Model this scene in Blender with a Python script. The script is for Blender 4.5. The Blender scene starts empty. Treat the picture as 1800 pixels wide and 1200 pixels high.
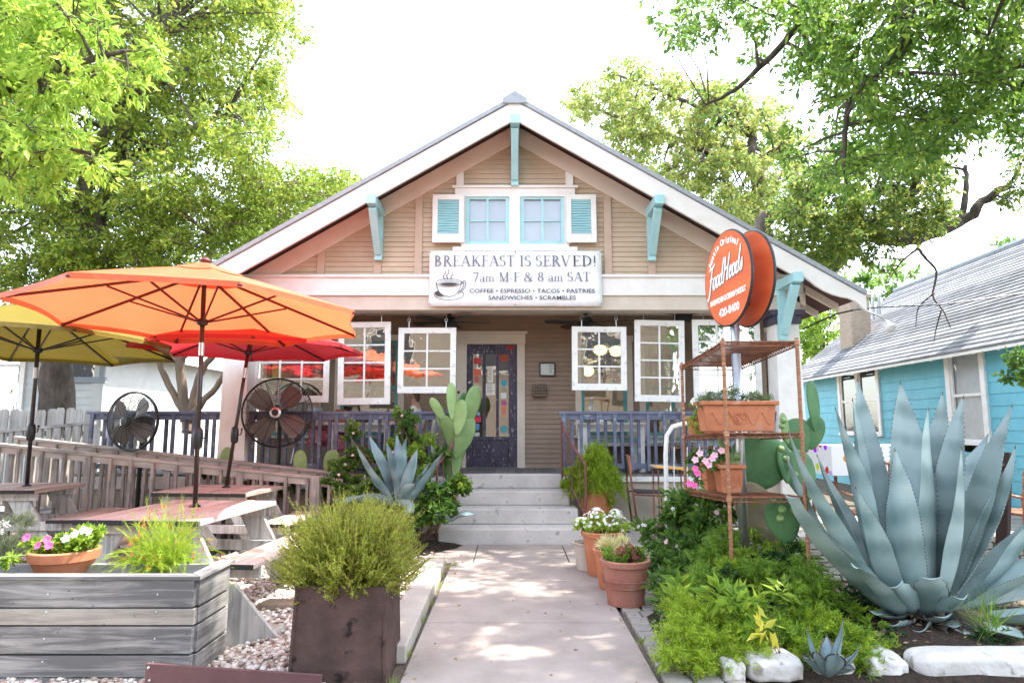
import bpy, math, random
import numpy as np
from mathutils import Vector, Matrix
R = math.radians
random.seed(7); RS = np.random.RandomState(11)
scene = bpy.context.scene
# ---------------------------------------------------------------- camera
CAM_H, TILT, FPX = 1.5, R(7.18), 1150.0
cam_data = bpy.data.cameras.new('camera'); cam = bpy.data.objects.new('camera', cam_data)
scene.collection.objects.link(cam); scene.camera = cam
cam.location = (0, 0, CAM_H); cam.rotation_euler = (R(90) + TILT, 0, 0)
cam_data.sensor_width = 36; cam_data.lens = FPX / 1800 * 36; cam_data.clip_end = 800; cam_data.clip_start = .05
# ---------------------------------------------------------------- sky, sun, exposure
SUN = Vector((.50, .13, .86)).normalized()
SUN_EL = math.asin(SUN.z); SUN_AZ = math.atan2(SUN.x, SUN.y)
world = bpy.data.worlds.new('World'); scene.world = world; world.use_nodes = True
wn = world.node_tree; wn.nodes.clear()
wo = wn.nodes.new('ShaderNodeOutputWorld'); wb = wn.nodes.new('ShaderNodeBackground')
ws = wn.nodes.new('ShaderNodeTexSky'); ws.sky_type = 'NISHITA'; ws.sun_disc = False
ws.sun_elevation = SUN_EL; ws.sun_rotation = SUN_AZ; ws.air_density = 1.0; ws.dust_density = 1.0; ws.ozone_density = .6
wh = wn.nodes.new('ShaderNodeHueSaturation'); wh.inputs['Saturation'].default_value = .5; wh.inputs['Value'].default_value = 1.0
wn.links.new(ws.outputs[0], wh.inputs['Color']); wn.links.new(wh.outputs[0], wb.inputs[0])
wb.inputs[1].default_value = .15
wn.links.new(wb.outputs[0], wo.inputs[0])
sun_d = bpy.data.lights.new('sun', 'SUN'); sun_d.energy = 2.3; sun_d.angle = R(.6); sun_d.color = (1, .95, .86)
sun_o = bpy.data.objects.new('sun', sun_d); scene.collection.objects.link(sun_o)
sun_o.rotation_euler = (-SUN).to_track_quat('-Z', 'Y').to_euler(); sun_o.location = (10, 3, 20)
scene.view_settings.view_transform = 'Standard'; scene.view_settings.look = 'None'
scene.view_settings.exposure = 2.85; scene.view_settings.gamma = 1
scene.cycles.max_bounces = 8; scene.cycles.transparent_max_bounces = 24; scene.cycles.transmission_bounces = 6
scene.cycles.diffuse_bounces = 4; scene.cycles.glossy_bounces = 4
scene.cycles.use_denoising = True
# ---------------------------------------------------------------- survey helpers (photo pixel -> world point at a real depth)
def ray(px, py):
    u = (px - 900) / FPX; v = (600 - py) / FPX
    return u, math.cos(TILT) - v * math.sin(TILT), math.sin(TILT) + v * math.cos(TILT)
def W(px, py, Y):
    a, b, c = ray(px, py); t = Y / b
    return Vector((a * t, Y, CAM_H + c * t))
def G(px, py, z=0.):
    a, b, c = ray(px, py); t = (z - CAM_H) / c
    return Vector((a * t, b * t, z))
# ---------------------------------------------------------------- objects
WLOC = {}
def link(o):
    scene.collection.objects.link(o); return o
def tag(o, label=None, cat=None, group=None, kind=None):
    if label: o['label'] = label
    if cat: o['category'] = cat
    if group: o['group'] = group
    if kind: o['kind'] = kind
    return o
def thing(name, label, cat, loc=(0, 0, 0), group=None):
    o = link(bpy.data.objects.new(name, None)); o.location = loc; o.empty_display_size = .1
    WLOC[o.name] = Vector(loc)
    return tag(o, label, cat, group)
def copy_tree(o, parent=None):
    c = o.copy(); link(c); c.parent = parent
    for ch in [x for x in bpy.data.objects if x.parent == o]:
        copy_tree(ch, c)
    return c
class MB:
    def __init__(s): s.v = []; s.f = []
    def add(s, vs, fs):
        n = len(s.v); s.v.extend([Vector(p) for p in vs]); s.f.extend([tuple(i + n for i in f) for f in fs]); return s
    def quad(s, a, b, c, d): return s.add([a, b, c, d], [(0, 1, 2, 3)])
    def hexa(s, p):   # 8 corners: bottom 4 (ccw), top 4
        return s.add(p, [(3, 2, 1, 0), (4, 5, 6, 7), (0, 1, 5, 4), (1, 2, 6, 5), (2, 3, 7, 6), (3, 0, 4, 7)])
    def box(s, x0, x1, y0, y1, z0, z1):
        return s.hexa([(x0, y0, z0), (x1, y0, z0), (x1, y1, z0), (x0, y1, z0), (x0, y0, z1), (x1, y0, z1), (x1, y1, z1), (x0, y1, z1)])
    def bar(s, p, q, w, h, up=(0, 0, 1)):   # rectangular bar from p to q, w sideways, h along up
        p = Vector(p); q = Vector(q); d = (q - p).normalized(); up = Vector(up)
        if abs(d.dot(up.normalized())) > .99: up = Vector((0, 1, 0))
        a = d.cross(up).normalized() * (w / 2); b = a.normalized().cross(d).normalized() * (h / 2)
        return s.hexa([p - a - b, p + a - b, q + a - b, q - a - b, p - a + b, p + a + b, q + a + b, q - a + b])
    def prism(s, poly, d):   # planar polygon pushed by vector d
        n = len(poly); d = Vector(d); P = [Vector(p) for p in poly]
        fs = [tuple(range(n))[::-1], tuple(range(n, 2 * n))] + [(i, (i + 1) % n, n + (i + 1) % n, n + i) for i in range(n)]
        return s.add(P + [p + d for p in P], fs)
    def tube(s, pts, r, n=8, caps=True):
        pts = [Vector(p) for p in pts]; m = len(pts)
        rr = r if isinstance(r, (list, tuple)) else [r] * m
        vs = []; prev = None
        for i, p in enumerate(pts):
            t = (pts[min(i + 1, m - 1)] - pts[max(i - 1, 0)])
            t = t.normalized() if t.length > 1e-9 else Vector((0, 0, 1))
            if prev is None:
                a = t.cross(Vector((0, 0, 1)) if abs(t.z) < .9 else Vector((1, 0, 0))).normalized()
            else:
                a = (prev - t * prev.dot(t)).normalized()
            prev = a; b = t.cross(a)
            for k in range(n):
                th = 2 * math.pi * k / n; vs.append(p + (a * math.cos(th) + b * math.sin(th)) * rr[i])
        fs = [(i * n + k, i * n + (k + 1) % n, (i + 1) * n + (k + 1) % n, (i + 1) * n + k) for i in range(m - 1) for k in range(n)]
        if caps: fs += [tuple(range(n))[::-1], tuple((m - 1) * n + k for k in range(n))]
        return s.add(vs, fs)
    def lathe(s, prof, c, n=24, axis=(0, 0, 1), wob=0):
        ax = Vector(axis).normalized(); a = ax.cross(Vector((1, 0, 0)) if abs(ax.x) < .9 else Vector((0, 1, 0))).normalized(); b = ax.cross(a); c = Vector(c)
        vs = []
        for r, h in prof:
            for k in range(n):
                th = 2 * math.pi * k / n; q = r * (1 + wob * math.sin(th * 3 + h * 9)); vs.append(c + ax * h + (a * math.cos(th) + b * math.sin(th)) * q)
        m = len(prof)
        fs = [(i * n + k, i * n + (k + 1) % n, (i + 1) * n + (k + 1) % n, (i + 1) * n + k) for i in range(m - 1) for k in range(n)]
        fs += [tuple(range(n))[::-1], tuple((m - 1) * n + k for k in range(n))]
        return s.add(vs, fs)
    def sphere(s, c, r, n=10, m=7, sq=(1, 1, 1)):
        prof = []; vs = []; c = Vector(c)
        for i in range(m + 1):
            ph = math.pi * i / m
            for k in range(n):
                th = 2 * math.pi * k / n
                vs.append(c + Vector((math.sin(ph) * math.cos(th) * r * sq[0], math.sin(ph) * math.sin(th) * r * sq[1], -math.cos(ph) * r * sq[2])))
        fs = [(i * n + k, i * n + (k + 1) % n, (i + 1) * n + (k + 1) % n, (i + 1) * n + k) for i in range(m) for k in range(n)]
        return s.add(vs, fs)
    def arr(s, V, F):   # numpy append
        n = len(s.v); s.v.extend([Vector(p) for p in V]); s.f.extend([tuple(int(i) + n for i in f) for f in F]); return s
    def xf(s, M, start=0):
        for i in range(start, len(s.v)): s.v[i] = M @ s.v[i]
        return s
    def build(s, name, mat, parent=None, smooth=False, bevel=0, label=None, cat=None, group=None, kind=None, recenter=True):
        off = Vector((0, 0, 0))
        if parent is not None: off = WLOC.get(parent.name, off)
        elif recenter and s.v:
            xs = [p.x for p in s.v]; ys = [p.y for p in s.v]; zs = [p.z for p in s.v]
            off = Vector(((min(xs) + max(xs)) / 2, (min(ys) + max(ys)) / 2, min(zs)))
        me = bpy.data.meshes.new(name)
        me.from_pydata([p - off for p in s.v], [], s.f)
        me.materials.append(mat)
        me.update()
        if smooth: me.shade_smooth() if smooth is True else me.set_sharp_from_angle(angle=R(smooth))
        if smooth and smooth is not True:
            me.polygons.foreach_set('use_smooth', [True] * len(me.polygons)); me.set_sharp_from_angle(angle=R(smooth))
        o = link(bpy.data.objects.new(name, me))
        if parent is not None: o.parent = parent; WLOC[o.name] = off
        else: o.location = off; WLOC[o.name] = off
        if bevel:
            b = o.modifiers.new('bevel', 'BEVEL'); b.width = bevel; b.segments = 2; b.limit_method = 'ANGLE'; b.angle_limit = R(40)
        return tag(o, label, cat, group, kind)
def npmesh(name, V, F, mat, parent=None, smooth=False, label=None, cat=None, group=None, kind=None, fs=None):
    """V (n,3) array, F (m,k) array"""
    V = np.asarray(V, dtype=np.float32); F = np.asarray(F, dtype=np.int32); k = F.shape[1]
    off = Vector((0, 0, 0))
    if parent is not None: off = WLOC.get(parent.name, off)
    else: off = Vector([float(x) for x in ((V[:, 0].min() + V[:, 0].max()) / 2, (V[:, 1].min() + V[:, 1].max()) / 2, V[:, 2].min())])
    V = V - np.array(off, dtype=np.float32)
    me = bpy.data.meshes.new(name)
    me.vertices.add(len(V)); me.vertices.foreach_set('co', V.ravel())
    me.loops.add(F.size); me.loops.foreach_set('vertex_index', F.ravel())
    me.polygons.add(len(F)); me.polygons.foreach_set('loop_start', np.arange(len(F), dtype=np.int32) * k)
    me.polygons.foreach_set('use_smooth', np.full(len(F), bool(smooth)))
    me.materials.append(mat); me.update(calc_edges=True)
    o = link(bpy.data.objects.new(name, me))
    if parent is not None: o.parent = parent
    else: o.location = off
    WLOC[o.name] = off
    return tag(o, label, cat, group, kind)
# ---------------------------------------------------------------- materials
def base_mat(name):
    m = bpy.data.materials.new(name); m.use_nodes = True; nt = m.node_tree
    return m, nt, nt.nodes['Principled BSDF']
def setp(b, **k):
    for a, v in k.items():
        a = a.replace('_', ' ')
        if a in b.inputs: b.inputs[a].default_value = v
def N(nt, t, **k):
    n = nt.nodes.new(t)
    for a, v in k.items():
        if hasattr(n, a): setattr(n, a, v)
        else: n.inputs[a.replace('_', ' ')].default_value = v
    return n
def ramp(nt, fac, stops):
    r = nt.nodes.new('ShaderNodeValToRGB'); e = r.color_ramp.elements
    while len(e) < len(stops): e.new(.5)
    for el, (p, c) in zip(e, stops): el.position = p; el.color = (*c[:3], 1)
    nt.links.new(fac, r.inputs[0]); return r.outputs[0]
def coords(nt, scale=(1, 1, 1), kind='Object'):
    tc = N(nt, 'ShaderNodeTexCoord'); mp = N(nt, 'ShaderNodeMapping'); mp.inputs['Scale'].default_value = scale
    nt.links.new(tc.outputs[kind], mp.inputs[0]); return mp.outputs[0]
def bump(nt, b, h, strength=.3, dist=.01):
    bn = N(nt, 'ShaderNodeBump'); bn.inputs['Strength'].default_value = strength; bn.inputs['Distance'].default_value = dist
    nt.links.new(h, bn.inputs['Height']); nt.links.new(bn.outputs[0], b.inputs['Normal'])
def noise_mat(name, c1, c2, scale=5, rough=.7, stretch=(1, 1, 1), detail=6, bs=.25, bd=.005, spec=.3, metal=0, lo=.3, hi=.7, fine=None, c3=None, isl=0):
    """paint / stone / wood: two tones by noise, optional worn third tone, bump"""
    m, nt, b = base_mat(name); co = coords(nt, stretch)
    n = N(nt, 'ShaderNodeTexNoise'); n.inputs['Scale'].default_value = scale; n.inputs['Detail'].default_value = detail; n.inputs['Roughness'].default_value = .62
    nt.links.new(co, n.inputs['Vector'])
    fac = n.outputs[0]
    if isl:
        g = N(nt, 'ShaderNodeNewGeometry'); ma = N(nt, 'ShaderNodeMath', operation='MULTIPLY_ADD'); ma.inputs[1].default_value = isl; ma.inputs[2].default_value = -isl / 2
        nt.links.new(g.outputs['Random Per Island'], ma.inputs[0]); ad = N(nt, 'ShaderNodeMath', operation='ADD')
        nt.links.new(ma.outputs[0], ad.inputs[0]); nt.links.new(fac, ad.inputs[1]); fac = ad.outputs[0]
    col = ramp(nt, fac, [(lo, c1), (hi, c2)])
    n2 = N(nt, 'ShaderNodeTexNoise'); n2.inputs['Scale'].default_value = fine or scale * 6; n2.inputs['Detail'].default_value = 5
    nt.links.new(co, n2.inputs['Vector'])
    if c3:
        mx = N(nt, 'ShaderNodeMix', data_type='RGBA'); f = ramp(nt, n2.outputs[0], [(.6, (0, 0, 0)), (.68, (1, 1, 1))])
        nt.links.new(f, mx.inputs[0]); nt.links.new(col, mx.inputs[6]); mx.inputs[7].default_value = (*c3, 1); col = mx.outputs[2]
    nt.links.new(col, b.inputs['Base Color']); setp(b, Roughness=rough, Metallic=metal); b.inputs['Specular IOR Level'].default_value = spec
    bump(nt, b, n2.outputs[0], bs, bd)
    return m
def wood_mat(name, dark, light, axis='x', rough=.85, isl=.35, red=None, gs=1.0):
    """weathered timber with grain along one axis; each plank its own tone"""
    m, nt, b = base_mat(name)
    st = {'x': (.9, 14, 14), 'y': (14, .9, 14), 'z': (14, 14, .9)}[axis]
    g = N(nt, 'ShaderNodeNewGeometry'); tc = N(nt, 'ShaderNodeTexCoord'); mp = N(nt, 'ShaderNodeMapping'); mp.inputs['Scale'].default_value = [q * gs for q in st]
    cb = N(nt, 'ShaderNodeVectorMath', operation='SCALE'); cb.inputs[0].default_value = (7, 5, 9); nt.links.new(g.outputs['Random Per Island'], cb.inputs['Scale'])
    ad = N(nt, 'ShaderNodeVectorMath', operation='ADD'); nt.links.new(tc.outputs['Object'], ad.inputs[0]); nt.links.new(cb.outputs[0], ad.inputs[1]); nt.links.new(ad.outputs[0], mp.inputs[0])
    n = N(nt, 'ShaderNodeTexNoise'); n.inputs['Scale'].default_value = 1.6; n.inputs['Detail'].default_value = 9; n.inputs['Roughness'].default_value = .68; n.inputs['Distortion'].default_value = .9
    nt.links.new(mp.outputs[0], n.inputs['Vector'])
    big = N(nt, 'ShaderNodeTexNoise'); big.inputs['Scale'].default_value = 2.2; big.inputs['Detail'].default_value = 3; nt.links.new(ad.outputs[0], big.inputs['Vector'])
    s1 = N(nt, 'ShaderNodeMath', operation='MULTIPLY_ADD'); s1.inputs[1].default_value = isl; nt.links.new(g.outputs['Random Per Island'], s1.inputs[0])
    s2 = N(nt, 'ShaderNodeMath', operation='MULTIPLY_ADD'); s2.inputs[1].default_value = .5; s2.inputs[2].default_value = -.25 - isl / 2; nt.links.new(big.outputs[0], s2.inputs[0]); nt.links.new(s2.outputs[0], s1.inputs[2])
    s3 = N(nt, 'ShaderNodeMath', operation='ADD'); nt.links.new(s1.outputs[0], s3.inputs[0]); nt.links.new(n.outputs[0], s3.inputs[1])
    mid = tuple((a + c) / 2 for a, c in zip(dark, light))
    col = ramp(nt, s3.outputs[0], [(.28, dark), (.46, mid), (.72, light)])
    if red:
        mx = N(nt, 'ShaderNodeMix', data_type='RGBA'); f = ramp(nt, big.outputs[0], [(.48, (0, 0, 0)), (.62, (.8, .8, .8))])
        nt.links.new(f, mx.inputs[0]); nt.links.new(col, mx.inputs[6]); mx.inputs[7].default_value = (*red, 1); col = mx.outputs[2]
    # knots
    vo = N(nt, 'ShaderNodeTexVoronoi'); kmp = N(nt, 'ShaderNodeMapping'); kmp.inputs['Scale'].default_value = {'x': (2.2, 5, 5), 'y': (5, 2.2, 5), 'z': (5, 5, 2.2)}[axis]
    nt.links.new(ad.outputs[0], kmp.inputs[0]); nt.links.new(kmp.outputs[0], vo.inputs['Vector'])
    kf = ramp(nt, vo.outputs['Distance'], [(.05, (1, 1, 1)), (.11, (0, 0, 0))]); kx = N(nt, 'ShaderNodeMix', data_type='RGBA'); nt.links.new(kf, kx.inputs[0]); nt.links.new(col, kx.inputs[6]); kx.inputs[7].default_value = (*[q * .5 for q in dark], 1)
    nt.links.new(kx.outputs[2], b.inputs['Base Color']); setp(b, Roughness=rough); b.inputs['Specular IOR Level'].default_value = .2
    bump(nt, b, n.outputs[0], .6, .006)
    return m
def leaf_mat(name, cols, trans=.45, rough=.5, spec=.35):
    """foliage: each leaf its own tone, partly translucent"""
    m, nt, b = base_mat(name); g = N(nt, 'ShaderNodeNewGeometry')
    st = [(i / max(1, len(cols) - 1), c) for i, c in enumerate(cols)]
    col = ramp(nt, g.outputs['Random Per Island'], st)
    hs = N(nt, 'ShaderNodeHueSaturation'); hs.inputs['Saturation'].default_value = .93; hs.inputs['Value'].default_value = 1.2; nt.links.new(col, hs.inputs['Color'])
    tr = N(nt, 'ShaderNodeBsdfTranslucent'); nt.links.new(hs.outputs[0], tr.inputs[0])
    nt.links.new(col, b.inputs['Base Color']); setp(b, Roughness=rough); b.inputs['Specular IOR Level'].default_value = spec
    mx = N(nt, 'ShaderNodeMixShader'); mx.inputs[0].default_value = trans
    nt.links.new(b.outputs[0], mx.inputs[1]); nt.links.new(tr.outputs[0], mx.inputs[2])
    nt.links.new(mx.outputs[0], nt.nodes['Material Output'].inputs[0]); return m
def glass_mat(name, tint=(.9, .93, .92), refl=.3, wave=.004):
    m, nt, b = base_mat(name); nt.nodes.remove(b)
    t = N(nt, 'ShaderNodeBsdfTransparent'); t.inputs[0].default_value = (*tint, 1)
    g = N(nt, 'ShaderNodeBsdfGlossy'); g.inputs['Roughness'].default_value = .02; g.inputs[0].default_value = (1, 1, 1, 1)
    n = N(nt, 'ShaderNodeTexNoise'); n.inputs['Scale'].default_value = 3.5; nt.links.new(coords(nt), n.inputs['Vector'])
    bn = N(nt, 'ShaderNodeBump'); bn.inputs['Strength'].default_value = .5; bn.inputs['Distance'].default_value = wave; nt.links.new(n.outputs[0], bn.inputs['Height']); nt.links.new(bn.outputs[0], g.inputs['Normal'])
    mx = N(nt, 'ShaderNodeMixShader'); mx.inputs[0].default_value = refl
    nt.links.new(t.outputs[0], mx.inputs[1]); nt.links.new(g.outputs[0], mx.inputs[2]); nt.links.new(mx.outputs[0], nt.nodes['Material Output'].inputs[0]); return m
def plain(name, c, rough=.5, metal=0, spec=.4):
    return noise_mat(name, tuple(x * .88 for x in c), tuple(min(1, x * 1.08) for x in c), 6, rough, metal=metal, spec=spec, bs=.12, bd=.003)
def cloth_mat(name, c, trans=.5):
    m, nt, b = base_mat(name); co = coords(nt)
    n = N(nt, 'ShaderNodeTexNoise'); n.inputs['Scale'].default_value = 2.; n.inputs['Detail'].default_value = 4; nt.links.new(co, n.inputs['Vector'])
    col = ramp(nt, n.outputs[0], [(.3, tuple(x * .88 for x in c)), (.7, c)]); nt.links.new(col, b.inputs['Base Color']); setp(b, Roughness=.5); b.inputs['Specular IOR Level'].default_value = .6
    tr = N(nt, 'ShaderNodeBsdfTranslucent'); nt.links.new(col, tr.inputs[0]); mx = N(nt, 'ShaderNodeMixShader'); mx.inputs[0].default_value = trans
    n3 = N(nt, 'ShaderNodeTexNoise'); n3.inputs['Scale'].default_value = 6; n3.inputs['Detail'].default_value = 3; nt.links.new(coords(nt, (1, .5, 1)), n3.inputs['Vector']); bump(nt, b, n3.outputs[0], .8, .025)
    nt.links.new(b.outputs[0], mx.inputs[1]); nt.links.new(tr.outputs[0], mx.inputs[2]); nt.links.new(mx.outputs[0], nt.nodes['Material Output'].inputs[0]); return m
def emit_mat(name, c, s):
    m, nt, b = base_mat(name); setp(b, Roughness=.5); b.inputs['Base Color'].default_value = (*c, 1); b.inputs['Emission Color'].default_value = (*c, 1); b.inputs['Emission Strength'].default_value = s; return m
M = {}
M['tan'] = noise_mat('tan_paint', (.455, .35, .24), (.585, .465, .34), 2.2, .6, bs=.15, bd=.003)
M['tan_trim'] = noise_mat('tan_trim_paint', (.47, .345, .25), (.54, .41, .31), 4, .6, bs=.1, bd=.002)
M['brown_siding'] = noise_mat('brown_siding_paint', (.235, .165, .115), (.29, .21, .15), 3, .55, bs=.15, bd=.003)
M['peach'] = noise_mat('peach_trim_paint', (.68, .57, .47), (.76, .66, .56), 3, .6, bs=.1, bd=.002)
M['white'] = noise_mat('white_paint', (.74, .71, .66), (.84, .82, .78), 5, .55, bs=.15, bd=.003)
M['old_white'] = noise_mat('chipped_white_paint', (.7, .69, .65), (.84, .83, .8), 6, .6, bs=.4, bd=.004, fine=14, c3=(.62, .60, .56))
M['cream_trim'] = noise_mat('cream_trim_paint', (.55, .47, .38), (.64, .56, .47), 4, .55, bs=.1, bd=.002)
M['turq'] = noise_mat('turquoise_paint', (.33, .60, .63), (.42, .69, .71), 5, .5, bs=.15, bd=.003)
M['teal'] = noise_mat('teal_window_paint', (.07, .25, .26), (.11, .33, .33), 5, .5, bs=.15, bd=.003)
M['purple'] = noise_mat('purple_grey_rail_paint', (.095, .105, .155), (.165, .18, .25), 5, .55, bs=.3, bd=.003, c3=(.27, .29, .34), fine=9)
M['darkpurple'] = noise_mat('chipped_purple_door_paint', (.038, .03, .05), (.075, .06, .095), 3, .5, bs=.5, bd=.004, c3=(.30, .27, .24), fine=22, stretch=(2.5, 1, .7))
M['capital'] = plain('dark_plum_paint', (.07, .06, .09), .6)
M['soffit'] = noise_mat('dark_soffit_boards', (.075, .04, .035), (.12, .07, .06), 8, .8, stretch=(1, 6, 1))
M['shingle_blue'] = noise_mat('weathered_grey_shingle', (.11, .115, .125), (.24, .245, .26), 3, .9, bs=.6, bd=.015, fine=18, isl=.5)
M['crisp_white'] = plain('crisp_white_paint', (.86, .86, .85), .5)
M['shingle'] = noise_mat('grey_roof_shingle', (.27, .28, .30), (.40, .41, .43), 3, .9, bs=.5, bd=.01, fine=30, isl=.5)
M['shingle_edge'] = noise_mat('grey_roof_edge', (.3, .33, .36), (.4, .43, .45), 20, .9)
M['conc'] = noise_mat('weathered_concrete', (.42, .395, .36), (.56, .53, .49), 2.2, .85, bs=.5, bd=.005, fine=9, lo=.35, hi=.62, c3=(.33, .30, .27))
M['conc_found'] = noise_mat('rough_plaster', (.40, .35, .29), (.52, .46, .38), 2, .9, bs=.5, bd=.01, fine=18)
M['black'] = plain('black_enamel', (.02, .02, .022), .4)
M['darkmetal'] = plain('bronze_metal', (.045, .04, .038), .4, .5)
M['rust'] = noise_mat('rusted_iron', (.13, .05, .03), (.30, .13, .07), 14, .8, bs=.5, bd=.003, metal=.2, c3=(.06, .03, .025))
M['rust_wrap'] = noise_mat('rusted_post', (.20, .085, .045), (.40, .20, .11), 12, .6, bs=.4, bd=.003, metal=.3, stretch=(1, 1, 5), c3=(.62, .5, .38), fine=18)
M['cort'] = noise_mat('rusted_steel_box', (.040, .024, .021), (.105, .062, .053), 4, .75, bs=1, bd=.012, c3=(.014, .010, .009), fine=9, metal=.15)
M['steel'] = plain('galvanised_pole', (.52, .53, .55), .3, .8)
M['terra'] = noise_mat('terracotta', (.36, .125, .06), (.48, .19, .095), 5, .8, bs=.3, bd=.003, c3=(.44, .22, .14), fine=9)
M['terra_old'] = noise_mat('old_terracotta', (.30, .12, .085), (.42, .19, .13), 5, .85, bs=.4, bd=.004, c3=(.34, .2, .16), fine=9)
M['soil'] = noise_mat('dark_soil', (.02, .014, .01), (.06, .04, .028), 20, 1, bs=1, bd=.02)
M['glass'] = glass_mat('window_glass', (.82, .84, .80), .30)
M['glass_hang'] = glass_mat('old_wavy_glass', (.86, .86, .82), .34, .008)
M['grey_wood_x'] = wood_mat('grey_weathered_board', (.105, .103, .103), (.37, .355, .34), 'x', isl=.7)
M['grey_wood_y'] = wood_mat('grey_weathered_board_side', (.085, .083, .083), (.32, .305, .29), 'y')
M['tan_board'] = wood_mat('pale_tan_board', (.16, .142, .125), (.36, .33, .29), 'x')
M['pink_wood_x'] = wood_mat('worn_reddish_rail', (.25, .21, .19), (.60, .53, .48), 'x', red=(.46, .36, .31))
M['pink_wood_z'] = wood_mat('worn_reddish_baluster', (.22, .195, .18), (.56, .51, .47), 'z', isl=.7, red=(.43, .345, .30))
M['table_y'] = wood_mat('worn_table_plank', (.27, .19, .16), (.60, .51, .46), 'y', red=(.42, .29, .245))
M['table_x'] = wood_mat('worn_table_plank_cross', (.25, .15, .12), (.58, .45, .39), 'x', red=(.40, .22, .18))
M['table_leg'] = wood_mat('whitewashed_leg', (.24, .235, .225), (.68, .65, .60), 'z', gs=.7)
M['fence_wood'] = wood_mat('grey_fence_picket', (.16, .15, .14), (.42, .40, .37), 'z')
M['bark'] = noise_mat('grey_brown_bark', (.045, .036, .03), (.13, .105, .085), 9, .95, bs=1, bd=.03, stretch=(1, 1, .35), fine=26)
M['bark_pale'] = noise_mat('pale_smooth_bark', (.13, .09, .065), (.24, .18, .13), 5, .9, bs=.5, bd=.01, stretch=(1, 1, .3))
M['stem'] = plain('brown_stem', (.14, .09, .055), .8)
M['gstem'] = plain('green_stem', (.13, .20, .05), .7)
# ================================================================ lettering
TCACHE = {}
def text_obj(name, s, size, mat, Mx, parent, bold=0., align='CENTER', spacing=1., label=None):
    cu = bpy.data.curves.new(name, 'FONT'); cu.body = s; cu.size = size; cu.align_x = align; cu.align_y = 'BOTTOM_BASELINE'
    cu.offset = bold; cu.space_character = spacing; cu.resolution_u = 3
    ob = link(bpy.data.objects.new(name + '_c', cu)); bpy.context.view_layer.update()
    me = bpy.data.meshes.new_from_object(ob); bpy.data.objects.remove(ob); bpy.data.curves.remove(cu)
    me.transform(Mx); off = WLOC.get(parent.name, Vector()); me.transform(Matrix.Translation(-off))
    me.materials.clear(); me.materials.append(mat); me.name = name
    o = link(bpy.data.objects.new(name, me)); o.parent = parent; return tag(o, label)
def frame_mx(o, ux, uy):
    ux = Vector(ux).normalized(); uy = Vector(uy).normalized(); uz = ux.cross(uy)
    m = Matrix(((ux.x, uy.x, uz.x, o[0]), (ux.y, uy.y, uz.y, o[1]), (ux.z, uy.z, uz.z, o[2]), (0, 0, 0, 1))); return m
def ribbon(mb, pts, ws, zz=0.):
    n = len(pts); vs = []
    for i in range(n):
        a = pts[max(0, i - 1)]; b = pts[min(n - 1, i + 1)]; dx, dy = b[0] - a[0], b[1] - a[1]; L = math.hypot(dx, dy) or 1
        w = (ws[i] if isinstance(ws, (list, tuple)) else ws) / 2; nx, ny = -dy / L * w, dx / L * w
        vs += [(pts[i][0] + nx, pts[i][1] + ny, zz), (pts[i][0] - nx, pts[i][1] - ny, zz)]
    mb.add(vs, [(2 * i + 1, 2 * i + 3, 2 * i + 2, 2 * i) for i in range(n - 1)])
TH, TN = .125, .042
class Gl:
    def __init__(s): s.st = []
    def V(s, x, y0=0, y1=1, w=TH, sf=3, sl=.17):
        s.st.append(([(x, y0), (x, y1)], w))
        if sf & 1: s.H(x - sl, x + sl, y0 + TN / 2)
        if sf & 2: s.H(x - sl, x + sl, y1 - TN / 2)
        return s
    def H(s, x0, x1, y, w=TN): s.st.append(([(x0, y), (x1, y)], w)); return s
    def L(s, a, b, w): s.st.append(([a, b], w)); return s
    def A(s, cx, cy, rx, ry, a0, a1, th=TH, n=14):
        pts = []; ws = []
        for i in range(n + 1):
            t = R(a0 + (a1 - a0) * i / n); pts.append((cx + rx * math.cos(t), cy + ry * math.sin(t)))
            ws.append(TN + (th - TN) * abs(math.cos(t)) ** 1.3)
        s.st.append((pts, ws)); return s
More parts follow.
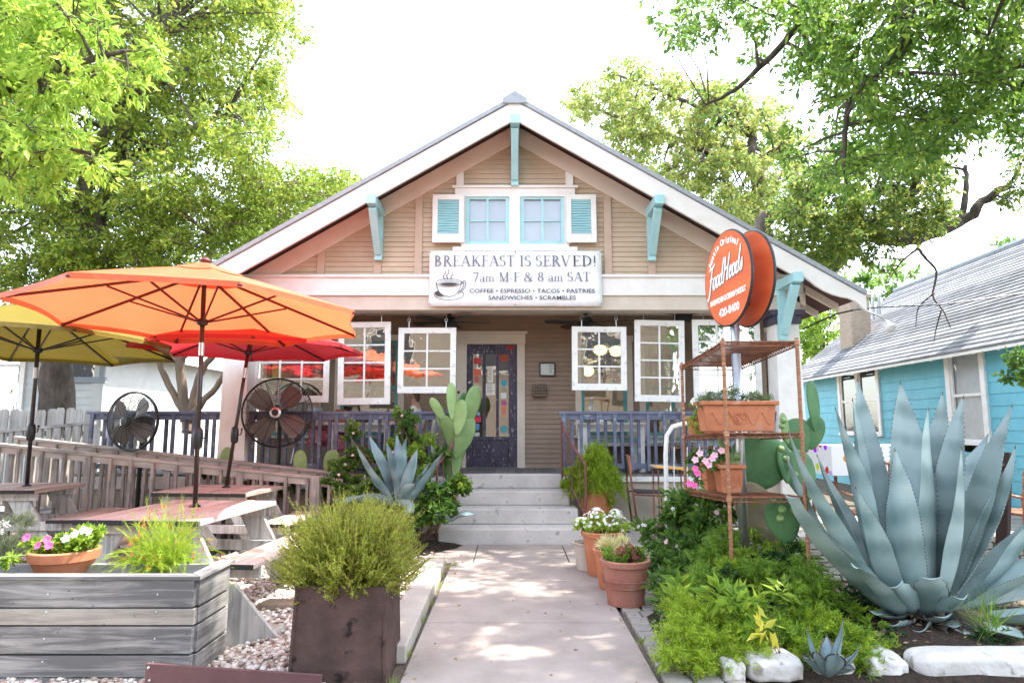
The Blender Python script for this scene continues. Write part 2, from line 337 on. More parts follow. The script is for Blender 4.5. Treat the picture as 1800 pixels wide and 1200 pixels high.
def mk_glyphs():
    g = {}
    g['B'] = (.74, Gl().V(.2).A(.2, .745, .32, .235, 90, -90).A(.2, .26, .40, .24, 90, -90))
    g['R'] = (.80, Gl().V(.2).A(.2, .74, .34, .24, 90, -90).L((.38, .5), (.72, .02), .12).H(.6, .82, .02))
    g['E'] = (.70, Gl().V(.2).H(.2, .62, .98).H(.2, .5, .52).H(.2, .66, .02).L((.61, 1), (.61, .82), TN).L((.65, 0), (.65, .2), TN).L((.5, .44), (.5, .6), TN))
    g['F'] = (.64, Gl().V(.2).H(.2, .6, .98).H(.2, .5, .52).L((.59, 1), (.59, .82), TN).L((.5, .44), (.5, .6), TN))
    g['A'] = (.86, Gl().L((.1, 0), (.42, 1), .05).L((.42, 1), (.74, 0), .13).H(.2, .64, .34).H(0, .24, .02).H(.6, .9, .02))
    g['K'] = (.84, Gl().V(.2).L((.24, .42), (.66, .98), .05).L((.38, .58), (.74, .02), .125).H(.55, .78, .98).H(.6, .88, .02))
    g['S'] = (.58, Gl().A(.27, .745, .19, .235, 50, 250).A(.27, .27, .21, .25, 90, -130).L((.42, .78), (.42, .98), TN).L((.08, .02), (.08, .24), TN))
    g['T'] = (.74, Gl().V(.35, sf=1).H(.04, .66, .98).L((.05, 1), (.05, .8), TN).L((.65, 1), (.65, .8), TN))
    g['I'] = (.42, Gl().V(.2))
    g['V'] = (.82, Gl().L((.1, 1), (.42, 0), .13).L((.42, 0), (.74, 1), .05).H(-.02, .26, .98).H(.6, .86, .98))
    g['D'] = (.86, Gl().V(.2).A(.22, .5, .5, .48, 90, -90))
    g['!'] = (.3, Gl().L((.14, .28), (.14, 1), .1).L((.09, .05), (.2, .05), .1))
    g['M'] = (.98, Gl().V(.16, w=.05).L((.16, 1), (.48, .05), .12).L((.48, .05), (.82, 1), .05).V(.82))
    g['-'] = (.34, Gl().H(.05, .3, .3, .06))
    g[' '] = (.30, Gl())
    g['7'] = (.58, Gl().H(.04, .5, .94, .1).L((.5, .95), (.2, 0), .1).L((.05, .98), (.05, .8), TN))
    g['8'] = (.60, Gl().A(.28, .75, .18, .23, 0, 360).A(.28, .27, .22, .25, 0, 360))
    g['&'] = (.92, Gl().A(.36, .76, .17, .21, -60, 250, .09).L((.25, .68), (.8, .03), .12).A(.34, .25, .26, .24, 120, 340, .12).L((.58, .16), (.76, .5), .045).H(.62, .88, .51))
    g['a'] = (.54, Gl().A(.24, .44, .17, .14, 160, 0, .09).L((.41, .46), (.41, 0), .1).A(.25, .15, .17, .15, 20, 340, .1).H(.38, .52, .02))
    g['m'] = (.92, Gl().V(.12, 0, .56, .09, 1, .1).A(.28, .42, .15, .14, 180, 0, .07).V(.43, 0, .44, .09, 1, .1).A(.59, .42, .15, .14, 180, 0, .07).V(.74, 0, .44, .09, 1, .1))
    return g
GLY = mk_glyphs()
def serif_line(mb, s, x, y, h, tracking=.04, caps=1.):
    for ch in s:
        w, g = GLY[ch]
        for pts, ws in g.st:
            sc = h; P = [(x + p[0] * sc, y + p[1] * sc) for p in pts]
            Wd = [q * sc for q in ws] if isinstance(ws, list) else ws * sc
            ribbon(mb, P, Wd)
        x += (w + tracking) * h
    return x
def serif_width(s, h, tracking=.04): return sum(GLY[c][0] + tracking for c in s) * h
# ================================================================ the ground
M['ground'] = noise_mat('leaf_littered_soil', (.075, .06, .045), (.16, .135, .10), 3, 1, bs=.8, bd=.02, fine=25, c3=(.28, .22, .15))
M['asphalt'] = noise_mat('asphalt', (.045, .045, .047), (.065, .064, .063), 10, .9, bs=.4, bd=.004, fine=60)
M['slab'] = noise_mat('pinkish_path_concrete', (.265, .222, .195), (.37, .315, .28), 1.8, .9, bs=.35, bd=.003, fine=70, lo=.35, hi=.65)
M['paver'] = noise_mat('limestone_paver', (.27, .245, .215), (.44, .41, .37), 5, .9, bs=.6, bd=.006, fine=22, isl=.5)
M['whitestone'] = noise_mat('whitewashed_stone', (.42, .40, .37), (.62, .605, .58), 4, .85, bs=1, bd=.02, fine=11, c3=(.27, .24, .20))
M['pebble'] = noise_mat('river_pebbles', (.34, .25, .20), (.66, .60, .54), 6, .75, bs=.2, bd=.003, isl=1.3, lo=.2, hi=.8)
g = MB(); g.add([(-150, -60, 0), (150, -60, 0), (150, 300, 0), (-150, 300, 0)], [(0, 1, 2, 3)]); g.xf(Matrix.Translation((0, 0, -.012)))
g.build('ground', M['ground'], kind='structure')
p = MB()
def slab(mb, x0, x1, y0, y1, z=.0, t=.06, g=.006): mb.box(x0 + g, x1 - g, y0 + g, y1 - g, z - t, z)
for y0, y1 in ((-1.4, -.12), (-.12, 1.2), (1.2, 2.52), (2.52, 3.83), (3.83, 5.15), (5.15, 6.47), (6.47, 7.3)): slab(p, -.655, .855, y0, y1, .02)
slab(p, -1.0, -.42, 7.3, 8.37, .02); slab(p, -.42, .62, 7.3, 8.37, .02); slab(p, .62, 1.02, 7.3, 8.37, .02)
p.build('path', M['slab'], kind='structure', bevel=.006)
s = MB(); s.box(-60, 60, -9.5, -3.4, -.06, -.004); s.build('road', M['asphalt'], kind='structure')
s = MB(); s.box(-60, 60, -3.38, -1.42, -.1, .015); s.build('pavement', M['slab'], kind='structure')
# pale limestone flagstones of the side patio, slightly raised
fl = MB(); rr = random.Random(4)
yy = 6.6
while yy < 10.4:
    h = rr.uniform(.3, .5); xx = 1.12
    while xx < 8.2:
        w = rr.uniform(.35, .75)
        if not (xx > 2.2 and yy < 5.0) and not (xx < 4.1 and yy + h > 9.4):
            a = [rr.uniform(.008, .03) for _ in range(8)]
            x1, y1 = xx + w, yy + h
            poly = [(xx + a[0], yy + a[1]), (x1 - a[2], yy + a[3]), (x1 - a[4], y1 - a[5]), (xx + a[6], y1 - a[7])]
            fl.hexa([(q[0], q[1], .03) for q in poly] + [(q[0], q[1], .115 + rr.uniform(-.008, .008)) for q in poly])
        xx += w
    yy += h
fl.build('patio', M['paver'], kind='structure', bevel=.012)
b = MB(); b.hexa([(1.1, 6.55, -.01), (8.3, 6.55, -.01), (8.3, 14, -.01), (1.1, 14, -.01), (1.1, 6.6, .09), (8.3, 6.6, .09), (8.3, 14, .09), (1.1, 14, .09)]); b.build('terrain', M['ground'], kind='structure')
# garden bed soil mound on the right
def bed(name, cx, cy, rx, ry, h, mat):
    mb = MB(); n = 28; m = 7; vs = []
    for i in range(m + 1):
        q = i / m
        for k in range(n):
            th = 2 * math.pi * k / n; wob = 1 + .07 * math.sin(3 * th + 1) + .05 * math.sin(7 * th)
            vs.append((cx + rx * (1 - q) * wob * math.cos(th), cy + ry * (1 - q) * wob * math.sin(th), -.01 + h * (1 - (1 - q) ** 2.2) + .02 * math.sin(5 * th + i)))
    mb.add(vs, [(i * n + k, i * n + (k + 1) % n, (i + 1) * n + (k + 1) % n, (i + 1) * n + k) for i in range(m) for k in range(n)])
    return mb.build(name, mat, smooth=True, kind='structure')
bed('soil_bed', 2.7, 5.0, 1.75, 1.15, .2, M['soil']); bed('soil_bed', -1.6, 8.1, .95, .8, .16, M['soil'])
# ================================================================ the house
XC, YG, YW, YB, FZ, PK, SL = .04, 9.35, 10.7, 8.75, .80, 6.05, .587
def rz(x): return PK - SL * abs(x - XC)
HX0, HX1 = -4.12, 4.16
house = thing('house', 'tan clapboard bungalow with a wide gable, turquoise brackets and a raised front porch', 'house', (0, YG, 0))
# gable siding
def siding(mb, x0, x1, z0, z1, Y, pitch, holes=(), clip=None):
    z = z0
    while z < z1 - .001:
        zt = min(z + pitch, z1); iv = [(x0, x1)]
        if clip: a = clip(zt); iv = [(XC - a, XC + a)] if a > .03 else []
        for hx0, hx1, hz0, hz1 in holes:
            if z < hz1 - .02 and zt > hz0 + .02:
                nv = []
                for a, c in iv:
                    if hx0 > a: nv.append((a, min(c, hx0)))
                    if hx1 < c: nv.append((max(a, hx1), c))
                    if hx0 >= c or hx1 <= a:
                        nv = [q for q in nv if q != (a, c)]; nv.append((a, c))
                iv = [q for q in set(nv) if q[1] - q[0] > .01]
        for a, c in iv:
            mb.hexa([(a, Y - .019, z), (c, Y - .019, z), (c, Y + .01, z), (a, Y + .01, z), (a, Y - .002, zt + .004), (c, Y - .002, zt + .004), (c, Y + .01, zt + .004), (a, Y + .01, zt + .004)])
        z += pitch
GW = (-.74, .83, 4.05, 4.95)
s = MB(); siding(s, 0, 0, 3.63, 5.95, YG, .074, [(GW[0] + .04, GW[1] - .04, GW[2] + .04, GW[3] - .04)], clip=lambda z: (PK - .14 - z) / SL)
s.build('gable_wall', M['tan'], house)
# frieze boards along the rake, beam
f = MB()
for sx in (-1, 1):
    X = 4.2
    P = [(XC, 0, PK - .12), (XC + sx * X, 0, PK - .12 - SL * X), (XC + sx * X, 0, PK - .40 - SL * X), (XC, 0, PK - .40)]
    P = [Vector((q[0], YG - .05, q[2])) for q in P]
    if sx < 0: P = P[::-1]
    f.prism(P, (0, .03, 0))
f.build('rake_frieze', M['peach'], house)
f = MB(); f.box(HX0 - .05, HX1 + .05, YG - .075, YG + .3, 3.36, 3.60); f.box(HX0 - .08, HX1 + .08, YG - .11, YG + .3, 3.60, 3.64); f.box(HX0 - .05, HX1 + .05, YG - .09, YG + .3, 3.335, 3.36)
f.build('white_beam', M['white'], house, bevel=.004)
f = MB(); f.box(HX0, HX1, YG - .05, YG + .28, 3.13, 3.335); f.build('porch_beam', M['cream_trim'], house, bevel=.004)
# battens
BT = [(W(px, 440, YG).x, .055, 3.64, rz(W(px, 440, YG).x) - .36) for px in (566, 665, 736, 1068, 1144, 1245)] + [(XC, .05, 4.99, 5.6)] + [(c, .05, 3.9, 4.06) for c in (-.70, XC, .79)]
for c, hw, za, zt in BT:
    f = MB(); f.box(c - hw, c + hw, YG - .045, YG, za, zt); f.build('batten', M['tan_trim'], house, bevel=.003)
for c in (-.77, .85):
    f = MB(); f.box(c - .055, c + .055, YG - .048, YG, 4.99, rz(c) - .37); f.build('batten', M['white'], house, bevel=.003, label='white trim post above the gable window')
# gable window
gw = MB(); x0, x1, z0, z1 = GW
gw.box(x0 - .1, x1 + .1, YG - .055, YG + .02, z1 - .13, z1 + .0); gw.box(x0 - .14, x1 + .14, YG - .085, YG + .02, z1, z1 + .035)
gw.box(x0 - .12, x1 + .12, YG - .10, YG + .02, z0 - .06, z0 + .0); gw.box(x0, x1, YG - .07, YG + .02, z0, z0 + .05)
mid = XC; gw.box(mid - .08, mid + .08, YG - .055, YG + .02, z0 + .05, z1 - .13)
gw.box(x0 - .02, x0 + .06, YG - .055, YG + .02, z0 + .05, z1 - .13); gw.box(x1 - .06, x1 + .02, YG - .055, YG + .02, z0 + .05, z1 - .13)
win = gw.build('window', M['white'], house, bevel=.003, label='paired gable window with turquoise sashes')
M['glass_low'] = glass_mat('dull_window_glass', (.85, .88, .9), .08)
M['shade'] = noise_mat('paper_blind_behind_glass', (.42, .42, .42), (.56, .56, .55), 2, .9)
for a, c in ((x0 + .06, mid - .08), (mid + .08, x1 - .06)):
    t = MB(); w = .055; zz0, zz1 = z0 + .05, z1 - .13
    t.box(a, a + w, YG - .03, YG + .01, zz0, zz1); t.box(c - w, c, YG - .03, YG + .01, zz0, zz1); t.box(a + w, c - w, YG - .03, YG + .01, zz0, zz0 + w); t.box(a + w, c - w, YG - .03, YG + .01, zz1 - w * .6, zz1)
    m_ = (a + c) / 2; t.box(m_ - .018, m_ + .018, YG - .026, YG + .006, zz0 + w, zz1 - w * .6)
    zc = (zz0 + zz1) / 2; t.box(a + w, m_ - .018, YG - .02, YG + .002, zc - .009, zc + .009); t.box(m_ + .018, c - w, YG - .02, YG + .002, zc - .009, zc + .009)
    t.build('sash', M['turq'], win, bevel=.002)
    q = MB(); q.box(a + .03, c - .03, YG + .004, YG + .008, zz0 + .03, zz1 - .02); q.build('pane', M['glass_low'], win)
    q = MB(); q.box(a + .02, c - .02, YG + .05, YG + .06, zz0 + .02, zz1 - .01); q.build('blind', M['shade'], win)
for a, c in ((-1.16, -.70), (.79, 1.23)):
    t = MB(); zz0, zz1 = 4.11, 4.83; w = .075; Yf = YG - .10
    t.box(a, a + w, Yf - .02, Yf + .02, zz0, zz1); t.box(c - w, c, Yf - .02, Yf + .02, zz0, zz1); t.box(a + w, c - w, Yf - .02, Yf + .02, zz0, zz0 + .13); t.box(a + w, c - w, Yf - .02, Yf + .02, zz1 - w, zz1)
    sh = t.build('shutter', M['white'], house, bevel=.003)
    t = MB(); z = zz0 + .14; k = 0
    while z < zz1 - w - .02:
        dz = .004 * math.sin(k * 2.3 + a); t.hexa([(a + w, Yf - .014, z + dz), (c - w, Yf - .014, z - dz), (c - w, Yf - .008, z - dz), (a + w, Yf - .008, z + dz), (a + w, Yf + .006, z + .036 + dz), (c - w, Yf + .006, z + .036 - dz), (c - w, Yf + .012, z + .036), (a + w, Yf + .012, z + .036)]); z += .037; k += 1
    t.box(a + w, c - w, Yf + .013, Yf + .018, zz0 + .13, zz1 - w)
    t.build('louvre', M['turq'], sh)
# roof
RX = 4.72
for sx in (-1, 1):
    mb = MB(); e = XC + sx * RX
    ny = 60; nx = 26
    def RP(i, y, up): x = XC + sx * RX * i / nx; return (x, y, rz(x) + up)
    Y0, Y1 = YB - .03, 20.5
    for i in range(nx):   # courses, each overlapping the next like laid shingles
        a, c = RP(i, Y0, .0), RP(i + 1, Y0, .0); L = 6; 
        mb.hexa([(a[0], Y0, a[2] - .05), (c[0], Y0, c[2] - .05), (c[0], Y1, c[2] - .05), (a[0], Y1, a[2] - .05), (a[0], Y0, a[2] + .0), (c[0] + sx * .0, Y0, c[2] + .016), (c[0], Y1, c[2] + .016), (a[0], Y1, a[2])])
    mb.build('roof', M['shingle_edge'], house)
    dq = MB(); P = [Vector((XC, YB - .07, PK + .035)), Vector((e + sx * .04, YB - .07, rz(e + sx * .04) + .035)), Vector((e + sx * .04, YB - .07, rz(e + sx * .04) - .03)), Vector((XC, YB - .07, PK - .03))]
    if sx < 0: P = P[::-1]
    dq.prism(P, (0, .035, 0)); dq.build('roof_edge', M['shingle_edge'], house)
    s = MB(); P = [Vector((XC, YB - .0, PK - .055)), Vector((e, YB, rz(e) - .055)), Vector((e, YB, rz(e) - .085)), Vector((XC, YB, PK - .085))]
    if sx < 0: P = P[::-1]
    s.prism([p + Vector((0, .012, 0)) for p in P], (0, 11.7, 0)); s.build('soffit', M['soffit'], house)
    # bargeboard with a scalloped tail
    e2 = XC + sx * (RX + .03)
    def bz(x, d): return rz(x) - .05 - d
    pts = [(0, .27), (3.78, .27)]
    tail = [(3.82, .24), (3.9, .21), (4.0, .225), (4.08, .245), (4.18, .25), (4.3, .235), (4.42, .20), (4.52, .16), (4.6, .15), (4.68, .17), (RX + .03, .20)]
    lower = pts + tail
    vs = []; 
    for dx, d in lower:
        x = XC + sx * dx; vs += [(x, YB - .045, bz(x, d)), (x, YB - .045, bz(x, 0)), (x, YB, bz(x, d)), (x, YB, bz(x, 0))]
    fs = []
    for i in range(len(lower) - 1):
        a = 4 * i; c = a + 4
        fs += [(a, c, c + 1, a + 1), (a + 2, a + 3, c + 3, c + 2), (a, a + 2, c + 2, c), (a + 1, c + 1, c + 3, a + 3)]
    fs += [(0, 1, 3, 2), (c, c + 2, c + 3, c + 1)]
    if sx < 0: fs = [f_[::-1] for f_ in fs]
    b = MB(); b.add(vs, fs); b.build('bargeboard', M['white'], house)
    # rafters and gutter board along the side eave
    y = YB + .55
    while y < 20:
        r_ = MB(); xa, xb = sorted((XC + sx * 4.16, XC + sx * (RX - .05)))
        r_.hexa([(xa, y, rz(xa) - .20), (xb, y, rz(xb) - .20), (xb, y + .05, rz(xb) - .20), (xa, y + .05, rz(xa) - .20), (xa, y, rz(xa) - .088), (xb, y, rz(xb) - .088), (xb, y + .05, rz(xb) - .088), (xa, y + .05, rz(xa) - .088)])
        r_.build('rafter', M['peach'], house); y += .62
s = MB(); s.prism([Vector((XC - .17, YB - .09, rz(XC - .17) + .005)), Vector((XC + .17, YB - .09, rz(XC + .17) + .005)), Vector((XC + .17, YB - .09, rz(XC + .17) + .075)), Vector((XC, YB - .09, PK + .085)), Vector((XC - .17, YB - .09, rz(XC - .17) + .075))], (0, 11.6, 0))
s.build('ridge_cap', M['shingle_edge'], house)
# brackets
def bracket(x, w=.13, drop=.78):
    zt = rz(x) - .125 - (SL * w / 2 if abs(x - XC) > .2 else .04) - .10
    b = MB()
    b.box(x - w / 2, x + w / 2, YB - .10, YG - .05, zt - .13, zt)            # outrigger
    b.box(x - w / 2 + .01, x + w / 2 - .01, YG - .13, YG - .05, zt - drop, zt - .13)
    b.bar((x, YB + .02, zt - .15), (x, YG - .12, zt - drop + .1), w * .8, .10, up=(0, .7, .7))
    return b.build('bracket', M['turq'], house, bevel=.006)
for px, d in ((905, .82), (664, .78), (1147, .78)): bracket(W(px, 400, YG - .2).x if px != 905 else XC, drop=d)
bracket(3.87, .13, .85); bracket(-3.80, .13, .85)
# porch columns
for x0_, x1_ in ((-4.12, -3.78), (3.80, 4.14)):
    c = MB(); e = .035; Ya, Yb_ = YG - .02, YG + .32
    c.hexa([(x0_ - e, Ya - e, 0), (x1_ + e, Ya - e, 0), (x1_ + e, Yb_ + e, 0), (x0_ - e, Yb_ + e, 0), (x0_, Ya, 2.93), (x1_, Ya, 2.93), (x1_, Yb_, 2.93), (x0_, Yb_, 2.93)])
    col = c.build('porch_column', M['white'], house, bevel=.008)
    c = MB(); c.box(x0_ - .03, x1_ + .03, Ya - .03, Yb_ + .03, 2.93, 3.05); c.box(x0_ - .07, x1_ + .07, Ya - .07, Yb_ + .07, 3.05, 3.13); c.build('capital', M['capital'], col, bevel=.005)
# porch floor, foundation, ceiling
M['deck'] = noise_mat('grey_porch_boards', (.10, .095, .095), (.19, .18, .175), 6, .7, stretch=(8, 1, 8), isl=.4)
d = MB(); x = -6.15
while x < 4.16: d.box(x + .003, min(x + .1, 4.2) - .003, YG - .0, YW + .02, FZ - .03, FZ); x += .1
d.build('porch_floor', M['deck'], house)
d = MB(); d.box(-6.15, -.72, YG - .02, YG + .02, FZ - .2, FZ - .03); d.box(.72, 4.2, YG - .03, YG + .02, FZ - .10, FZ - .03); d.box(-6.19, -6.15, YG, YW, FZ - .2, FZ - .03); d.build('rim_board', M['old_white'], house)
d = MB(); d.box(.70, 4.13, YG + .03, YG + .18, -.01, FZ - .03); d.box(-6.1, -.7, YG + .05, YG + .2, -.01, FZ - .03); d.build('foundation', M['conc_found'], house)
d = MB(); d.box(HX0, HX1, YG + .3, YW, 3.28, 3.32); d.build('porch_ceiling', M['peach'], house)
# front wall behind the porch
HOLES = []
def rect(px0, py0, px1, py1, Y):
    a = W(px0, py0, Y); c = W(px1, py1, Y); return a.x, c.x, c.z, a.z
DR = rect(803, 585, 923, 822, YW); DR = (DR[0], DR[1], FZ, DR[3])
WR = [rect(*q, YW) for q in ((463, 588, 562, 765), (592, 588, 709, 765), (1010, 590, 1114, 765), (1121, 590, 1199, 765), (1222, 590, 1338, 765))]
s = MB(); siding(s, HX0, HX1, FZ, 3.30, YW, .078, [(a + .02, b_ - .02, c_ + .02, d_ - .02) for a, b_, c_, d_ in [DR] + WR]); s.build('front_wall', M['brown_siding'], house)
s = MB()
for x in (HX0, HX1 - .12): s.box(x, x + .12, YW + .012, 20, 0, 3.45)
s.box(HX0, HX1, 19.9, 20, 0, 3.45); s.box(HX0, HX1, YW + .03, YW + .14, 0, FZ)
s.build('side_wall', M['tan'], house)
M['inside'] = noise_mat('cream_plaster', (.38, .30, .20), (.45, .37, .26), 2, .9)
s = MB(); s.box(HX0 + .12, HX1 - .12, 14.2, 14.3, FZ, 3.3); s.box(HX0 + .12, HX1 - .12, YW + .02, 14.2, 3.3, 3.36); s.box(HX0 + .12, HX1 - .12, YW + .02, 14.2, FZ - .06, FZ)
for xx in (-2.5, -1.2, 1.0, 3.0): s.box(xx, xx + .5, 14.1, 14.19, FZ, 2.4)
s.build('room', M['inside'], house)
def sash_window(r, cols=2, rows=1, teal=True):
    x0, x1, z0, z1 = r; t = .1; Yf = YW - .03
    a = MB(); a.box(x0, x0 + t, Yf, YW + .02, z0, z1 - t); a.box(x1 - t, x1, Yf, YW + .02, z0, z1 - t); a.box(x0 - .02, x1 + .02, Yf - .005, YW + .02, z1 - t, z1); a.box(x0 - .03, x1 + .03, Yf - .04, YW + .02, z0 - .04, z0)
    w = a.build('window', M['cream_trim'], house, bevel=.003)
    b = MB(); q = .05; xa, xb, za, zb = x0 + t, x1 - t, z0, z1 - t; zc = (za + zb) / 2
    b.box(xa, xa + q, YW - .01, YW + .03, za, zb); b.box(xb - q, xb, YW - .01, YW + .03, za, zb); b.box(xa + q, xb - q, YW - .01, YW + .03, za, za + q); b.box(xa + q, xb - q, YW - .01, YW + .03, zb - q, zb); b.box(xa + q, xb - q, YW - .008, YW + .02, zc - .02, zc + .02)
    b.build('sash', M['teal'], w, bevel=.002)
    g = MB(); g.box(xa + .03, xb - .03, YW + .022, YW + .026, za + .03, zb - .03); g.build('pane', M['glass'], w)
for r_ in WR: sash_window(r_)
# door and frame
x0, x1, z0, z1 = DR
fr = MB(); dx0, dx1 = W(820, 700, YW).x, W(909, 700, YW).x; dz1 = W(865, 605, YW).z
fr.box(x0, dx0, YW - .04, YW + .02, FZ, z1 - .16); fr.box(dx1, x1, YW - .04, YW + .02, FZ, z1 - .16); fr.box(x0 - .01, x1 + .01, YW - .045, YW + .02, dz1, z1 - .02); fr.box(x0 - .04, x1 + .04, YW - .075, YW + .02, z1 - .02, z1 + .02)
fr.build('door_frame', M['cream_trim'], house, bevel=.004)
dr = MB(); Yd = YW - .005
lites = [(831, 848), (854, 872), (877, 894)]
xs = [(W(a, 700, YW).x, W(c, 700, YW).x) for a, c in lites]; lz1, lz0 = W(860, 622, YW).z, W(860, 767, YW).z
dr.box(dx0, xs[0][0], Yd, Yd + .04, FZ + .01, dz1); dr.box(xs[2][1], dx1, Yd, Yd + .04, FZ + .01, dz1)
dr.box(xs[0][0], xs[2][1], Yd, Yd + .04, lz1, dz1); dr.box(xs[0][0], xs[2][1], Yd, Yd + .04, FZ + .01, FZ + .16); dr.box(xs[0][0], xs[2][1], Yd, Yd + .04, lz0 - .06, lz0)
dr.box(xs[0][0], xs[2][1], Yd + .015, Yd + .03, FZ + .16, lz0 - .06)
dr.box(xs[0][1], xs[1][0], Yd, Yd + .04, lz0, lz1); dr.box(xs[1][1], xs[2][0], Yd, Yd + .04, lz0, lz1)
door = dr.build('door', M['darkpurple'], house, bevel=.006, label='dark purple door with chipped paint and three tall glass lites')
for a, c in xs:
    q = MB(); q.box(a - .003, c + .003, Yd + .018, Yd + .022, lz0 - .003, lz1 + .003); q.build('pane', M['glass'], door)
q = MB(); q.lathe([(.0, 0), (.018, 0), (.018, .02), (.0, .02)], (dx0 + .045, Yd - .02, W(0, 672, YW).z), 12, (0, 1, 0)); q.sphere((dx0 + .045, Yd - .04, 1.72), .028, 10, 7); q.build('handle', M['steel'], door, smooth=40)
q = MB(); q.box(dx0, dx1, YW - .1, YW + .03, FZ, FZ + .012); q.build('threshold', M['deck'], house)
def col(n, c): 
    if n not in M: M[n] = noise_mat(n, tuple(x * .9 for x in c), c, 8, .6, bs=.05, bd=.001)
    return M[n]
STK = [(839, 634, 13, 11, (.55, .06, .05), 0), (839, 654, 13, 11, (.7, .13, .08), 0), (838, 667, 9, 11, (.55, .12, .10), 1), (840, 683, 10, 10, (.7, .62, .5), 1), (838, 714, 6, 10, (.6, .58, .5), 0), (835, 728, 8, 9, (.05, .06, .16), 0), (841, 728, 5, 8, (.25, .4, .55), 0), (838, 736, 14, 11, (.65, .03, .09), 0), (838, 750, 9, 11, (.10, .25, .5), 0), (838, 763, 10, 6, (.55, .55, .55), 0),
       (862, 658, 10, 28, (.78, .72, .62), 0), (862, 684, 16, 20, (.80, .74, .66), 0), (886, 628, 18, 18, (.30, .07, .04), 1), (886, 673, 11, 11, (.05, .35, .42), 1), (886, 684, 10, 10, (.35, .33, .22), 1), (885, 695, 10, 10, (.68, .66, .62), 0), (886, 708, 10, 10, (.45, .10, .22), 1), (886, 721, 8, 14, (.75, .22, .14), 0), (886, 754, 14, 14, (.10, .32, .33), 1), (897, 611, 14, 8, (.34, .03, .03), 1)]
for i, (px, py, w, h, c, rd) in enumerate(STK):
    cc = W(px, py, YW); hw, hh = w / 2 / 107.5, h / 2 / 107.5; q = MB(); n = 18; Ys = Yd + (.012 if py > 620 else -.006)
    if rd: q.prism([Vector((cc.x + hw * math.cos(-k * 2 * math.pi / n), Ys, cc.z + hh * math.sin(-k * 2 * math.pi / n))) for k in range(n)], (0, .003, 0))
    else: q.box(cc.x - hw, cc.x + hw, Ys, Ys + .003, cc.z - hh, cc.z + hh)
    if c[0] > .7 and not rd and h > 12:   # notices with lines of print
        st = q.build('notice', col('sticker_%d' % i, c), door)
        l = MB()
        for k in range(int(h / 3)): l.box(cc.x - hw * .75, cc.x + hw * random.uniform(.3, .8), Ys - .002, Ys - .001, cc.z + hh - .03 - k * .024, cc.z + hh - .024 - k * .024)
        l.build('print', M['black'], st)
    else: q.build('sticker', col('sticker_%d' % i, c), door)
# concrete steps
ST = [(8.37, .21, -.92, .90), (8.69, .41, -.87, .86), (9.01, .605, -.78, .78), (9.33, .80, -.70, .70)]
s = MB()
zb = -.01
for i, (y, z, a, c) in enumerate(ST): s.box(a, c, y, YG + (.02 if i < 3 else .12), zb, z + (.004 if i == 3 else 0)); zb = z + .0005
s.build('concrete_steps', M['conc'], label='four worn grey concrete steps rising from the path to the porch door', cat='steps', bevel=.018)
k = MB()
k.bar((-.775, 4.36, .05), (-.80, 7.05, .05), .21, .12); k.build('kerb', noise_mat('pale_kerb_concrete', (.31, .275, .235), (.41, .375, .33), 3, .9, bs=.5, bd=.006, fine=14), label='low pale concrete kerb between the gravel and the left side of the path', cat='kerb', bevel=.012)
# ================================================================ hanging banner
BA, BB, BC = W(755, 441, 9.22), W(1057, 440, 9.22), W(755, 538, 9.22)
bw = BB.x - BA.x; bh = BA.z - BC.z
bn = thing('banner', 'white vinyl breakfast banner with grey lettering and a coffee cup, hung below the gable window', 'banner', (BA.x, 9.22, BC.z))
mb = MB(); nx, nz = 24, 8; vs = []
for j in range(nz + 1):
    for i in range(nx + 1):
        u, v = i / nx, j / nz; sag = .012 * math.sin(math.pi * u * 2) * (1 - v) * 0
        vs.append((BA.x + bw * u, 9.22 + .006 * math.sin(u * 17 + v * 3), BC.z + bh * v + sag))
n = len(vs)
mb.add(vs, [(j * (nx + 1) + i, j * (nx + 1) + i + 1, (j + 1) * (nx + 1) + i + 1, (j + 1) * (nx + 1) + i) for j in range(nz) for i in range(nx)])
M['vinyl'] = plain('white_vinyl', (.84, .84, .84), .4)
o = mb.build('panel', M['vinyl'], bn, smooth=True); sm = o.modifiers.new('thick', 'SOLIDIFY'); sm.thickness = .004; sm.offset = -1
M['ink_grey'] = plain('grey_print', (.16, .16, .19), .5); M['ink'] = plain('charcoal_print', (.055, .05, .055), .5)
BF = frame_mx((BA.x, 9.195, BC.z), (1, 0, 0), (0, 0, 1)); sx_ = bw / 302; sz_ = bh / 98   # photo pixels -> metres on the banner
def bpt(px, py): return ((px - 755) * sx_, (538 - py) * sz_)
def serif_banner(s, px0, px1, pyb, h_px, name, m, hs=None):
    q = MB(); h = h_px * sz_; tot = serif_width(s, 1); H = h; kx = (px1 - px0) * sx_ / (tot * h)
    x, y = bpt(px0, pyb); st = 0; serif_line(q, s, 0, 0, h); 
    for v in q.v: v.x = x + v.x * kx; v.y = y + v.y
    q.xf(BF); q.build(name, m, bn)
serif_banner('BREAKFAST IS SERV', 763, 1003, 468, 19, 'lettering', M['ink_grey'])
serif_banner('ED!', 1005, 1049, 468, 19, 'lettering', M['ink'])
serif_banner('7am M-F & ', 832, 944, 495.5, 16.5, 'lettering', M['ink_grey'])
serif_banner('8 am SAT', 945, 1038, 495, 16.5, 'lettering', M['ink_grey'])
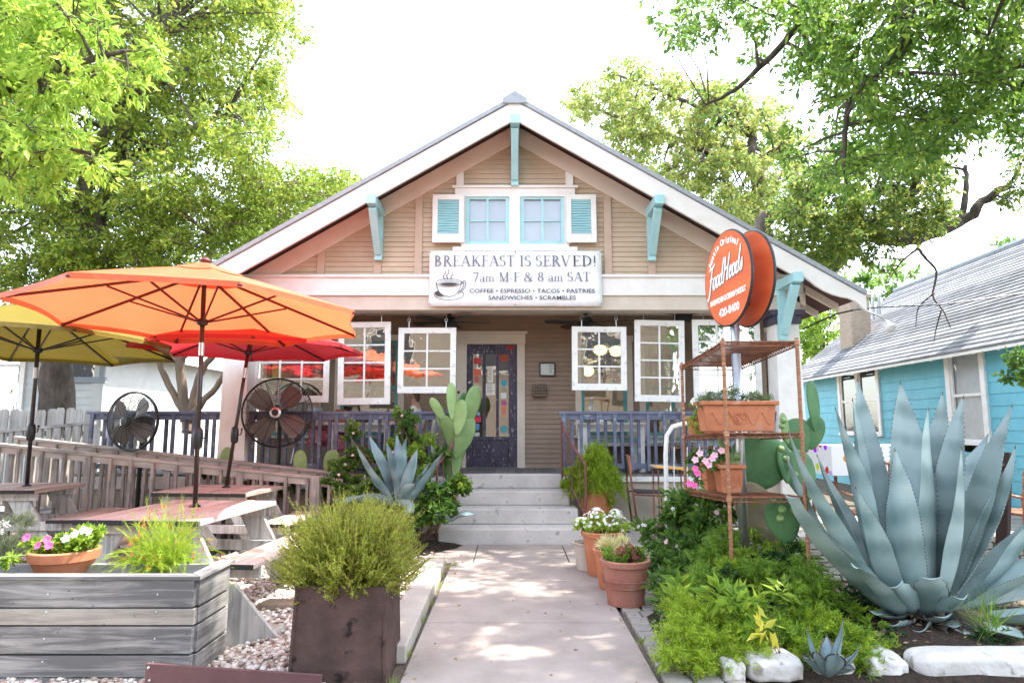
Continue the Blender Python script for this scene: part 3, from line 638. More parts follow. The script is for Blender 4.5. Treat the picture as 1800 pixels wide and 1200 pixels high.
def bt(s, pxc, pyb, hpx, wpx, nm='lettering'):
    o = text_obj(nm, s, 1, M['ink'], Matrix.Identity(4), bn, .012)
    xs_ = [v.co.x for v in o.data.vertices]; off = WLOC[bn.name]
    o.data.transform(Matrix.Translation(off)); w0 = max(xs_) - min(xs_); x0 = min(xs_) + off.x
    x, y = bpt(pxc, pyb); kx = wpx * sx_ / w0; kz = hpx * sz_ / .7
    o.data.transform(Matrix.Translation((-x0 - w0 / 2, 0, 0))); o.data.transform(Matrix.Diagonal((kx, kz, 1, 1))); o.data.transform(Matrix.Translation(-off) @ BF @ Matrix.Translation((x, y, 0)))
# default font has z offset from parent removal: rebuild cleanly
def bt(s, pxc, pyb, hpx, wpx, nm='lettering', par=None, F=None, mat=None, bold=.012, pt=None):
    par = par or bn; F = F or BF; cu = bpy.data.curves.new(nm, 'FONT'); cu.body = s; cu.size = 1; cu.offset = bold; cu.resolution_u = 3
    ob = link(bpy.data.objects.new('tmp', cu)); bpy.context.view_layer.update(); me = bpy.data.meshes.new_from_object(ob); bpy.data.objects.remove(ob); bpy.data.curves.remove(cu)
    xs_ = [v.co.x for v in me.vertices]; w0 = max(xs_) - min(xs_); x, y = pt or bpt(pxc, pyb)
    kx = wpx * sx_ / w0; kz = hpx * sz_ / .72
    me.transform(Matrix.Translation((-(max(xs_) + min(xs_)) / 2, 0, 0))); me.transform(Matrix.Diagonal((kx, kz, 1, 1)))
    me.transform(Matrix.Translation(-WLOC[par.name]) @ F @ Matrix.Translation((x, y, 0)))
    me.materials.clear(); me.materials.append(mat or M['ink']); o = link(bpy.data.objects.new(nm, me)); o.parent = par; return o
bt('COFFEE \u2022 ESPRESSO \u2022 TACOS \u2022 PASTRIES', 935, 515, 7.2, 218)
bt('SANDWICHES \u2022 SCRAMBLES', 935, 527, 7.2, 152)
q = MB()
def ell(cx, cy, rx, ry, a0=0, a1=360, w=1.0, n=30, zz=0):
    pts = []
    for i in range(n + 1):
        t = R(a0 + (a1 - a0) * i / n); x, y = bpt(cx + rx * math.cos(t), cy - ry * math.sin(t)); pts.append((x, y))
    ribbon(q, pts, w * sx_, zz)
def crv(P, w): ribbon(q, [bpt(*p) for p in P], [w * sx_ * k for k in np.linspace(1, .5, len(P))])
ell(790, 497, 22, 6.5); ell(790, 498, 17, 3.8, w=.7); ell(790, 518, 26, 9.5, 150, 392)
crv([(768, 498), (770, 508), (774, 515), (781, 520), (791, 522), (800, 520), (806, 514), (810, 506), (812, 498)], 1.5)
crv([(811, 499), (816, 497), (816, 503), (812, 510), (806, 514)], 1.6); crv([(812, 496), (818, 494), (820, 499), (818, 506), (812, 512), (806, 517)], 1.6)
for k, (a, h) in enumerate(((783, 16), (789, 18), (796, 12))):
    crv([(a - 1, 491), (a - 3, 491 - h * .35), (a + 1, 491 - h * .65), (a, 491 - h)], 1.8)
pts = [bpt(790 + 15 * math.cos(R(t)), 499.5 - 2.6 * math.sin(R(t))) for t in range(0, 360, 20)]
q.add([(x, y, .0006) for x, y in pts], [tuple(range(len(pts)))])
pts = [bpt(*p) for p in ((765, 518), (767, 513), (772, 511), (777, 517), (781, 521), (772, 521))]
q.add([(x, y, .0004) for x, y in pts], [tuple(range(len(pts)))[::-1]])
q.xf(BF); q.build('cup_drawing', M['ink'], bn)
q = MB()
for px, py in ((757, 443), (1055, 443), (757, 535), (1055, 535), (906, 442), (906, 536)):
    x, y = bpt(px, py); q.sphere(BF @ Vector((x, y, 0)), .008, 8, 5)
q.build('eyelet', M['darkmetal'], bn)
# ================================================================ old sashes hung on hooks under the porch beam
HS = [((448, 570, 577, 707), 3, 4, 'wide three column old window sash hung behind the red parasol', .0),
      ((596, 566, 684, 711), 2, 4, 'tall eight pane white sash with a worn bottom rail, hung left of the door', -.012),
      ((701, 576, 801, 691), 2, 3, 'six pane white sash hanging nearest the left side of the door', .0),
      ((1005, 574, 1103, 686), 2, 3, 'six pane white sash hung just right of the framed menu', .008),
      ((1115, 563, 1207, 706), 2, 4, 'tall eight pane sash with flaking paint, hung third of the right hand row counting from the right', .018),
      ((1216, 562, 1341, 700), 3, 4, 'wide white sash hung behind the orange round sign post', .006)]
HS[4] = (HS[4][0], 2, 4, 'tall eight pane sash with flaking paint hung between the six pane sash and the sign post', .018)
for (a, b_, c, d), nc, nr, lab, tilt in HS:
    Yh = 9.62; p0 = W(a, b_, Yh); p1 = W(c, d, Yh); x0, x1, z0, z1 = p0.x, p1.x, p1.z, p0.z; w = x1 - x0; h = z1 - z0; cx = (x0 + x1) / 2
    t = thing('hanging_window', lab, 'window sash', (cx, Yh, z0), 'old window sashes hung along the porch front')
    fw = .085; mat = M['old_white']
    m = MB(); m.box(x0, x0 + fw, Yh - .02, Yh + .02, z0, z1); m.box(x1 - fw, x1, Yh - .02, Yh + .02, z0, z1); m.box(x0 + fw, x1 - fw, Yh - .02, Yh + .02, z0, z0 + fw * 1.15); m.box(x0 + fw, x1 - fw, Yh - .02, Yh + .02, z1 - fw, z1)
    Rm = Matrix.Translation((cx, Yh, z1)) @ Matrix.Rotation(tilt, 4, 'Y') @ Matrix.Translation((-cx, -Yh, -z1))
    m.xf(Rm).build('frame', mat, t, bevel=.004)
    m = MB(); xa, xb, za, zb = x0 + fw, x1 - fw, z0 + fw * 1.15, z1 - fw
    for i in range(1, nc): q_ = xa + (xb - xa) * i / nc; m.box(q_ - .012, q_ + .012, Yh - .014, Yh + .014, za, zb)
    for j in range(1, nr):
        zq = za + (zb - za) * j / nr
        for i in range(nc): m.box(xa + (xb - xa) * i / nc + (.012 if i else 0), xa + (xb - xa) * (i + 1) / nc - (.012 if i < nc - 1 else 0), Yh - .0135, Yh + .0135, zq - .011, zq + .011)
    m.xf(Rm).build('glazing_bar', mat, t)
    m = MB(); m.box(xa - .01, xb + .01, Yh - .002, Yh + .002, za - .01, zb + .01); m.xf(Rm).build('pane', M['glass_hang'], t)
    for xx in (x0 + .12 * w + .05, x1 - .12 * w - .05):
        m = MB(); zt = z1; m.tube([(xx, Yh, zt - .01), (xx, Yh, zt + .09)], .006, 6)
        ring = [(xx + .022 * math.cos(k * math.pi / 6), Yh, zt + .115 + .024 * math.sin(k * math.pi / 6)) for k in range(13)]
        m.tube(ring, .005, 5); m.tube([(xx, Yh, zt + .135), (xx, Yh, 3.22)], .005, 5); m.build('hook', M['steel'], t)
# ceiling fans, loudspeaker, cable under the beam
def ceiling_fan(px, py, rot, lab):
    c = W(px, py, 10.05); t = thing('ceiling_fan', lab, 'ceiling fan', (c.x, c.y, 3.28), 'ceiling fans over the porch')
    m = MB(); m.lathe([(.03, .12), (.03, .02), (.10, .0), (.12, -.08), (.09, -.14), (.03, -.15)], (c.x, c.y, c.z), 18); m.tube([(c.x, c.y, c.z + .1), (c.x, c.y, 3.28)], .02, 8); m.build('motor', M['black'], t, smooth=35)
    for k in range(5):
        a = R(rot + 72 * k); d = Vector((math.cos(a), math.sin(a), 0)); s_ = Vector((-d.y, d.x, .18)); m = MB(); p = c + Vector((0, 0, -.07))
        pts = [p + d * .1 - s_ * .02, p + d * .22 - s_ * .06, p + d * .62 - s_ * .075, p + d * .66, p + d * .62 + s_ * .075, p + d * .22 + s_ * .06, p + d * .1 + s_ * .02]
        m.prism(pts, (0, 0, .012)); m.build('blade', M['darkmetal'], t)
ceiling_fan(790, 558, 12, 'dark five blade ceiling fan over the porch left of the door')
ceiling_fan(1030, 560, 47, 'dark five blade ceiling fan over the porch right of the door')
c = W(1200, 556, 9.95); m = MB(); m.box(c.x - .13, c.x + .13, c.y - .1, c.y + .1, c.z - .09, c.z + .10); sp = m.build('loudspeaker', M['black'], bevel=.015, label='small black loudspeaker fixed under the porch ceiling above the flaking sash', cat='speaker')
m = MB(); m.tube([(c.x, c.y, c.z + .1), (c.x, c.y, 3.29)], .02, 6); m.build('mount', M['black'], sp)
m = MB(); P = []
for i in range(61):
    u = i / 60; P.append((-3.5 + 7.0 * u, 9.66 + .05 * math.sin(9 * u), 3.20 - .05 * abs(math.sin(u * math.pi * 4)) - .02 * math.sin(u * 31)))
m.tube(P, .008, 5); m.build('cable', M['black'], label='thin black cable sagging in loops below the porch beam', cat='cable')
# wall fittings right of the door
def framed(px0, py0, px1, py1):
    a = W(px0, py0, YW - .03); b_ = W(px1, py1, YW - .03); t = thing('framed_menu', 'small black framed menu hanging on the brown siding right of the door', 'picture frame', (a.x, YW - .03, b_.z))
    m = MB(); w = .018; x0, x1, z0, z1 = a.x, b_.x, b_.z, a.z
    m.box(x0, x0 + w, YW - .06, YW - .02, z0, z1); m.box(x1 - w, x1, YW - .06, YW - .02, z0, z1); m.box(x0 + w, x1 - w, YW - .06, YW - .02, z0, z0 + w); m.box(x0 + w, x1 - w, YW - .06, YW - .02, z1 - w, z1); m.build('frame', M['black'], t, bevel=.003)
    m = MB(); m.box(x0 + w, x1 - w, YW - .035, YW - .03, z0 + w, z1 - w); m.build('sheet', col('menu_paper', (.62, .66, .6)), t)
    m = MB()
    for k in range(9): m.box(x0 + .16, x0 + random.uniform(.2, .25), YW - .0365, YW - .0355, z1 - .04 - k * .017, z1 - .036 - k * .017)
    m.build('print', M['ink'], t)
framed(948, 637, 976, 661)
a = W(936, 676, YW - .05); b_ = W(960, 697, YW - .05); t = thing('letter_basket', 'brown wire letter basket on the siding below the framed menu', 'basket', (a.x, YW - .1, b_.z))
m = MB()
for k in range(10):
    x = a.x + (b_.x - a.x) * k / 9; m.tube([(x, YW - .03, b_.z), (x, YW - .11, b_.z), (x, YW - .13, a.z)], .003, 4)
for z in np.linspace(b_.z, a.z, 5): m.tube([(a.x, YW - .03, z), (a.x, YW - .12, z), (b_.x, YW - .12, z), (b_.x, YW - .03, z)], .003, 4)
m.build('wire', M['darkmetal'], t); m = MB(); m.box(a.x, b_.x, YW - .10, YW - .04, b_.z + .005, a.z - .03); m.build('liner', M['brown_siding'], t)
m = MB(); cc = W(806, 689, YW - .06); m.sphere(cc, .022, 10, 7); m.build('doorbell', M['black'], label='round black doorbell on the left door frame', cat='doorbell')
# ================================================================ porch railings
def railing(x0, x1, Y, zt, zb, lab, n, mats=None, gap=.0):
    t = thing('porch_railing', lab, 'railing', ((x0 + x1) / 2, Y, FZ), 'blue grey railings of the porch')
    m = MB(); m.box(x0 - .03, x1 + .03, Y - .05, Y + .05, zt - .04, zt); m.build('top_rail', M['purple'], t, bevel=.004)
    m = MB(); m.box(x0, x1, Y - .025, Y + .025, zt - .12, zt - .04); m.build('under_rail', M['purple'], t)
    m = MB(); m.box(x0, x1, Y - .03, Y + .03, zb, zb + .07); m.build('bottom_rail', M['purple'], t, bevel=.003)
    for k in range(n):
        x = x0 + .05 + (x1 - x0 - .1) * k / (n - 1); yo = -.045 if k % 2 == 0 else .045
        m = MB(); m.box(x - .022, x + .022, Y + yo - .02, Y + yo + .02, zb - .03, zt - .045); m.build('baluster', M['purple'], t, bevel=.002)
railing(.70, 3.78, 9.46, 1.68, .87, 'blue grey porch railing right of the steps', 26)
railing(-3.75, -.78, 9.46, 1.68, .87, 'blue grey porch railing between the left column and the steps', 25)
railing(-6.05, -4.2, 9.46, 1.68, .87, 'dark blue railing left of the left porch column behind the small pedestal fan', 13)
# ================================================================ seated diners and porch furniture
M['skin'] = noise_mat('skin', (.50, .28, .20), (.58, .35, .26), 6, .5, bs=.1, bd=.001)
M['hair'] = noise_mat('brown_hair', (.06, .035, .02), (.13, .08, .05), 20, .6, stretch=(1, 1, .1))
M['denim'] = noise_mat('blue_denim', (.05, .09, .17), (.10, .16, .27), 30, .9)
def stripes(name, c1, c2, s, rot=0):
    m, nt, b = base_mat(name); w = N(nt, 'ShaderNodeTexWave'); w.inputs['Scale'].default_value = s; w.bands_direction = 'X' if not rot else 'Z'
    nt.links.new(coords(nt), w.inputs['Vector']); nt.links.new(ramp(nt, w.outputs[1] if len(w.outputs) > 1 else w.outputs[0], [(.4, c1), (.5, c2)]), b.inputs['Base Color']); setp(b, Roughness=.9); return m
M['stripe'] = stripes('striped_shirt', (.7, .7, .72), (.30, .34, .42), 16, 1)
m_, nt_, b_m = base_mat('pink_print_fabric'); v_ = N(nt_, 'ShaderNodeTexVoronoi'); v_.inputs['Scale'].default_value = 45; nt_.links.new(coords(nt_), v_.inputs['Vector']); nt_.links.new(ramp(nt_, v_.outputs['Distance'], [(.25, (.75, .6, .58)), (.4, (.48, .14, .17))]), b_m.inputs['Base Color']); setp(b_m, Roughness=.95); M['pinkprint'] = m_
def skin_body(name, verts, edges, radii, mat, parent, sub=2):
    me = bpy.data.meshes.new(name); off = WLOC[parent.name]
    me.from_pydata([Vector(v) - off for v in verts], edges, []); o = link(bpy.data.objects.new(name, me)); o.parent = parent
    md = o.modifiers.new('skin', 'SKIN'); md.use_smooth_shade = True
    if not me.skin_vertices: 
        bpy.context.view_layer.objects.active = o
    sv = me.skin_vertices[0].data if me.skin_vertices else None
    if sv:
        for i, r in enumerate(radii): sv[i].radius = (r, r); sv[i].use_root = (i == 0)
    s = o.modifiers.new('sub', 'SUBSURF'); s.levels = s.render_levels = sub
    me.materials.append(mat); return o
def diner(x, y, face, lab, top, bottom, seat=1.27):
    """seated figure; face=+1 looks towards +X"""
    f = face; t = thing('person', lab, 'person', (x, y, FZ), 'diners at the porch tables')
    V = [(x, y, seat + .07), (x - .02 * f, y, seat + .28), (x, y, seat + .46), (x + .03 * f, y, seat + .56), (x + .05 * f, y, seat + .63),
         (x + .0, y - .17, seat + .45), (x + .06 * f, y - .22, seat + .20), (x + .30 * f, y - .16, seat + .25), (x + .38 * f, y - .13, seat + .26),
         (x, y + .17, seat + .45), (x + .06 * f, y + .22, seat + .20), (x + .30 * f, y + .12, seat + .25), (x + .38 * f, y + .08, seat + .26),
         (x + .08 * f, y - .10, seat + .05), (x + .45 * f, y - .13, seat + .04), (x + .42 * f, y - .13, seat - .38), (x + .55 * f, y - .13, seat - .43),
         (x + .08 * f, y + .10, seat + .05), (x + .45 * f, y + .13, seat + .04), (x + .42 * f, y + .13, seat - .38), (x + .55 * f, y + .13, seat - .43)]
    E_ = [(0, 1), (1, 2), (2, 3), (3, 4), (2, 5), (5, 6), (6, 7), (7, 8), (2, 9), (9, 10), (10, 11), (11, 12), (0, 13), (13, 14), (14, 15), (15, 16), (0, 17), (17, 18), (18, 19), (19, 20)]
    rad = [.13, .12, .13, .05, .05, .06, .042, .032, .02, .06, .042, .032, .02, .09, .065, .045, .03, .09, .065, .045, .03]
    skin_body('body', V, E_, rad, M['skin'], t)
    # head with nose, eyes, ears
    h = MB(); hc = Vector((x + .07 * f, y, seat + .75)); h.sphere(hc, .1, 16, 12, (.98, .78, 1.18)); h.sphere(hc + Vector((.095 * f, 0, -.01)), .022, 8, 6, (1, .8, 1.2)); h.sphere(hc + Vector((.07 * f, 0, -.085)), .04, 8, 6)
    for s_ in (-1, 1): h.sphere(hc + Vector((-.01 * f, s_ * .078, -.01)), .024, 8, 6, (.7, .4, 1.2))
    h.build('head', M['skin'], t, smooth=True)
    h = MB()
    for s_ in (-1, 1): h.sphere(hc + Vector((.086 * f, s_ * .032, .012)), .011, 8, 6)
    h.box(*sorted((hc.x + .082 * f, hc.x + .092 * f)), y - .02, y + .02, hc.z - .062, hc.z - .057); h.build('face_detail', M['hair'], t)
    h = MB(); h.sphere(hc + Vector((-.022 * f, 0, .025)), .112, 16, 12, (.98, .86, 1.12)); h.sphere(hc + Vector((-.08 * f, 0, -.09)), .07, 10, 8, (.6, 1, 1.6)); hb = h.build('hair', M['hair'], t, smooth=True)
    V2 = [(x, y, seat + .10), (x - .02 * f, y, seat + .28), (x, y, seat + .46), (x + .01 * f, y - .17, seat + .45), (x + .05 * f, y - .22, seat + .28), (x + .01 * f, y + .17, seat + .45), (x + .05 * f, y + .22, seat + .28)]
    skin_body('shirt', V2, [(0, 1), (1, 2), (2, 3), (3, 4), (2, 5), (5, 6)], [.15, .14, .145, .08, .06, .08, .06], top, t)
    V3 = [(x, y, seat + .06), (x + .1 * f, y - .10, seat + .05), (x + .48 * f, y - .13, seat + .03), (x + .45 * f, y - .13, seat - .18), (x + .1 * f, y + .10, seat + .05), (x + .48 * f, y + .13, seat + .03), (x + .45 * f, y + .13, seat - .18)]
    V3r = [.16, .11, .09, .09, .11, .09, .09]
    skin_body('trousers' if bottom is M['denim'] else 'skirt', V3, [(0, 1), (1, 2), (2, 3), (0, 4), (4, 5), (5, 6)], V3r, bottom, t)
    for s_ in (-1, 1):   # hands with four fingers and a thumb resting on the table
        b = Vector(V[8 if s_ < 0 else 12]); hm = MB(); hm.sphere(b + Vector((.03 * f, 0, 0)), .035, 8, 6, (1.1, .95, .45))
        for k in range(4):
            yo = (k - 1.5) * .017; L = (.052, .062, .058, .045)[k]
            hm.tube([b + Vector((.055 * f, yo, .002)), b + Vector(((.055 + L * .5) * f, yo * 1.15, .008)), b + Vector(((.055 + L) * f, yo * 1.2, -.008))], [.0085, .008, .006], 6)
        hm.tube([b + Vector((.02 * f, -s_ * .03, 0)), b + Vector((.045 * f, -s_ * .05, .004)), b + Vector((.07 * f, -s_ * .052, -.004))], [.01, .009, .007], 6)
        hm.build('hand', M['skin'], t, smooth=True)
    return t
def porch_table(x0, x1, y, lab, zt=1.52):
    t = thing('porch_table', lab, 'table', ((x0 + x1) / 2, y, FZ), 'white wooden tables on the porch')
    m = MB(); n = 4
    for k in range(n): m.box(x0, x1, y - .36 + k * .18 + .004, y - .36 + (k + 1) * .18 - .004, zt - .035, zt)
    m.build('tabletop', M['old_white'], t, bevel=.003)
    m = MB(); m.box(x0 + .06, x1 - .06, y - .30, y - .27, zt - .13, zt - .035); m.box(x0 + .06, x1 - .06, y + .27, y + .30, zt - .13, zt - .035); m.build('apron', M['old_white'], t)
    for a in (x0 + .05, x1 - .13):
        for b in (y - .33, y + .25): m = MB(); m.box(a, a + .08, b, b + .08, FZ, zt - .036); m.build('leg', M['old_white'], t, bevel=.003)
porch_table(-2.75, -1.75, 10.02, 'white weathered porch table between the two diners, left of the door')
porch_table(.98, 2.0, 10.05, 'white weathered porch table set with flowers right of the door')
porch_table(2.75, 3.6, 10.05, 'white weathered porch table at the far right end of the porch')
def slat_bench(x0, x1, y, lab, z=1.27):
    t = thing('porch_bench', lab, 'bench', ((x0 + x1) / 2, y, FZ), 'teal and white benches along the porch wall')
    m = MB(); m.box(x0, x1, y - .2, y + .2, z - .05, z); m.build('seat', M['teal'] if 0 else M['turq'], t, bevel=.006)
    m = MB(); m.box(x0 + .02, x1 - .02, y - .18, y + .18, z - .11, z - .05); m.build('seat_frame', M['old_white'], t)
    for a in (x0 + .02, x1 - .08): m = MB(); m.box(a, a + .06, y - .18, y + .18, FZ, z - .11); m.build('leg', M['old_white'], t)
slat_bench(1.1, 3.7, 10.46, 'long turquoise bench against the wall right of the door'); slat_bench(-2.6, -1.2, 10.44, 'short turquoise bench against the wall left of the door')
def porch_chair(x, y, f, lab, mat, group='chairs on the porch'):
    t = thing('porch_chair', lab, 'chair', (x, y, FZ), group); z = FZ + .45
    m = MB(); m.box(x - .21, x + .21, y - .2, y + .2, z - .03, z); m.build('seat', mat, t, bevel=.01)
    m = MB(); bx = x - .2 * f; m.hexa([(bx - .02, y - .19, z + .0), (bx + .02, y - .19, z + .0), (bx + .02, y + .19, z), (bx - .02, y + .19, z), (bx - .09 * f - .02, y - .17, z + .48), (bx - .09 * f + .02, y - .17, z + .48), (bx - .09 * f + .02, y + .17, z + .48), (bx - .09 * f - .02, y + .17, z + .48)]); m.build('backrest', mat, t, bevel=.012)
    for a in (-1, 1):
        for b in (-1, 1): m = MB(); m.tube([(x + a * .17, y + b * .16, z - .03), (x + a * .23, y + b * .2, FZ)], .011, 6); m.build('leg', M['steel'], t)
M['cream_plastic'] = plain('cream_plastic', (.55, .50, .42), .4)
porch_chair(2.2, 9.95, -1, 'cream moulded chair at the right of the table with flowers', M['cream_plastic'])
porch_chair(2.6, 10.0, 1, 'cream moulded chair facing the far right porch table', M['cream_plastic'])
porch_chair(-3.05, 10.0, 1, 'cream moulded chair under the diner in the striped shirt', M['cream_plastic'])
porch_chair(-1.42, 10.0, -1, 'cream moulded chair under the diner in blue jeans', M['cream_plastic'])
diner(-3.02, 10.0, 1, 'seated person in a striped shirt and pink print skirt behind the large pedestal fan', M['stripe'], M['pinkprint'])
diner(-1.45, 10.0, -1, 'seated person in blue jeans at the porch table, behind the climbing rose', M['cream_plastic'], M['denim'])
def jar(x, y, z, r, h, mat, name, lab, cat):
    m = MB(); m.lathe([(r * .9, 0), (r, h * .1), (r, h * .75), (r * .75, h * .9), (r * .78, h)], (x, y, z), 16); return m.build(name, mat, label=lab, cat=cat, smooth=35)
M['amber'] = plain('amber_jar', (.45, .12, .03), .2); M['bottle'] = plain('pale_bottle', (.6, .65, .6), .2)
jar(-2.55, 9.85, 1.521, .12, .19, M['amber'], 'tea_jar', 'squat amber jar on the porch table beside the striped diner', 'jar'); jar(-2.05, 9.9, 1.521, .035, .2, M['bottle'], 'bottle', 'pale glass bottle on the porch table left of the door', 'bottle')
jar(1.35, 9.9, 1.521, .05, .12, M['bottle'], 'vase', 'small clear vase of flowers on the table right of the door', 'vase')
jar(1.62, 9.85, 1.521, .045, .10, col('blue_cup', (.06, .12, .4)), 'cup', 'blue cup on the table right of the door', 'cup')
for i, (px, py, Y, z) in enumerate(((1055, 615, 12.3, 0), (1083, 617, 12.6, 0), (1033, 652, 13.2, 0))):
    c = W(px, py, Y); lab = ('glowing globe lamp inside, upper left of the lit pair in the six pane sash', 'glowing globe lamp inside, right one of the lit pair in the six pane sash', 'lowest glowing globe lamp inside, behind the six pane sash')[i]
    t = thing('pendant_lamp', lab, 'lamp', (c.x, Y, c.z), 'lit lamps inside the house'); m = MB(); m.sphere(c, .13, 14, 10, (1, 1, .8)); m.build('globe', M.setdefault('lamp', emit_mat('lit_globe', (1, .78, .45), 2.2)), t, smooth=True)
    m = MB(); m.tube([c + Vector((0, 0, .1)), (c.x, c.y, 3.3)], .008, 5); m.build('cord', M['black'], t)
# ================================================================ big pedestal fans
def pedestal_fan(px, py, Y, r, yaw, lab, tiltx=0, zb=0., side=1):
    c = W(px, py, Y); t = thing('pedestal_fan', lab, 'fan', (c.x, c.y + .25, zb), 'black pedestal fans')
    Rm = Matrix.Translation(c) @ Matrix.Rotation(yaw, 4, 'Z') @ Matrix.Rotation(tiltx, 4, 'X')
    def L(x, y, z): return Rm @ Vector((x, y, z))
    cg = MB()
    for rr_, yy_ in ((r, 0), (r * .995, .03)): cg.tube([L(rr_ * math.cos(k * math.pi / 24), yy_, rr_ * math.sin(k * math.pi / 24)) for k in range(49)], .011, 6, caps=False)
    nr = int(r / .017)
    for k in range(2, nr):
        q = r * k / nr; dep = -.11 * math.cos(q / r * math.pi / 2); cg.tube([L(q * math.cos(j * math.pi / 20), dep, q * math.sin(j * math.pi / 20)) for j in range(41)], 0.0031, 3, caps=False)
        if k % 2: cg.tube([L(q * math.cos(j * math.pi / 20), -dep * 1.3 + .03, q * math.sin(j * math.pi / 20)) for j in range(41)], .0017, 3, caps=False)
    for k in range(16):
        a = k * math.pi / 8; pts = [L(q * math.cos(a), -.11 * math.cos(q / r * math.pi / 2), q * math.sin(a)) for q in np.linspace(.07, r, 7)]; cg.tube(pts, .004, 4)
        pts = [L(q * math.cos(a), .143 * math.cos(q / r * math.pi / 2) + .03, q * math.sin(a)) for q in np.linspace(.07, r, 7)]; cg.tube(pts, .003, 4)
    cg.build('cage', M['black'], t)
    h = MB(); h.lathe([(.0, -.135), (.05, -.13), (.075, -.12), (.075, -.10), (.0, -.10)], (0, 0, 0), 20, (0, 1, 0)); h.xf(Rm); hb = h.build('hub', M['steel'] if side else M['black'], t, smooth=35)
    h = MB(); h.lathe([(.0, -.139), (.046, -.137), (.046, -.130), (0, -.13)], (0, 0, 0), 20, (0, 1, 0)); h.xf(Rm); h.build('badge', M['black'], hb)
    mo = MB(); mo.lathe([(.05, .06), (.11, .08), (.115, .2), (.09, .3), (.03, .32)], (0, 0, 0), 18, (0, 1, 0)); mo.xf(Rm); mo.build('motor', M['black'], t, smooth=40)
    for k in range(4):
        a0 = k * math.pi / 2 + .9; m = MB(); vs = []; n = 7
        for i in range(n + 1):
            q = .06 + (r * .9 - .06) * i / n; wd = .45 + .62 * math.sin(math.pi * min(1, i / n * .75 + .2))
            for j in (-1, 0, 1): a = a0 + j * wd / 2; vs.append(L(q * math.cos(a), .0 + j * .05 * (1 - .4 * i / n), q * math.sin(a)))
        m.add(vs, [(3 * i + j, 3 * i + j + 1, 3 * i + j + 4, 3 * i + j + 3) for i in range(n) for j in range(2)]); m.build('blade', M['bladem'], t, smooth=True)
    p = MB(); pc = L(0, .2, 0); p.tube([pc, (pc.x, pc.y, zb + .04)], .028, 10); p.build('pole', M['black'], t)
    p = MB(); p.lathe([(.26, 0), (.26, .02), (.06, .06), (.03, .1)], (pc.x, pc.y, zb), 24); p.build('base', M['black'], t, smooth=35)
M['bladem'] = plain('grey_brown_fan_blade', (.22, .19, .17), .35, .3)
pedestal_fan(487, 725, 9.08 + .1, .475, R(8), 'large black pedestal fan with a pale hub in front of the porch railing')
pedestal_fan(232, 740, 9.0, .395, R(-12), 'smaller black pedestal fan on the ramp landing left of the left column', side=0)
# ================================================================ wooden access ramp with two railings
def ramp_rail(Y, zl, zr, xl, xr, lab, seed, yo):
    rr = random.Random(seed); t = thing('ramp_railing', lab, 'railing', ((xl + xr) / 2, Y, 0), 'weathered railings of the wooden ramp')
    def zt(x): return zl + (zr - zl) * (x - xl) / (xr - xl)
    n = 3; cuts = [xl, xl + (xr - xl) * .43, xr]
    for a, b in zip(cuts[:-1], cuts[1:]):
        m = MB(); m.bar((a, Y, zt(a) - .018), (b - .004, Y, zt(b) - .018), .10, .036); m.build('handrail', M['pink_wood_x'], t, bevel=.004)
    m = MB(); m.bar((xl, Y, zt(xl) - .08), (xr, Y, zt(xr) - .08), .036, .08); m.build('under_rail', M['pink_wood_x'], t)
    x = xl + .05; k = 0
    while x < xr - .03:
        wide = (k % 7 == 3); w = .075 if wide else .036; s = 1 if k % 2 else -1; zb = max(.0, zt(x) - .86 - rr.uniform(0, .06)); ty = Y + s * (.02 + .022) * yo
        if wide: zb = 0.
        m = MB(); tl = rr.uniform(-.012, .012); m.hexa([(x - w / 2 + tl, ty - .018, zb), (x + w / 2 + tl, ty - .018, zb), (x + w / 2 + tl, ty + .018, zb), (x - w / 2 + tl, ty + .018, zb), (x - w / 2, ty - .018, zt(x) - .05), (x + w / 2, ty - .018, zt(x) - .05), (x + w / 2, ty + .018, zt(x) - .05), (x - w / 2, ty + .018, zt(x) - .05)])
        m.build('post' if wide else 'baluster', M['pink_wood_z'], t, bevel=.002); x += rr.uniform(.118, .16); k += 1
ramp_rail(8.55, 1.285, .80, -6.9, -2.16, 'long grey pink railing on the near side of the wooden ramp', 3, 1)
ramp_rail(9.13, 1.335, .81, -6.85, -2.05, 'grey pink railing on the far side of the wooden ramp, next to the porch', 8, 1)
m = MB()
x = -6.9
while x < -2.1: 
    z = .42 + (.02 - .42) * (x + 6.9) / 4.8; m.hexa([(x + .003, 8.6, z - .03), (x + .137, 8.6, z - .042), (x + .137, 9.09, z - .042), (x + .003, 9.09, z - .03), (x + .003, 8.6, z), (x + .137, 8.6, z - .012), (x + .137, 9.09, z - .012), (x + .003, 9.09, z)]); x += .14
m.build('ramp_deck', M['grey_wood_y'], label='sloping plank deck of the wooden ramp between its two railings', cat='ramp')
m = MB(); m.box(-1.97 - .6, -1.84 - .6, 8.46, 8.59, 0, .84); m.build('ramp_post', M['pink_wood_z'], label='thick weathered post at the foot of the near ramp railing', cat='post', bevel=.006)
m = MB(); m.box(-6.58, -6.47, 7.95, 8.06, 0, 1.42); m.build('yellow_post', col('yellow_paint', (.72, .46, .10)), label='yellow painted wooden post at the left edge behind the picnic table', cat='post', bevel=.006)
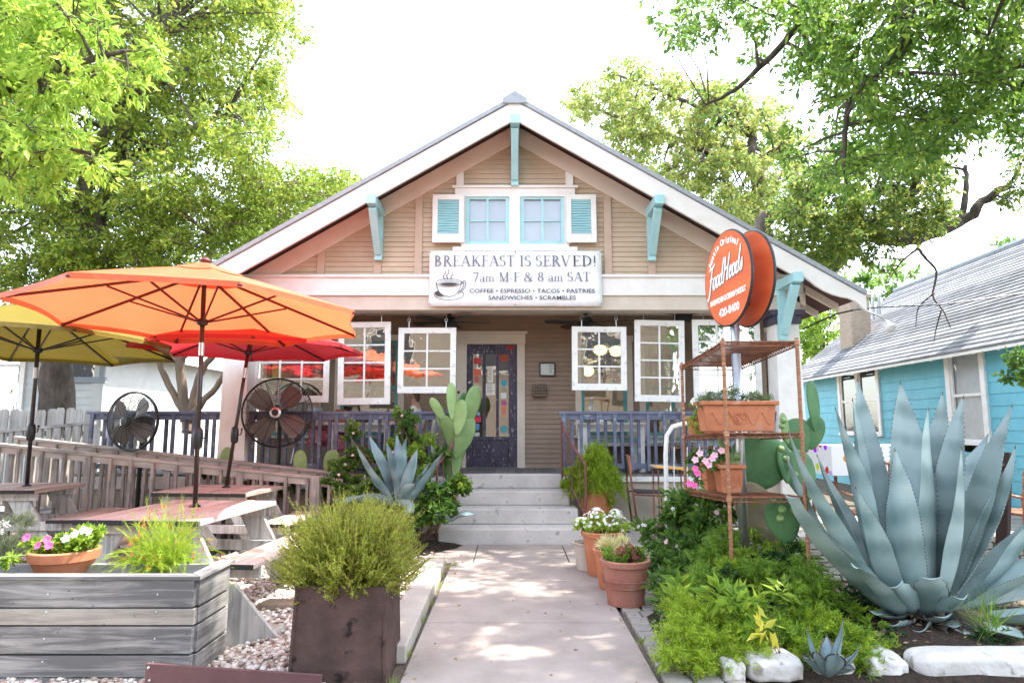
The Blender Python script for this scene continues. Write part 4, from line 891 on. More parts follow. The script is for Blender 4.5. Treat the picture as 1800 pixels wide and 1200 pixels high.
# ================================================================ picnic tables
def picnic(x0, x1, y0, y1, zt, lab, legs='y', seed=1, rot=0, bench_gap=.16, bw=.32, sides=(1, 1), bz=None):
    """planks run along y; A-frames at y0 and y1 ends"""
    rr = random.Random(seed); cx, cy = (x0 + x1) / 2, (y0 + y1) / 2; t = thing('picnic_table', lab, 'picnic table', (cx, cy, 0), 'weathered picnic tables')
    Rm = Matrix.Translation((cx, cy, 0)) @ Matrix.Rotation(rot, 4, 'Z') @ Matrix.Translation((-cx, -cy, 0))
    n = max(4, int(round((x1 - x0) / .2))); w = (x1 - x0) / n; m = MB()
    for k in range(n): o = rr.uniform(-.015, .015); m.box(x0 + k * w + .003, x0 + (k + 1) * w - .003, y0 + o, y1 + rr.uniform(-.015, .015), zt - .045 + rr.uniform(-.003, .003), zt + rr.uniform(-.003, .003))
    m.xf(Rm).build('tabletop', M['table_y'], t, bevel=.006)
    m = MB()
    for k in range(n): m.box(x0 + k * w + .004, x0 + (k + 1) * w - .004, y0 - .024, y0 - .017, zt - .043, zt - .004)
    m.xf(Rm).build('charred_end', M['char'], t)
    bz = bz or zt - .31
    for s, on in zip((-1, 1), sides):
        if not on: continue
        xb = x0 - bench_gap - bw if s < 0 else x1 + bench_gap
        m = MB(); 
        for k in range(2): m.box(xb + k * bw / 2 + .003, xb + (k + 1) * bw / 2 - .003, y0 - .05, y1 + .05, bz - .045, bz)
        bo = m.xf(Rm).build('bench', M['table_y'], t, bevel=.012)
        m = MB(); m.box(xb + .005, xb + bw - .005, y0 - .058, y0 - .051, bz - .043, bz - .006); m.xf(Rm).build('charred_end', M['char'], bo)
    for ye in (y0 + .12, y1 - .12):
        m = MB(); xa = x0 - bench_gap - bw + .03; xb = x1 + bench_gap + bw - .03
        m.box(xa, xb, ye - .02, ye + .02, bz - .14, bz - .046); m.xf(Rm).build('cross_beam', M['table_leg'], t, bevel=.004)
        m = MB(); m.box(x0 + .06, x1 - .06, ye - .02, ye + .02, zt - .13, zt - .046); m.xf(Rm).build('top_beam', M['table_leg'], t, bevel=.004)
        for s in (-1, 1):
            xt = cx + s * (x1 - x0) * .26; xf_ = cx + s * ((x1 - x0) * .5 + bench_gap * .9); m = MB(); m.bar((xt, ye + .045, zt - .05), (xf_, ye + .045, .0), .04, .20, up=(1, 0, 0)); m.xf(Rm).build('leg', M['table_leg'], t, bevel=.005)
    m = MB(); m.bar((cx, y0 + .16, bz - .09), (cx, cy - .05, zt - .06), .09, .04, up=(1, 0, 0)); m.bar((cx, y1 - .16, bz - .09), (cx, cy + .05, zt - .06), .09, .04, up=(1, 0, 0)); m.xf(Rm).build('brace', M['table_leg'], t, bevel=.004)
    return t
M['char'] = plain('charred_wood', (.03, .026, .026), .95)
picnic(-3.43, -2.38, 5.3, 6.65, .75, 'nearest picnic table, worn reddish top under the orange parasol', seed=2, rot=R(-5))
picnic(-3.95, -2.85, 7.35, 8.28, .75, 'picnic table close to the ramp under the red parasol', seed=5, rot=R(-6))
picnic(-6.6, -5.2, 7.25, 8.15, .79, 'left picnic table with a grey top under the olive parasol', seed=9, rot=R(2))
# ================================================================ parasols
def umbrella(cx, cy, zr, za, r, rot, pole_base, mat, lab, matp, ribmat, tilt=.05):
    t = thing('parasol', lab, 'umbrella', (cx, cy, zr), 'market parasols over the picnic tables')
    rings = 9; sub = 6; n = 8 * sub; vs = []
    def P(q, k):   # q radial 0..1, k angular step
        a = rot + 2 * math.pi * k / n; f = (k % sub) / sub; chord = math.cos(math.pi / 8) / math.cos((f - .5) * math.pi / 4)
        rad = r * q * (chord * (1 - .035 * math.sin(f * math.pi) * q)); sag = math.sin(f * math.pi)
        z = zr + (za - zr) * (1 - q ** 1.08) - .028 * sag * q * (1 - q) * 2 + .018 * sag * q ** 4
        return Vector((cx + rad * math.cos(a), cy + rad * math.sin(a), z - tilt * rad * math.sin(a)))
    q0 = .13
    for i in range(rings + 1):
        for k in range(n): vs.append(P(q0 + (1 - q0) * i / rings, k))
    for k in range(n): p = P(1, k); vs.append(p + Vector((0, 0, -.045)))
    fs = [(i * n + k, i * n + (k + 1) % n, (i + 1) * n + (k + 1) % n, (i + 1) * n + k) for i in range(rings + 1) for k in range(n)]
    m = MB(); m.add(vs, fs); m.build('canopy', mat, t, smooth=25)
    m = MB(); vs = [Vector((cx, cy, za + .05))]
    for i in range(1, 4):
        for k in range(n): p = P(.26 * i / 3, k); p.z += .045 - .012 * i; vs.append(p)
    fs = [(0, 1 + k, 1 + (k + 1) % n) for k in range(n)] + [(1 + i * n + k, 1 + i * n + (k + 1) % n, 1 + (i + 1) * n + (k + 1) % n, 1 + (i + 1) * n + k) for i in range(2) for k in range(n)]
    m.add(vs, fs); m.build('vent', mat, t, smooth=25)
    m = MB(); m.lathe([(.045, 0), (.05, .02), (.03, .045), (.008, .055)], (cx, cy, za + .04), 14); m.build('finial', ribmat, t, smooth=40)
    px, py, pz = pole_base
    top = Vector((cx, cy, za - .02)); bot = Vector((px, py, pz - .12)); d = (top - bot)
    def at(z): return bot + d * ((z - bot.z) / d.z)
    hubz = zr - .05
    for k in range(8):
        a = rot + 2 * math.pi * k / 8; e = P(.985, k * sub) + Vector((0, 0, -.03)); m = MB(); m.bar(at(za - .06), e, .018, .022); rb = m.build('rib', ribmat, t)
        mid = at(za - .06).lerp(e, .52) + Vector((0, 0, -.012)); m = MB(); m.bar(at(hubz) + Vector((math.cos(a) * .03, math.sin(a) * .03, 0)), mid, .014, .016); m.build('strut', ribmat, rb)
        m = MB(); m.sphere(P(.99, k * sub) + Vector((0, 0, -.03)), .022, 8, 6, (1, 1, .7)); m.build('rib_tip', ribmat, rb)
    m = MB(); m.lathe([(.035, -.03), (.05, -.015), (.05, .02), (.03, .035)], at(hubz), 14); m.build('hub', M['black'], t, smooth=40)
    m = MB(); m.tube([bot, top], .0215, 14); m.build('pole', matp, t, smooth=True)
    m = MB(); m.tube([at(zr - .36), at(zr - .24)], .026, 14); m.build('tilt_joint', M['steel'], t, smooth=40)
    cz = pz + .62; c = at(cz)
    m = MB(); m.lathe([(.025, -.10), (.042, -.08), (.046, .03), (.04, .075), (.024, .10)], c, 16); cb = m.build('crank_box', M['black'], t, smooth=40)
    m = MB(); m.tube([c + Vector((.04, 0, .0)), c + Vector((.075, -.005, .0)), c + Vector((.085, -.01, .05))], .007, 6); m.sphere(c + Vector((.087, -.01, .065)), .014, 8, 6); m.build('crank_handle', M['black'], cb, smooth=40)
    m = MB(); m.lathe([(.05, 0), (.05, .012), (.03, .02), (.026, .03)], at(pz), 16); m.build('table_collar', M['black'], t, smooth=40)
    m = MB(); b0 = Vector((bot.x, bot.y, 0)); m.tube([at(pz - .1), (at(pz - .1).x, at(pz - .1).y, .05)], .024, 10); m.lathe([(.2, 0), (.2, .03), (.05, .06), (.03, .12)], b0, 20); m.build('base', M['black'], t, smooth=35)
M['orange_c'] = cloth_mat('orange_canopy', (.78, .165, .065), .40); M['red_c'] = cloth_mat('red_canopy', (.70, .035, .045), .38); M['olive_c'] = cloth_mat('olive_canopy', (.17, .125, .012), .2)
M['ribwood'] = plain('dark_cherry_rib', (.09, .015, .012), .4); M['pole_b'] = plain('bronze_pole', (.06, .052, .05), .3, .6)
umbrella(-2.88, 6.0, 2.49, 2.96, 1.50, R(-10), (-2.9, 6.13, .75), M['orange_c'], 'orange parasol over the nearest picnic table', M['pole_b'], M['ribwood'])
umbrella(-3.2, 8.0, 2.42, 2.80, 1.35, R(22), (-3.42, 7.95, .75), M['red_c'], 'red parasol half hidden behind the orange one', M['pole_b'], M['ribwood'], 0)
umbrella(-5.33, 7.3, 2.38, 2.86, 1.48, R(2), (-5.60, 7.7, .79), M['olive_c'], 'olive green parasol at the left edge over the left picnic table', M['pole_b'], M['pole_b'])
# ================================================================ wooden planter box
t = thing('planter_box', 'long grey weathered timber planter box with a mitred cap, front left', 'planter', (-3.0, 4.4, 0))
zc = W(345, 1018, 4.06).z - .035; rows = [(.0, .085), (.09, .235), (.24, .385), (.39, .475), (.48, zc)]
xr = W(345, 1015, 4.06).x; yf = 4.06; xrb, yrb = W(400, 1000, 4.5).x, 4.5; xl = -4.3
prev = None
for i, (a, c) in enumerate([(-.03, .026), (.032, W(345, 1150, 4.06).z), (W(345, 1147, 4.06).z, W(345, 1099, 4.06).z), (W(345, 1096, 4.06).z, W(345, 1068, 4.06).z), (W(345, 1065.5, 4.06).z, zc + .035)]):
    m = MB(); o = .004 * (i % 2); m.box(xl, xr + (.0 if i != 3 else .01), yf - .02 - o, yf + .018, a, c); m.build('front_board', M['tan_board' if i == 3 else 'grey_wood_x'], t, bevel=.004, label='paler tan board second from the top' if i == 3 else None)
    a2 = a + (.03 if i else 0); 
    m = MB(); m.hexa([(xr - .018, yf + .02, a), (xr + .018, yf + .02, a), (xrb + .018, yrb, a), (xrb - .018, yrb, a), (xr - .018, yf + .02, c - .004), (xr + .018, yf + .02, c - .004), (xrb + .018, yrb, c - .004), (xrb - .018, yrb, c - .004)]); m.build('side_board', M['grey_wood_y'], t, bevel=.004)
    m = MB(); m.box(xl, xrb, yrb, yrb + .036, a, c - .004); m.build('back_board', M['grey_wood_x'], t)
zt_ = zc + .037
m = MB(); m.hexa([(xl, yf - .03, zt_), (xr + .035, yf - .03, zt_), (xr - .055, yf + .06, zt_), (xl, yf + .06, zt_), (xl, yf - .03, zt_ + .022), (xr + .035, yf - .03, zt_ + .022), (xr - .055, yf + .06, zt_ + .022), (xl, yf + .06, zt_ + .022)]); m.build('cap', M['grey_wood_x'], t, bevel=.003)
m = MB(); m.hexa([(xr - .053, yf + .062, zt_), (xr + .037, yf - .028, zt_), (xrb + .037, yrb + .03, zt_), (xrb - .055, yrb + .03, zt_), (xr - .053, yf + .062, zt_ + .0225), (xr + .037, yf - .028, zt_ + .0225), (xrb + .037, yrb + .03, zt_ + .0225), (xrb - .055, yrb + .03, zt_ + .0225)]); m.build('cap', M['grey_wood_y'], t, bevel=.003)
m = MB(); m.box(xl, xr - .03, yf + .03, yrb - .01, .3, .50); m.build('soil', M['soil'], t)
m = MB()
for x in (-3.9, -3.2, -2.75, -2.1):
    for z in (.12, .25, .40, .5): m.sphere((x, yf - .026, z), .006, 6, 4)
m.build('nail_heads', M['steel'], t)
m = MB(); m.hexa([(-1.93, 4.62, -.01), (-1.62, 4.80, -.01), (-1.62, 4.84, -.01), (-1.93, 4.66, -.01), (-1.93, 4.62, .42), (-1.90, 4.64, .42), (-1.90, 4.68, .42), (-1.93, 4.66, .42)]); m.build('timber_wedge', M['table_leg'], label='triangular grey timber offcut leaning at the right end of the planter box', cat='board', bevel=.004)
# ================================================================ rusted steel planter
def taper_box(mb, x0, x1, y0, y1, z0, z1, e, th=.012):
    o = [(x0, y0), (x1, y0), (x1, y1), (x0, y1)]; tp = [(x0 + e, y0 + e), (x1 - e, y0 + e), (x1 - e, y1 - e), (x0 + e, y1 - e)]
    n = 10
    for k in range(4):
        a, b, c, d = o[k], o[(k + 1) % 4], tp[(k + 1) % 4], tp[k]
        vs = []; rr = random.Random(k)
        nx = (b[1] - a[1]); ny = -(b[0] - a[0]); L = math.hypot(nx, ny); nx /= L; ny /= L
        for side in (0, 1):
            for j in range(n + 1):
                for i in range(n + 1):
                    u, v = i / n, j / n; x = (a[0] * (1 - u) + b[0] * u) * (1 - v) + (d[0] * (1 - u) + c[0] * u) * v; y = (a[1] * (1 - u) + b[1] * u) * (1 - v) + (d[1] * (1 - u) + c[1] * u) * v
                    w = .006 * math.sin(5 * u + k) * math.sin(4 * v + 1) + (.004 if .1 < v < .25 else 0); off = -th if side else 0
                    vs.append((x + nx * (w + off), y + ny * (w + off), z0 + (z1 - z0) * v))
        N_ = (n + 1) ** 2; fs = []
        for j in range(n):
            for i in range(n):
                q = j * (n + 1) + i; fs += [(q, q + 1, q + n + 2, q + n + 1), (N_ + q, N_ + q + n + 1, N_ + q + n + 2, N_ + q + 1)]
        t_ = n * (n + 1); fs += [(t_ + i, t_ + i + 1, N_ + t_ + i + 1, N_ + t_ + i) for i in range(n)]
        mb.add(vs, fs)
t = thing('steel_planter', 'rusted dark steel planter box holding a rosemary bush beside the path', 'planter', (-1.0, 4.3, 0))
m = MB(); taper_box(m, -1.275, -.725, 3.95, 4.47, -.01, .56, .014); m.build('box', M['cort'], t)
for x, y in ((-1.275, 3.95), (-.725, 3.95)): m = MB(); m.hexa([(x - .008, y - .01, 0), (x + .008, y - .01, 0), (x + .008, y + .006, 0), (x - .008, y + .006, 0), (x - .008 - (x + 1) * .07, y + .01, .555), (x + .008 - (x + 1) * .07, y + .01, .555), (x + .008 - (x + 1) * .07, y + .026, .555), (x - .008 - (x + 1) * .07, y + .026, .555)]); m.build('corner_seam', M['cort'], t)
m = MB(); m.box(-1.25, -.75, 3.98, 4.44, .3, .50); m.build('soil', M['soil'], t)
t = thing('edging_plate', 'dark red brown steel edging plate lying at the bottom edge beside the planter box', 'edging', (-1.6, 3.8, 0))
m = MB(); m.bar((-2.03, 3.83, .09), (-1.02, 3.70, .075), .02, .19); m.build('plate', M['cort2'] if 'cort2' in M else M.setdefault('cort2', noise_mat('oxide_red_steel', (.085, .04, .042), (.12, .06, .062), 6, .6, bs=.15, bd=.002)), t, bevel=.003)
m = MB(); m.sphere((-2.01, 3.812, .165), .008, 6, 4); m.sphere((-2.0, 3.812, .10), .008, 6, 4); m.build('rivets', M['steel'], t)
# ================================================================ gravel (real pebbles)
def pebbles(name, n, region, smin, smax, mat, seed=1, z0=0.):
    rs = np.random.RandomState(seed); t = (1 + 5 ** .5) / 2
    V0 = np.array([(-1, t, 0), (1, t, 0), (-1, -t, 0), (1, -t, 0), (0, -1, t), (0, 1, t), (0, -1, -t), (0, 1, -t), (t, 0, -1), (t, 0, 1), (-t, 0, -1), (-t, 0, 1)], float); V0 /= np.linalg.norm(V0[0])
    F0 = np.array([(0, 11, 5), (0, 5, 1), (0, 1, 7), (0, 7, 10), (0, 10, 11), (1, 5, 9), (5, 11, 4), (11, 10, 2), (10, 7, 6), (7, 1, 8), (3, 9, 4), (3, 4, 2), (3, 2, 6), (3, 6, 8), (3, 8, 9), (4, 9, 5), (2, 4, 11), (6, 2, 10), (8, 6, 7), (9, 8, 1)])
    pts = []
    while len(pts) < n:
        x = rs.uniform(region[0], region[1]); y = region[2] + (region[3] - region[2]) * rs.rand() ** 1.35
        pts.append((x, y))
    pts = np.array(pts); s = rs.uniform(smin, smax, n)[:, None, None] * np.stack([rs.uniform(.8, 1.3, n), rs.uniform(.7, 1.1, n), rs.uniform(.45, .75, n)], 1)[:, None, :]
    V = V0[None] * (1 + rs.uniform(-.13, .13, (n, 12, 1))) * s
    a = rs.uniform(0, 6.28, n); ca, sa = np.cos(a)[:, None], np.sin(a)[:, None]
    X = V[:, :, 0] * ca - V[:, :, 1] * sa; Y = V[:, :, 0] * sa + V[:, :, 1] * ca
    V = np.stack([X + pts[:, :1], Y + pts[:, 1:], V[:, :, 2] + (z0 + rs.uniform(0, smax * .9, n))[:, None]], 2)
    F = (F0[None] + (np.arange(n) * 12)[:, None, None])
    return npmesh(name, V.reshape(-1, 3), F.reshape(-1, 3), mat, smooth=True, kind='stuff', label='pale pink and white river pebbles covering the seating area', cat='gravel')
pebbles('gravel', 15000, (-3.4, -.89, 3.5, 8.4), .014, .028, M['pebble'], 3)
m = MB(); m.add([(-7.5, 3.2, .004), (-.9, 3.2, .004), (-.9, 8.4, .004), (-7.5, 8.4, .004)], [(0, 1, 2, 3)]); m.build('gravel_bed', noise_mat('fine_gravel', (.2, .15, .12), (.42, .37, .32), 42, .9, bs=1, bd=.02, fine=60), kind='structure')
m = MB(); a = G(455, 1105, .03); m.hexa([(a.x - .22, a.y - .14, 0), (a.x + .16, a.y - .17, 0), (a.x + .2, a.y + .08, 0), (a.x - .18, a.y + .12, 0), (a.x - .2, a.y - .12, .05), (a.x + .14, a.y - .15, .045), (a.x + .18, a.y + .06, .05), (a.x - .16, a.y + .1, .05)]); m.build('stepping_stone', M['paver'], label='flat grey brown stepping stone in the gravel left of the steel planter', cat='stone', bevel=.015)
m = MB(); a = G(500, 1062, .03); m.hexa([(a.x - .22, a.y - .1, 0), (a.x + .16, a.y - .1, 0), (a.x + .2, a.y + .08, 0), (a.x - .18, a.y + .1, 0), (a.x - .2, a.y - .08, .06), (a.x + .14, a.y - .1, .055), (a.x + .18, a.y + .06, .06), (a.x - .16, a.y + .1, .06)]); m.build('brown_stone', M['bark_pale'], label='brown flat stone under the near bench of the front picnic table', cat='stone', bevel=.015)
# ================================================================ pavers and edging stones right of the path
rr = random.Random(12); y = 3.3; 
pv = []
while y < 6.5:
    h = rr.uniform(.13, .2); x = .885
    for k in range(3):
        w = rr.uniform(.13, .2); j = [rr.uniform(-.012, .012) for _ in range(8)]
        P4 = [(x + .008 + j[0], y + .008 + j[1]), (x + w - .008 + j[2], y + .008 + j[3]), (x + w - .008 + j[4], y + h - .008 + j[5]), (x + .008 + j[6], y + h - .008 + j[7])]
        m = MB(); m.hexa([(a, b, -.03) for a, b in P4] + [(a, b, .022 + rr.uniform(-.006, .006)) for a, b in P4]); pv.append(m); x += w
    y += h
for i, m in enumerate(pv):
    m.build('paver', M['paver'], label='small grey limestone paver set in the strip along the right of the path', cat='paver', group='pavers along the right path edge', bevel=.012)
def rock(name, x0, x1, y0, y1, z1, seed, lab, mat='whitestone', wob=.02):
    rr = random.Random(seed); mb = MB(); nx, ny, nz = 10, 5, 5; idx = {}; vs = []
    def key(i, j, k):
        if (i, j, k) in idx: return idx[(i, j, k)]
        u, v, w = i / nx * 2 - 1, j / ny * 2 - 1, k / nz * 2 - 1
        f = .90; q = (abs(u) ** 6 + abs(v) ** 6 + abs(w) ** 6) ** (1 / 6) or 1; u_, v_, w_ = u / q, v / q, w / q
        u_, v_, w_ = (u_ * f + u * (1 - f)), (v_ * f + v * (1 - f)), (w_ * f + w * (1 - f))
        p = Vector(((x0 + x1) / 2 + u_ * (x1 - x0) / 2 + rr.uniform(-wob, wob), (y0 + y1) / 2 + v_ * (y1 - y0) / 2 + rr.uniform(-wob, wob) * .7, z1 / 2 + w_ * z1 / 2 * 1.05 + rr.uniform(-wob, wob) * .5))
        idx[(i, j, k)] = len(vs); vs.append(p); return idx[(i, j, k)]
    fs = []
    for i in range(nx):
        for j in range(ny): fs += [(key(i, j, 0), key(i, j + 1, 0), key(i + 1, j + 1, 0), key(i + 1, j, 0)), (key(i, j, nz), key(i + 1, j, nz), key(i + 1, j + 1, nz), key(i, j + 1, nz))]
        for k in range(nz): fs += [(key(i, 0, k), key(i + 1, 0, k), key(i + 1, 0, k + 1), key(i, 0, k + 1)), (key(i, ny, k), key(i, ny, k + 1), key(i + 1, ny, k + 1), key(i + 1, ny, k))]
    for j in range(ny):
        for k in range(nz): fs += [(key(0, j, k), key(0, j, k + 1), key(0, j + 1, k + 1), key(0, j + 1, k)), (key(nx, j, k), key(nx, j + 1, k), key(nx, j + 1, k + 1), key(nx, j, k + 1))]
    mb.add(vs, fs); o = mb.build(name, M[mat], smooth=True, label=lab, cat='stone', group='whitewashed stones edging the garden bed'); s = o.modifiers.new('sub', 'SUBSURF'); s.levels = s.render_levels = 1; return o
rock('edging_stone', 1.235, 1.37, 4.02, 4.28, .12, 1, 'small whitewashed stone at the left end of the garden edging')
rock('edging_stone', 1.385, 1.72, 4.02, 4.32, .125, 2, 'squarish whitewashed stone between the small stone and the small agave')
rock('edging_stone', 1.80, 2.04, 4.08, 4.36, .10, 5, 'rough grey white stone partly behind the small agave')
rock('edging_stone', 2.10, 2.35, 4.05, 4.4, .125, 3, 'rounded white stone left of the long white block')
rock('edging_stone', 2.37, 3.35, 4.0, 4.24, .155, 4, 'long flat whitewashed block at the bottom right corner', wob=.006)
rock('edging_stone', 2.62, 3.1, 4.45, 4.7, .14, 6, 'low grey stone half buried behind the long white block')
for i, (x, y) in enumerate(((1.13, 4.4), (1.16, 4.75), (1.18, 5.1), (1.2, 5.45))): rock('edging_stone', x - .07, x + .06, y - .15, y + .15, .09, 20 + i, 'low grey stone under the ferns along the pavers, number %s from the front' % ('one', 'two', 'three', 'four')[i], 'paver', .012)
# dry stone retaining wall behind the agave
rr = random.Random(31); t = thing('stacked_stone_wall', 'low dry stacked limestone wall behind the large agave', 'wall', (3.2, 6.7, 0)); z = 0.
for r_ in range(7):
    x = 2.35; h = rr.uniform(.05, .075); m = MB()
    while x < 5.6: w = rr.uniform(.2, .45); m.box(x + .006, x + w - .006, 6.55 + rr.uniform(-.02, .02), 6.85, z + .003, z + h - .004); x += w
    m.build('stone_course', M['paver'], t, bevel=.01); z += h
# ================================================================ background left: grey white house, picket fence
M['greysiding'] = noise_mat('pale_grey_siding_paint', (.42, .44, .43), (.52, .54, .53), 3, .6, bs=.15, bd=.003)
lh = thing('neighbour_house', 'pale grey white clapboard house behind the picket fence at the left', 'house', (-12, 15, 0))
hx0, hx1, hy = -20., -9.15, 14.5
A_, B_ = W(118, 598, hy), W(185, 668, hy); C_, D_ = W(-30, 560, hy), W(40, 725, hy)
m = MB(); siding(m, hx0, hx1, 0, 3.25, hy, .16, [(A_.x + .1, B_.x - .1, B_.z + .05, A_.z - .05), (C_.x, D_.x - .1, D_.z + .05, C_.z - .05)]); m.build('wall', M['greysiding'], lh)
m = MB(); m.box(hx1 - .02, hx1 + .1, hy + .015, hy + 9, 0, 3.25); m.box(hx1 - .1, hx1 + .12, hy - .04, hy + .014, 0, 3.25); m.build('side_wall', M['greysiding'], lh)
m = MB(); e = .5; m.prism([Vector((hx1 + e, hy - e, 3.2)), Vector((hx1 + e, hy + 9.5, 3.2)), Vector((hx1 - 4, hy + 4.5, 5.7)), Vector((hx0, hy + 4.5, 5.7)), Vector((hx0, hy - e, 3.2))][::-1], (0, 0, .001))
m = MB(); m.add([(hx1 + e, hy - e, 3.2), (hx1 + e, hy + 9.5, 3.2), (hx1 - 4, hy + 4.5, 5.7), (hx0, hy + 4.5, 5.7), (hx0, hy - e, 3.2), (hx0, hy + 9.5, 3.2)], [(0, 2, 3, 4), (0, 1, 2), (1, 5, 3, 2), (0, 4, 5, 1)]); m.build('roof', M['shingle'], lh)
m = MB(); m.box(hx0, hx1 + e + .01, hy - e - .03, hy - e + .01, 3.06, 3.22); m.box(hx1 + e - .01, hx1 + e + .03, hy - e, hy + 9.5, 3.06, 3.22); m.build('fascia', M['white'], lh)
M['dim_glass'] = glass_mat('dim_window_glass', (.5, .52, .5), .45)
for (p0, p1), nm in (((A_, B_), 0), ((C_, D_), 1)):
    tm = col('slate_trim', (.25, .28, .32)) if nm == 0 else M['white']; m = MB(); x0, x1, z0, z1 = p0.x, p1.x, p1.z, p0.z; w = .11
    m.box(x0, x0 + w, hy - .06, hy, z0, z1); m.box(x1 - w, x1, hy - .06, hy, z0, z1); m.box(x0 - .04, x1 + .04, hy - .07, hy, z0 - .06, z0 + w * .6); m.box(x0 + w, x1 - w, hy - .06, hy, z1 - w, z1); m.box(x0 + w, x1 - w, hy - .05, hy, (z0 + z1) / 2 - .03, (z0 + z1) / 2 + .03); wd = m.build('window', tm, lh)
    m = MB(); m.box(x0 + w, x1 - w, hy + .0, hy + .006, z0 + .06, z1 - w); m.build('pane', M['dim_glass'], wd)
    m = MB(); m.box(x0 + w, x1 - w, hy + .1, hy + .12, z0 + .06, z1 - w)
    for k in range(10): xx = x0 + w + (x1 - x0 - 2 * w) * (k + .5) / 10; m.tube([(xx, hy + .08, z0 + .06), (xx, hy + .08, z1 - w)], .03, 6)
    m.build('curtain', M['shade'], wd)
pk = thing('picket_fence', 'grey wooden picket fence between the two houses', 'fence', (-7.5, 10.6, 0)); x = -9.6; rr = random.Random(2); 
for k in range(24):
    m = MB(); zt = 1.73 + rr.uniform(-.03, .03); w = .135; Y = 10.6 + (0 if k % 2 else .03)
    m.prism([Vector((x, Y, 0)), Vector((x + w, Y, 0)), Vector((x + w, Y, zt - .04)), Vector((x + w * .8, Y, zt)), Vector((x + w * .2, Y, zt)), Vector((x, Y, zt - .04))], (0, .018, 0)); m.build('picket', M['fence_wood'], pk); x += .15
m = MB(); m.box(-9.6, -6.0, 10.65, 10.7, 1.3, 1.39); m.box(-9.6, -6.0, 10.65, 10.7, .4, .49); m.build('fence_rail', M['grey_wood_x'], pk)
rf = thing('side_ramp_rail', 'dark sloping handrail running from the picket fence to the porch corner', 'railing', (-7.2, 10.2, 0))
m = MB(); m.bar((-8.3, 10.1, 1.33), (-6.15, 9.7, 1.52), .09, .04); m.build('handrail', M['grey_wood_x'], rf)
for k in range(13): x = -8.2 + k * .165; m = MB(); m.box(x, x + .04, 10.05 - k * .031, 10.09 - k * .031, .3, 1.33 + k * .0145); m.build('baluster', M['fence_wood'], rf)
wb_ = thing('far_house', 'bright white house glimpsed behind the multi stem tree', 'house', (-8, 26, 0))
m = MB(); siding(m, -16, -6.2, 0, 3.6, 26, .2, []); m.box(-6.2, -6.1, 26.01, 34, 0, 3.6); m.build('wall', M['white'], wb_)
m = MB(); m.add([(-17, 25.3, 3.55), (-5.6, 25.3, 3.55), (-5.6, 34.5, 3.55), (-17, 34.5, 3.55), (-8, 30, 6), (-17, 30, 6)], [(0, 1, 4, 5), (1, 2, 4), (2, 3, 5, 4)]); m.build('roof', M['shingle'], wb_)
m = MB(); m.box(-8.3, -7.2, 25.93, 25.98, 1.2, 2.8); wd = m.build('window', col('slate_trim', (.3, .33, .38)), wb_)
m = MB(); m.box(-8.2, -7.3, 25.91, 25.925, 1.3, 2.7); m.build('pane', M['dim_glass'], wd)
for i, (a, b) in enumerate((((0, 405), (165, 478)), ((0, 413), (168, 485)), ((0, 425), (160, 490)))):
    p, q = W(*a, 11), W(*b, 15); d = (p - q).normalized(); m = MB(); m.tube([p + d * 4, p, (p + q) / 2 + Vector((0, 0, -.04)), q, q - d * 8], .012, 5)
    m.build('overhead_wire', M['white'], label=('uppermost', 'middle', 'lowest')[i] + ' of the three pale overhead wires crossing the left tree', cat='wire', group='overhead wires at the left')
# ================================================================ plant builders
def nrm(a): return a / np.maximum(np.linalg.norm(a, axis=-1, keepdims=True), 1e-9)
def leaves5(P, D, L, ratio, rs, fold=.25, flat=.0):
    """folded leaf, two quads on a midrib"""
    n = len(P); D = nrm(D); r = rs.normal(size=(n, 3)); r[:, 2] += flat * 2; S = nrm(np.cross(D, r)); Nn = np.cross(S, D); L = np.asarray(L)[:, None]
    w = L * ratio / 2
    b = P; c = P + D * L * .5 - Nn * w * fold; t = P + D * L - Nn * L * .08
    l = P + D * L * .42 + S * w + Nn * w * fold; q = P + D * L * .42 - S * w + Nn * w * fold
    V = np.stack([b, q, t, l, c], 1).reshape(-1, 3); i = (np.arange(n) * 5)[:, None]
    F = np.concatenate([i + np.array([[0, 1, 2, 4]]), i + np.array([[0, 4, 2, 3]])], 0); return V, F
def leaves4(P, D, L, ratio, rs, **k):
    n = len(P); D = nrm(D); S = nrm(np.cross(D, rs.normal(size=(n, 3)))); L = np.asarray(L)[:, None]; Nn = np.cross(S, D)
    V = np.stack([P, P + D * L * .45 - S * L * ratio / 2, P + D * L - Nn * L * .12, P + D * L * .45 + S * L * ratio / 2], 1).reshape(-1, 3)
    return V, (np.arange(n) * 4)[:, None] + np.array([[0, 1, 2, 3]])
def needles3(P, D, L, ratio, rs, **k):
    n = len(P); D = nrm(D); S = nrm(np.cross(D, rs.normal(size=(n, 3)))); L = np.asarray(L)[:, None]
    V = np.stack([P - S * L * ratio / 2, P + S * L * ratio / 2, P + D * L], 1).reshape(-1, 3)
    return V, (np.arange(n) * 3)[:, None] + np.array([[0, 1, 2]])
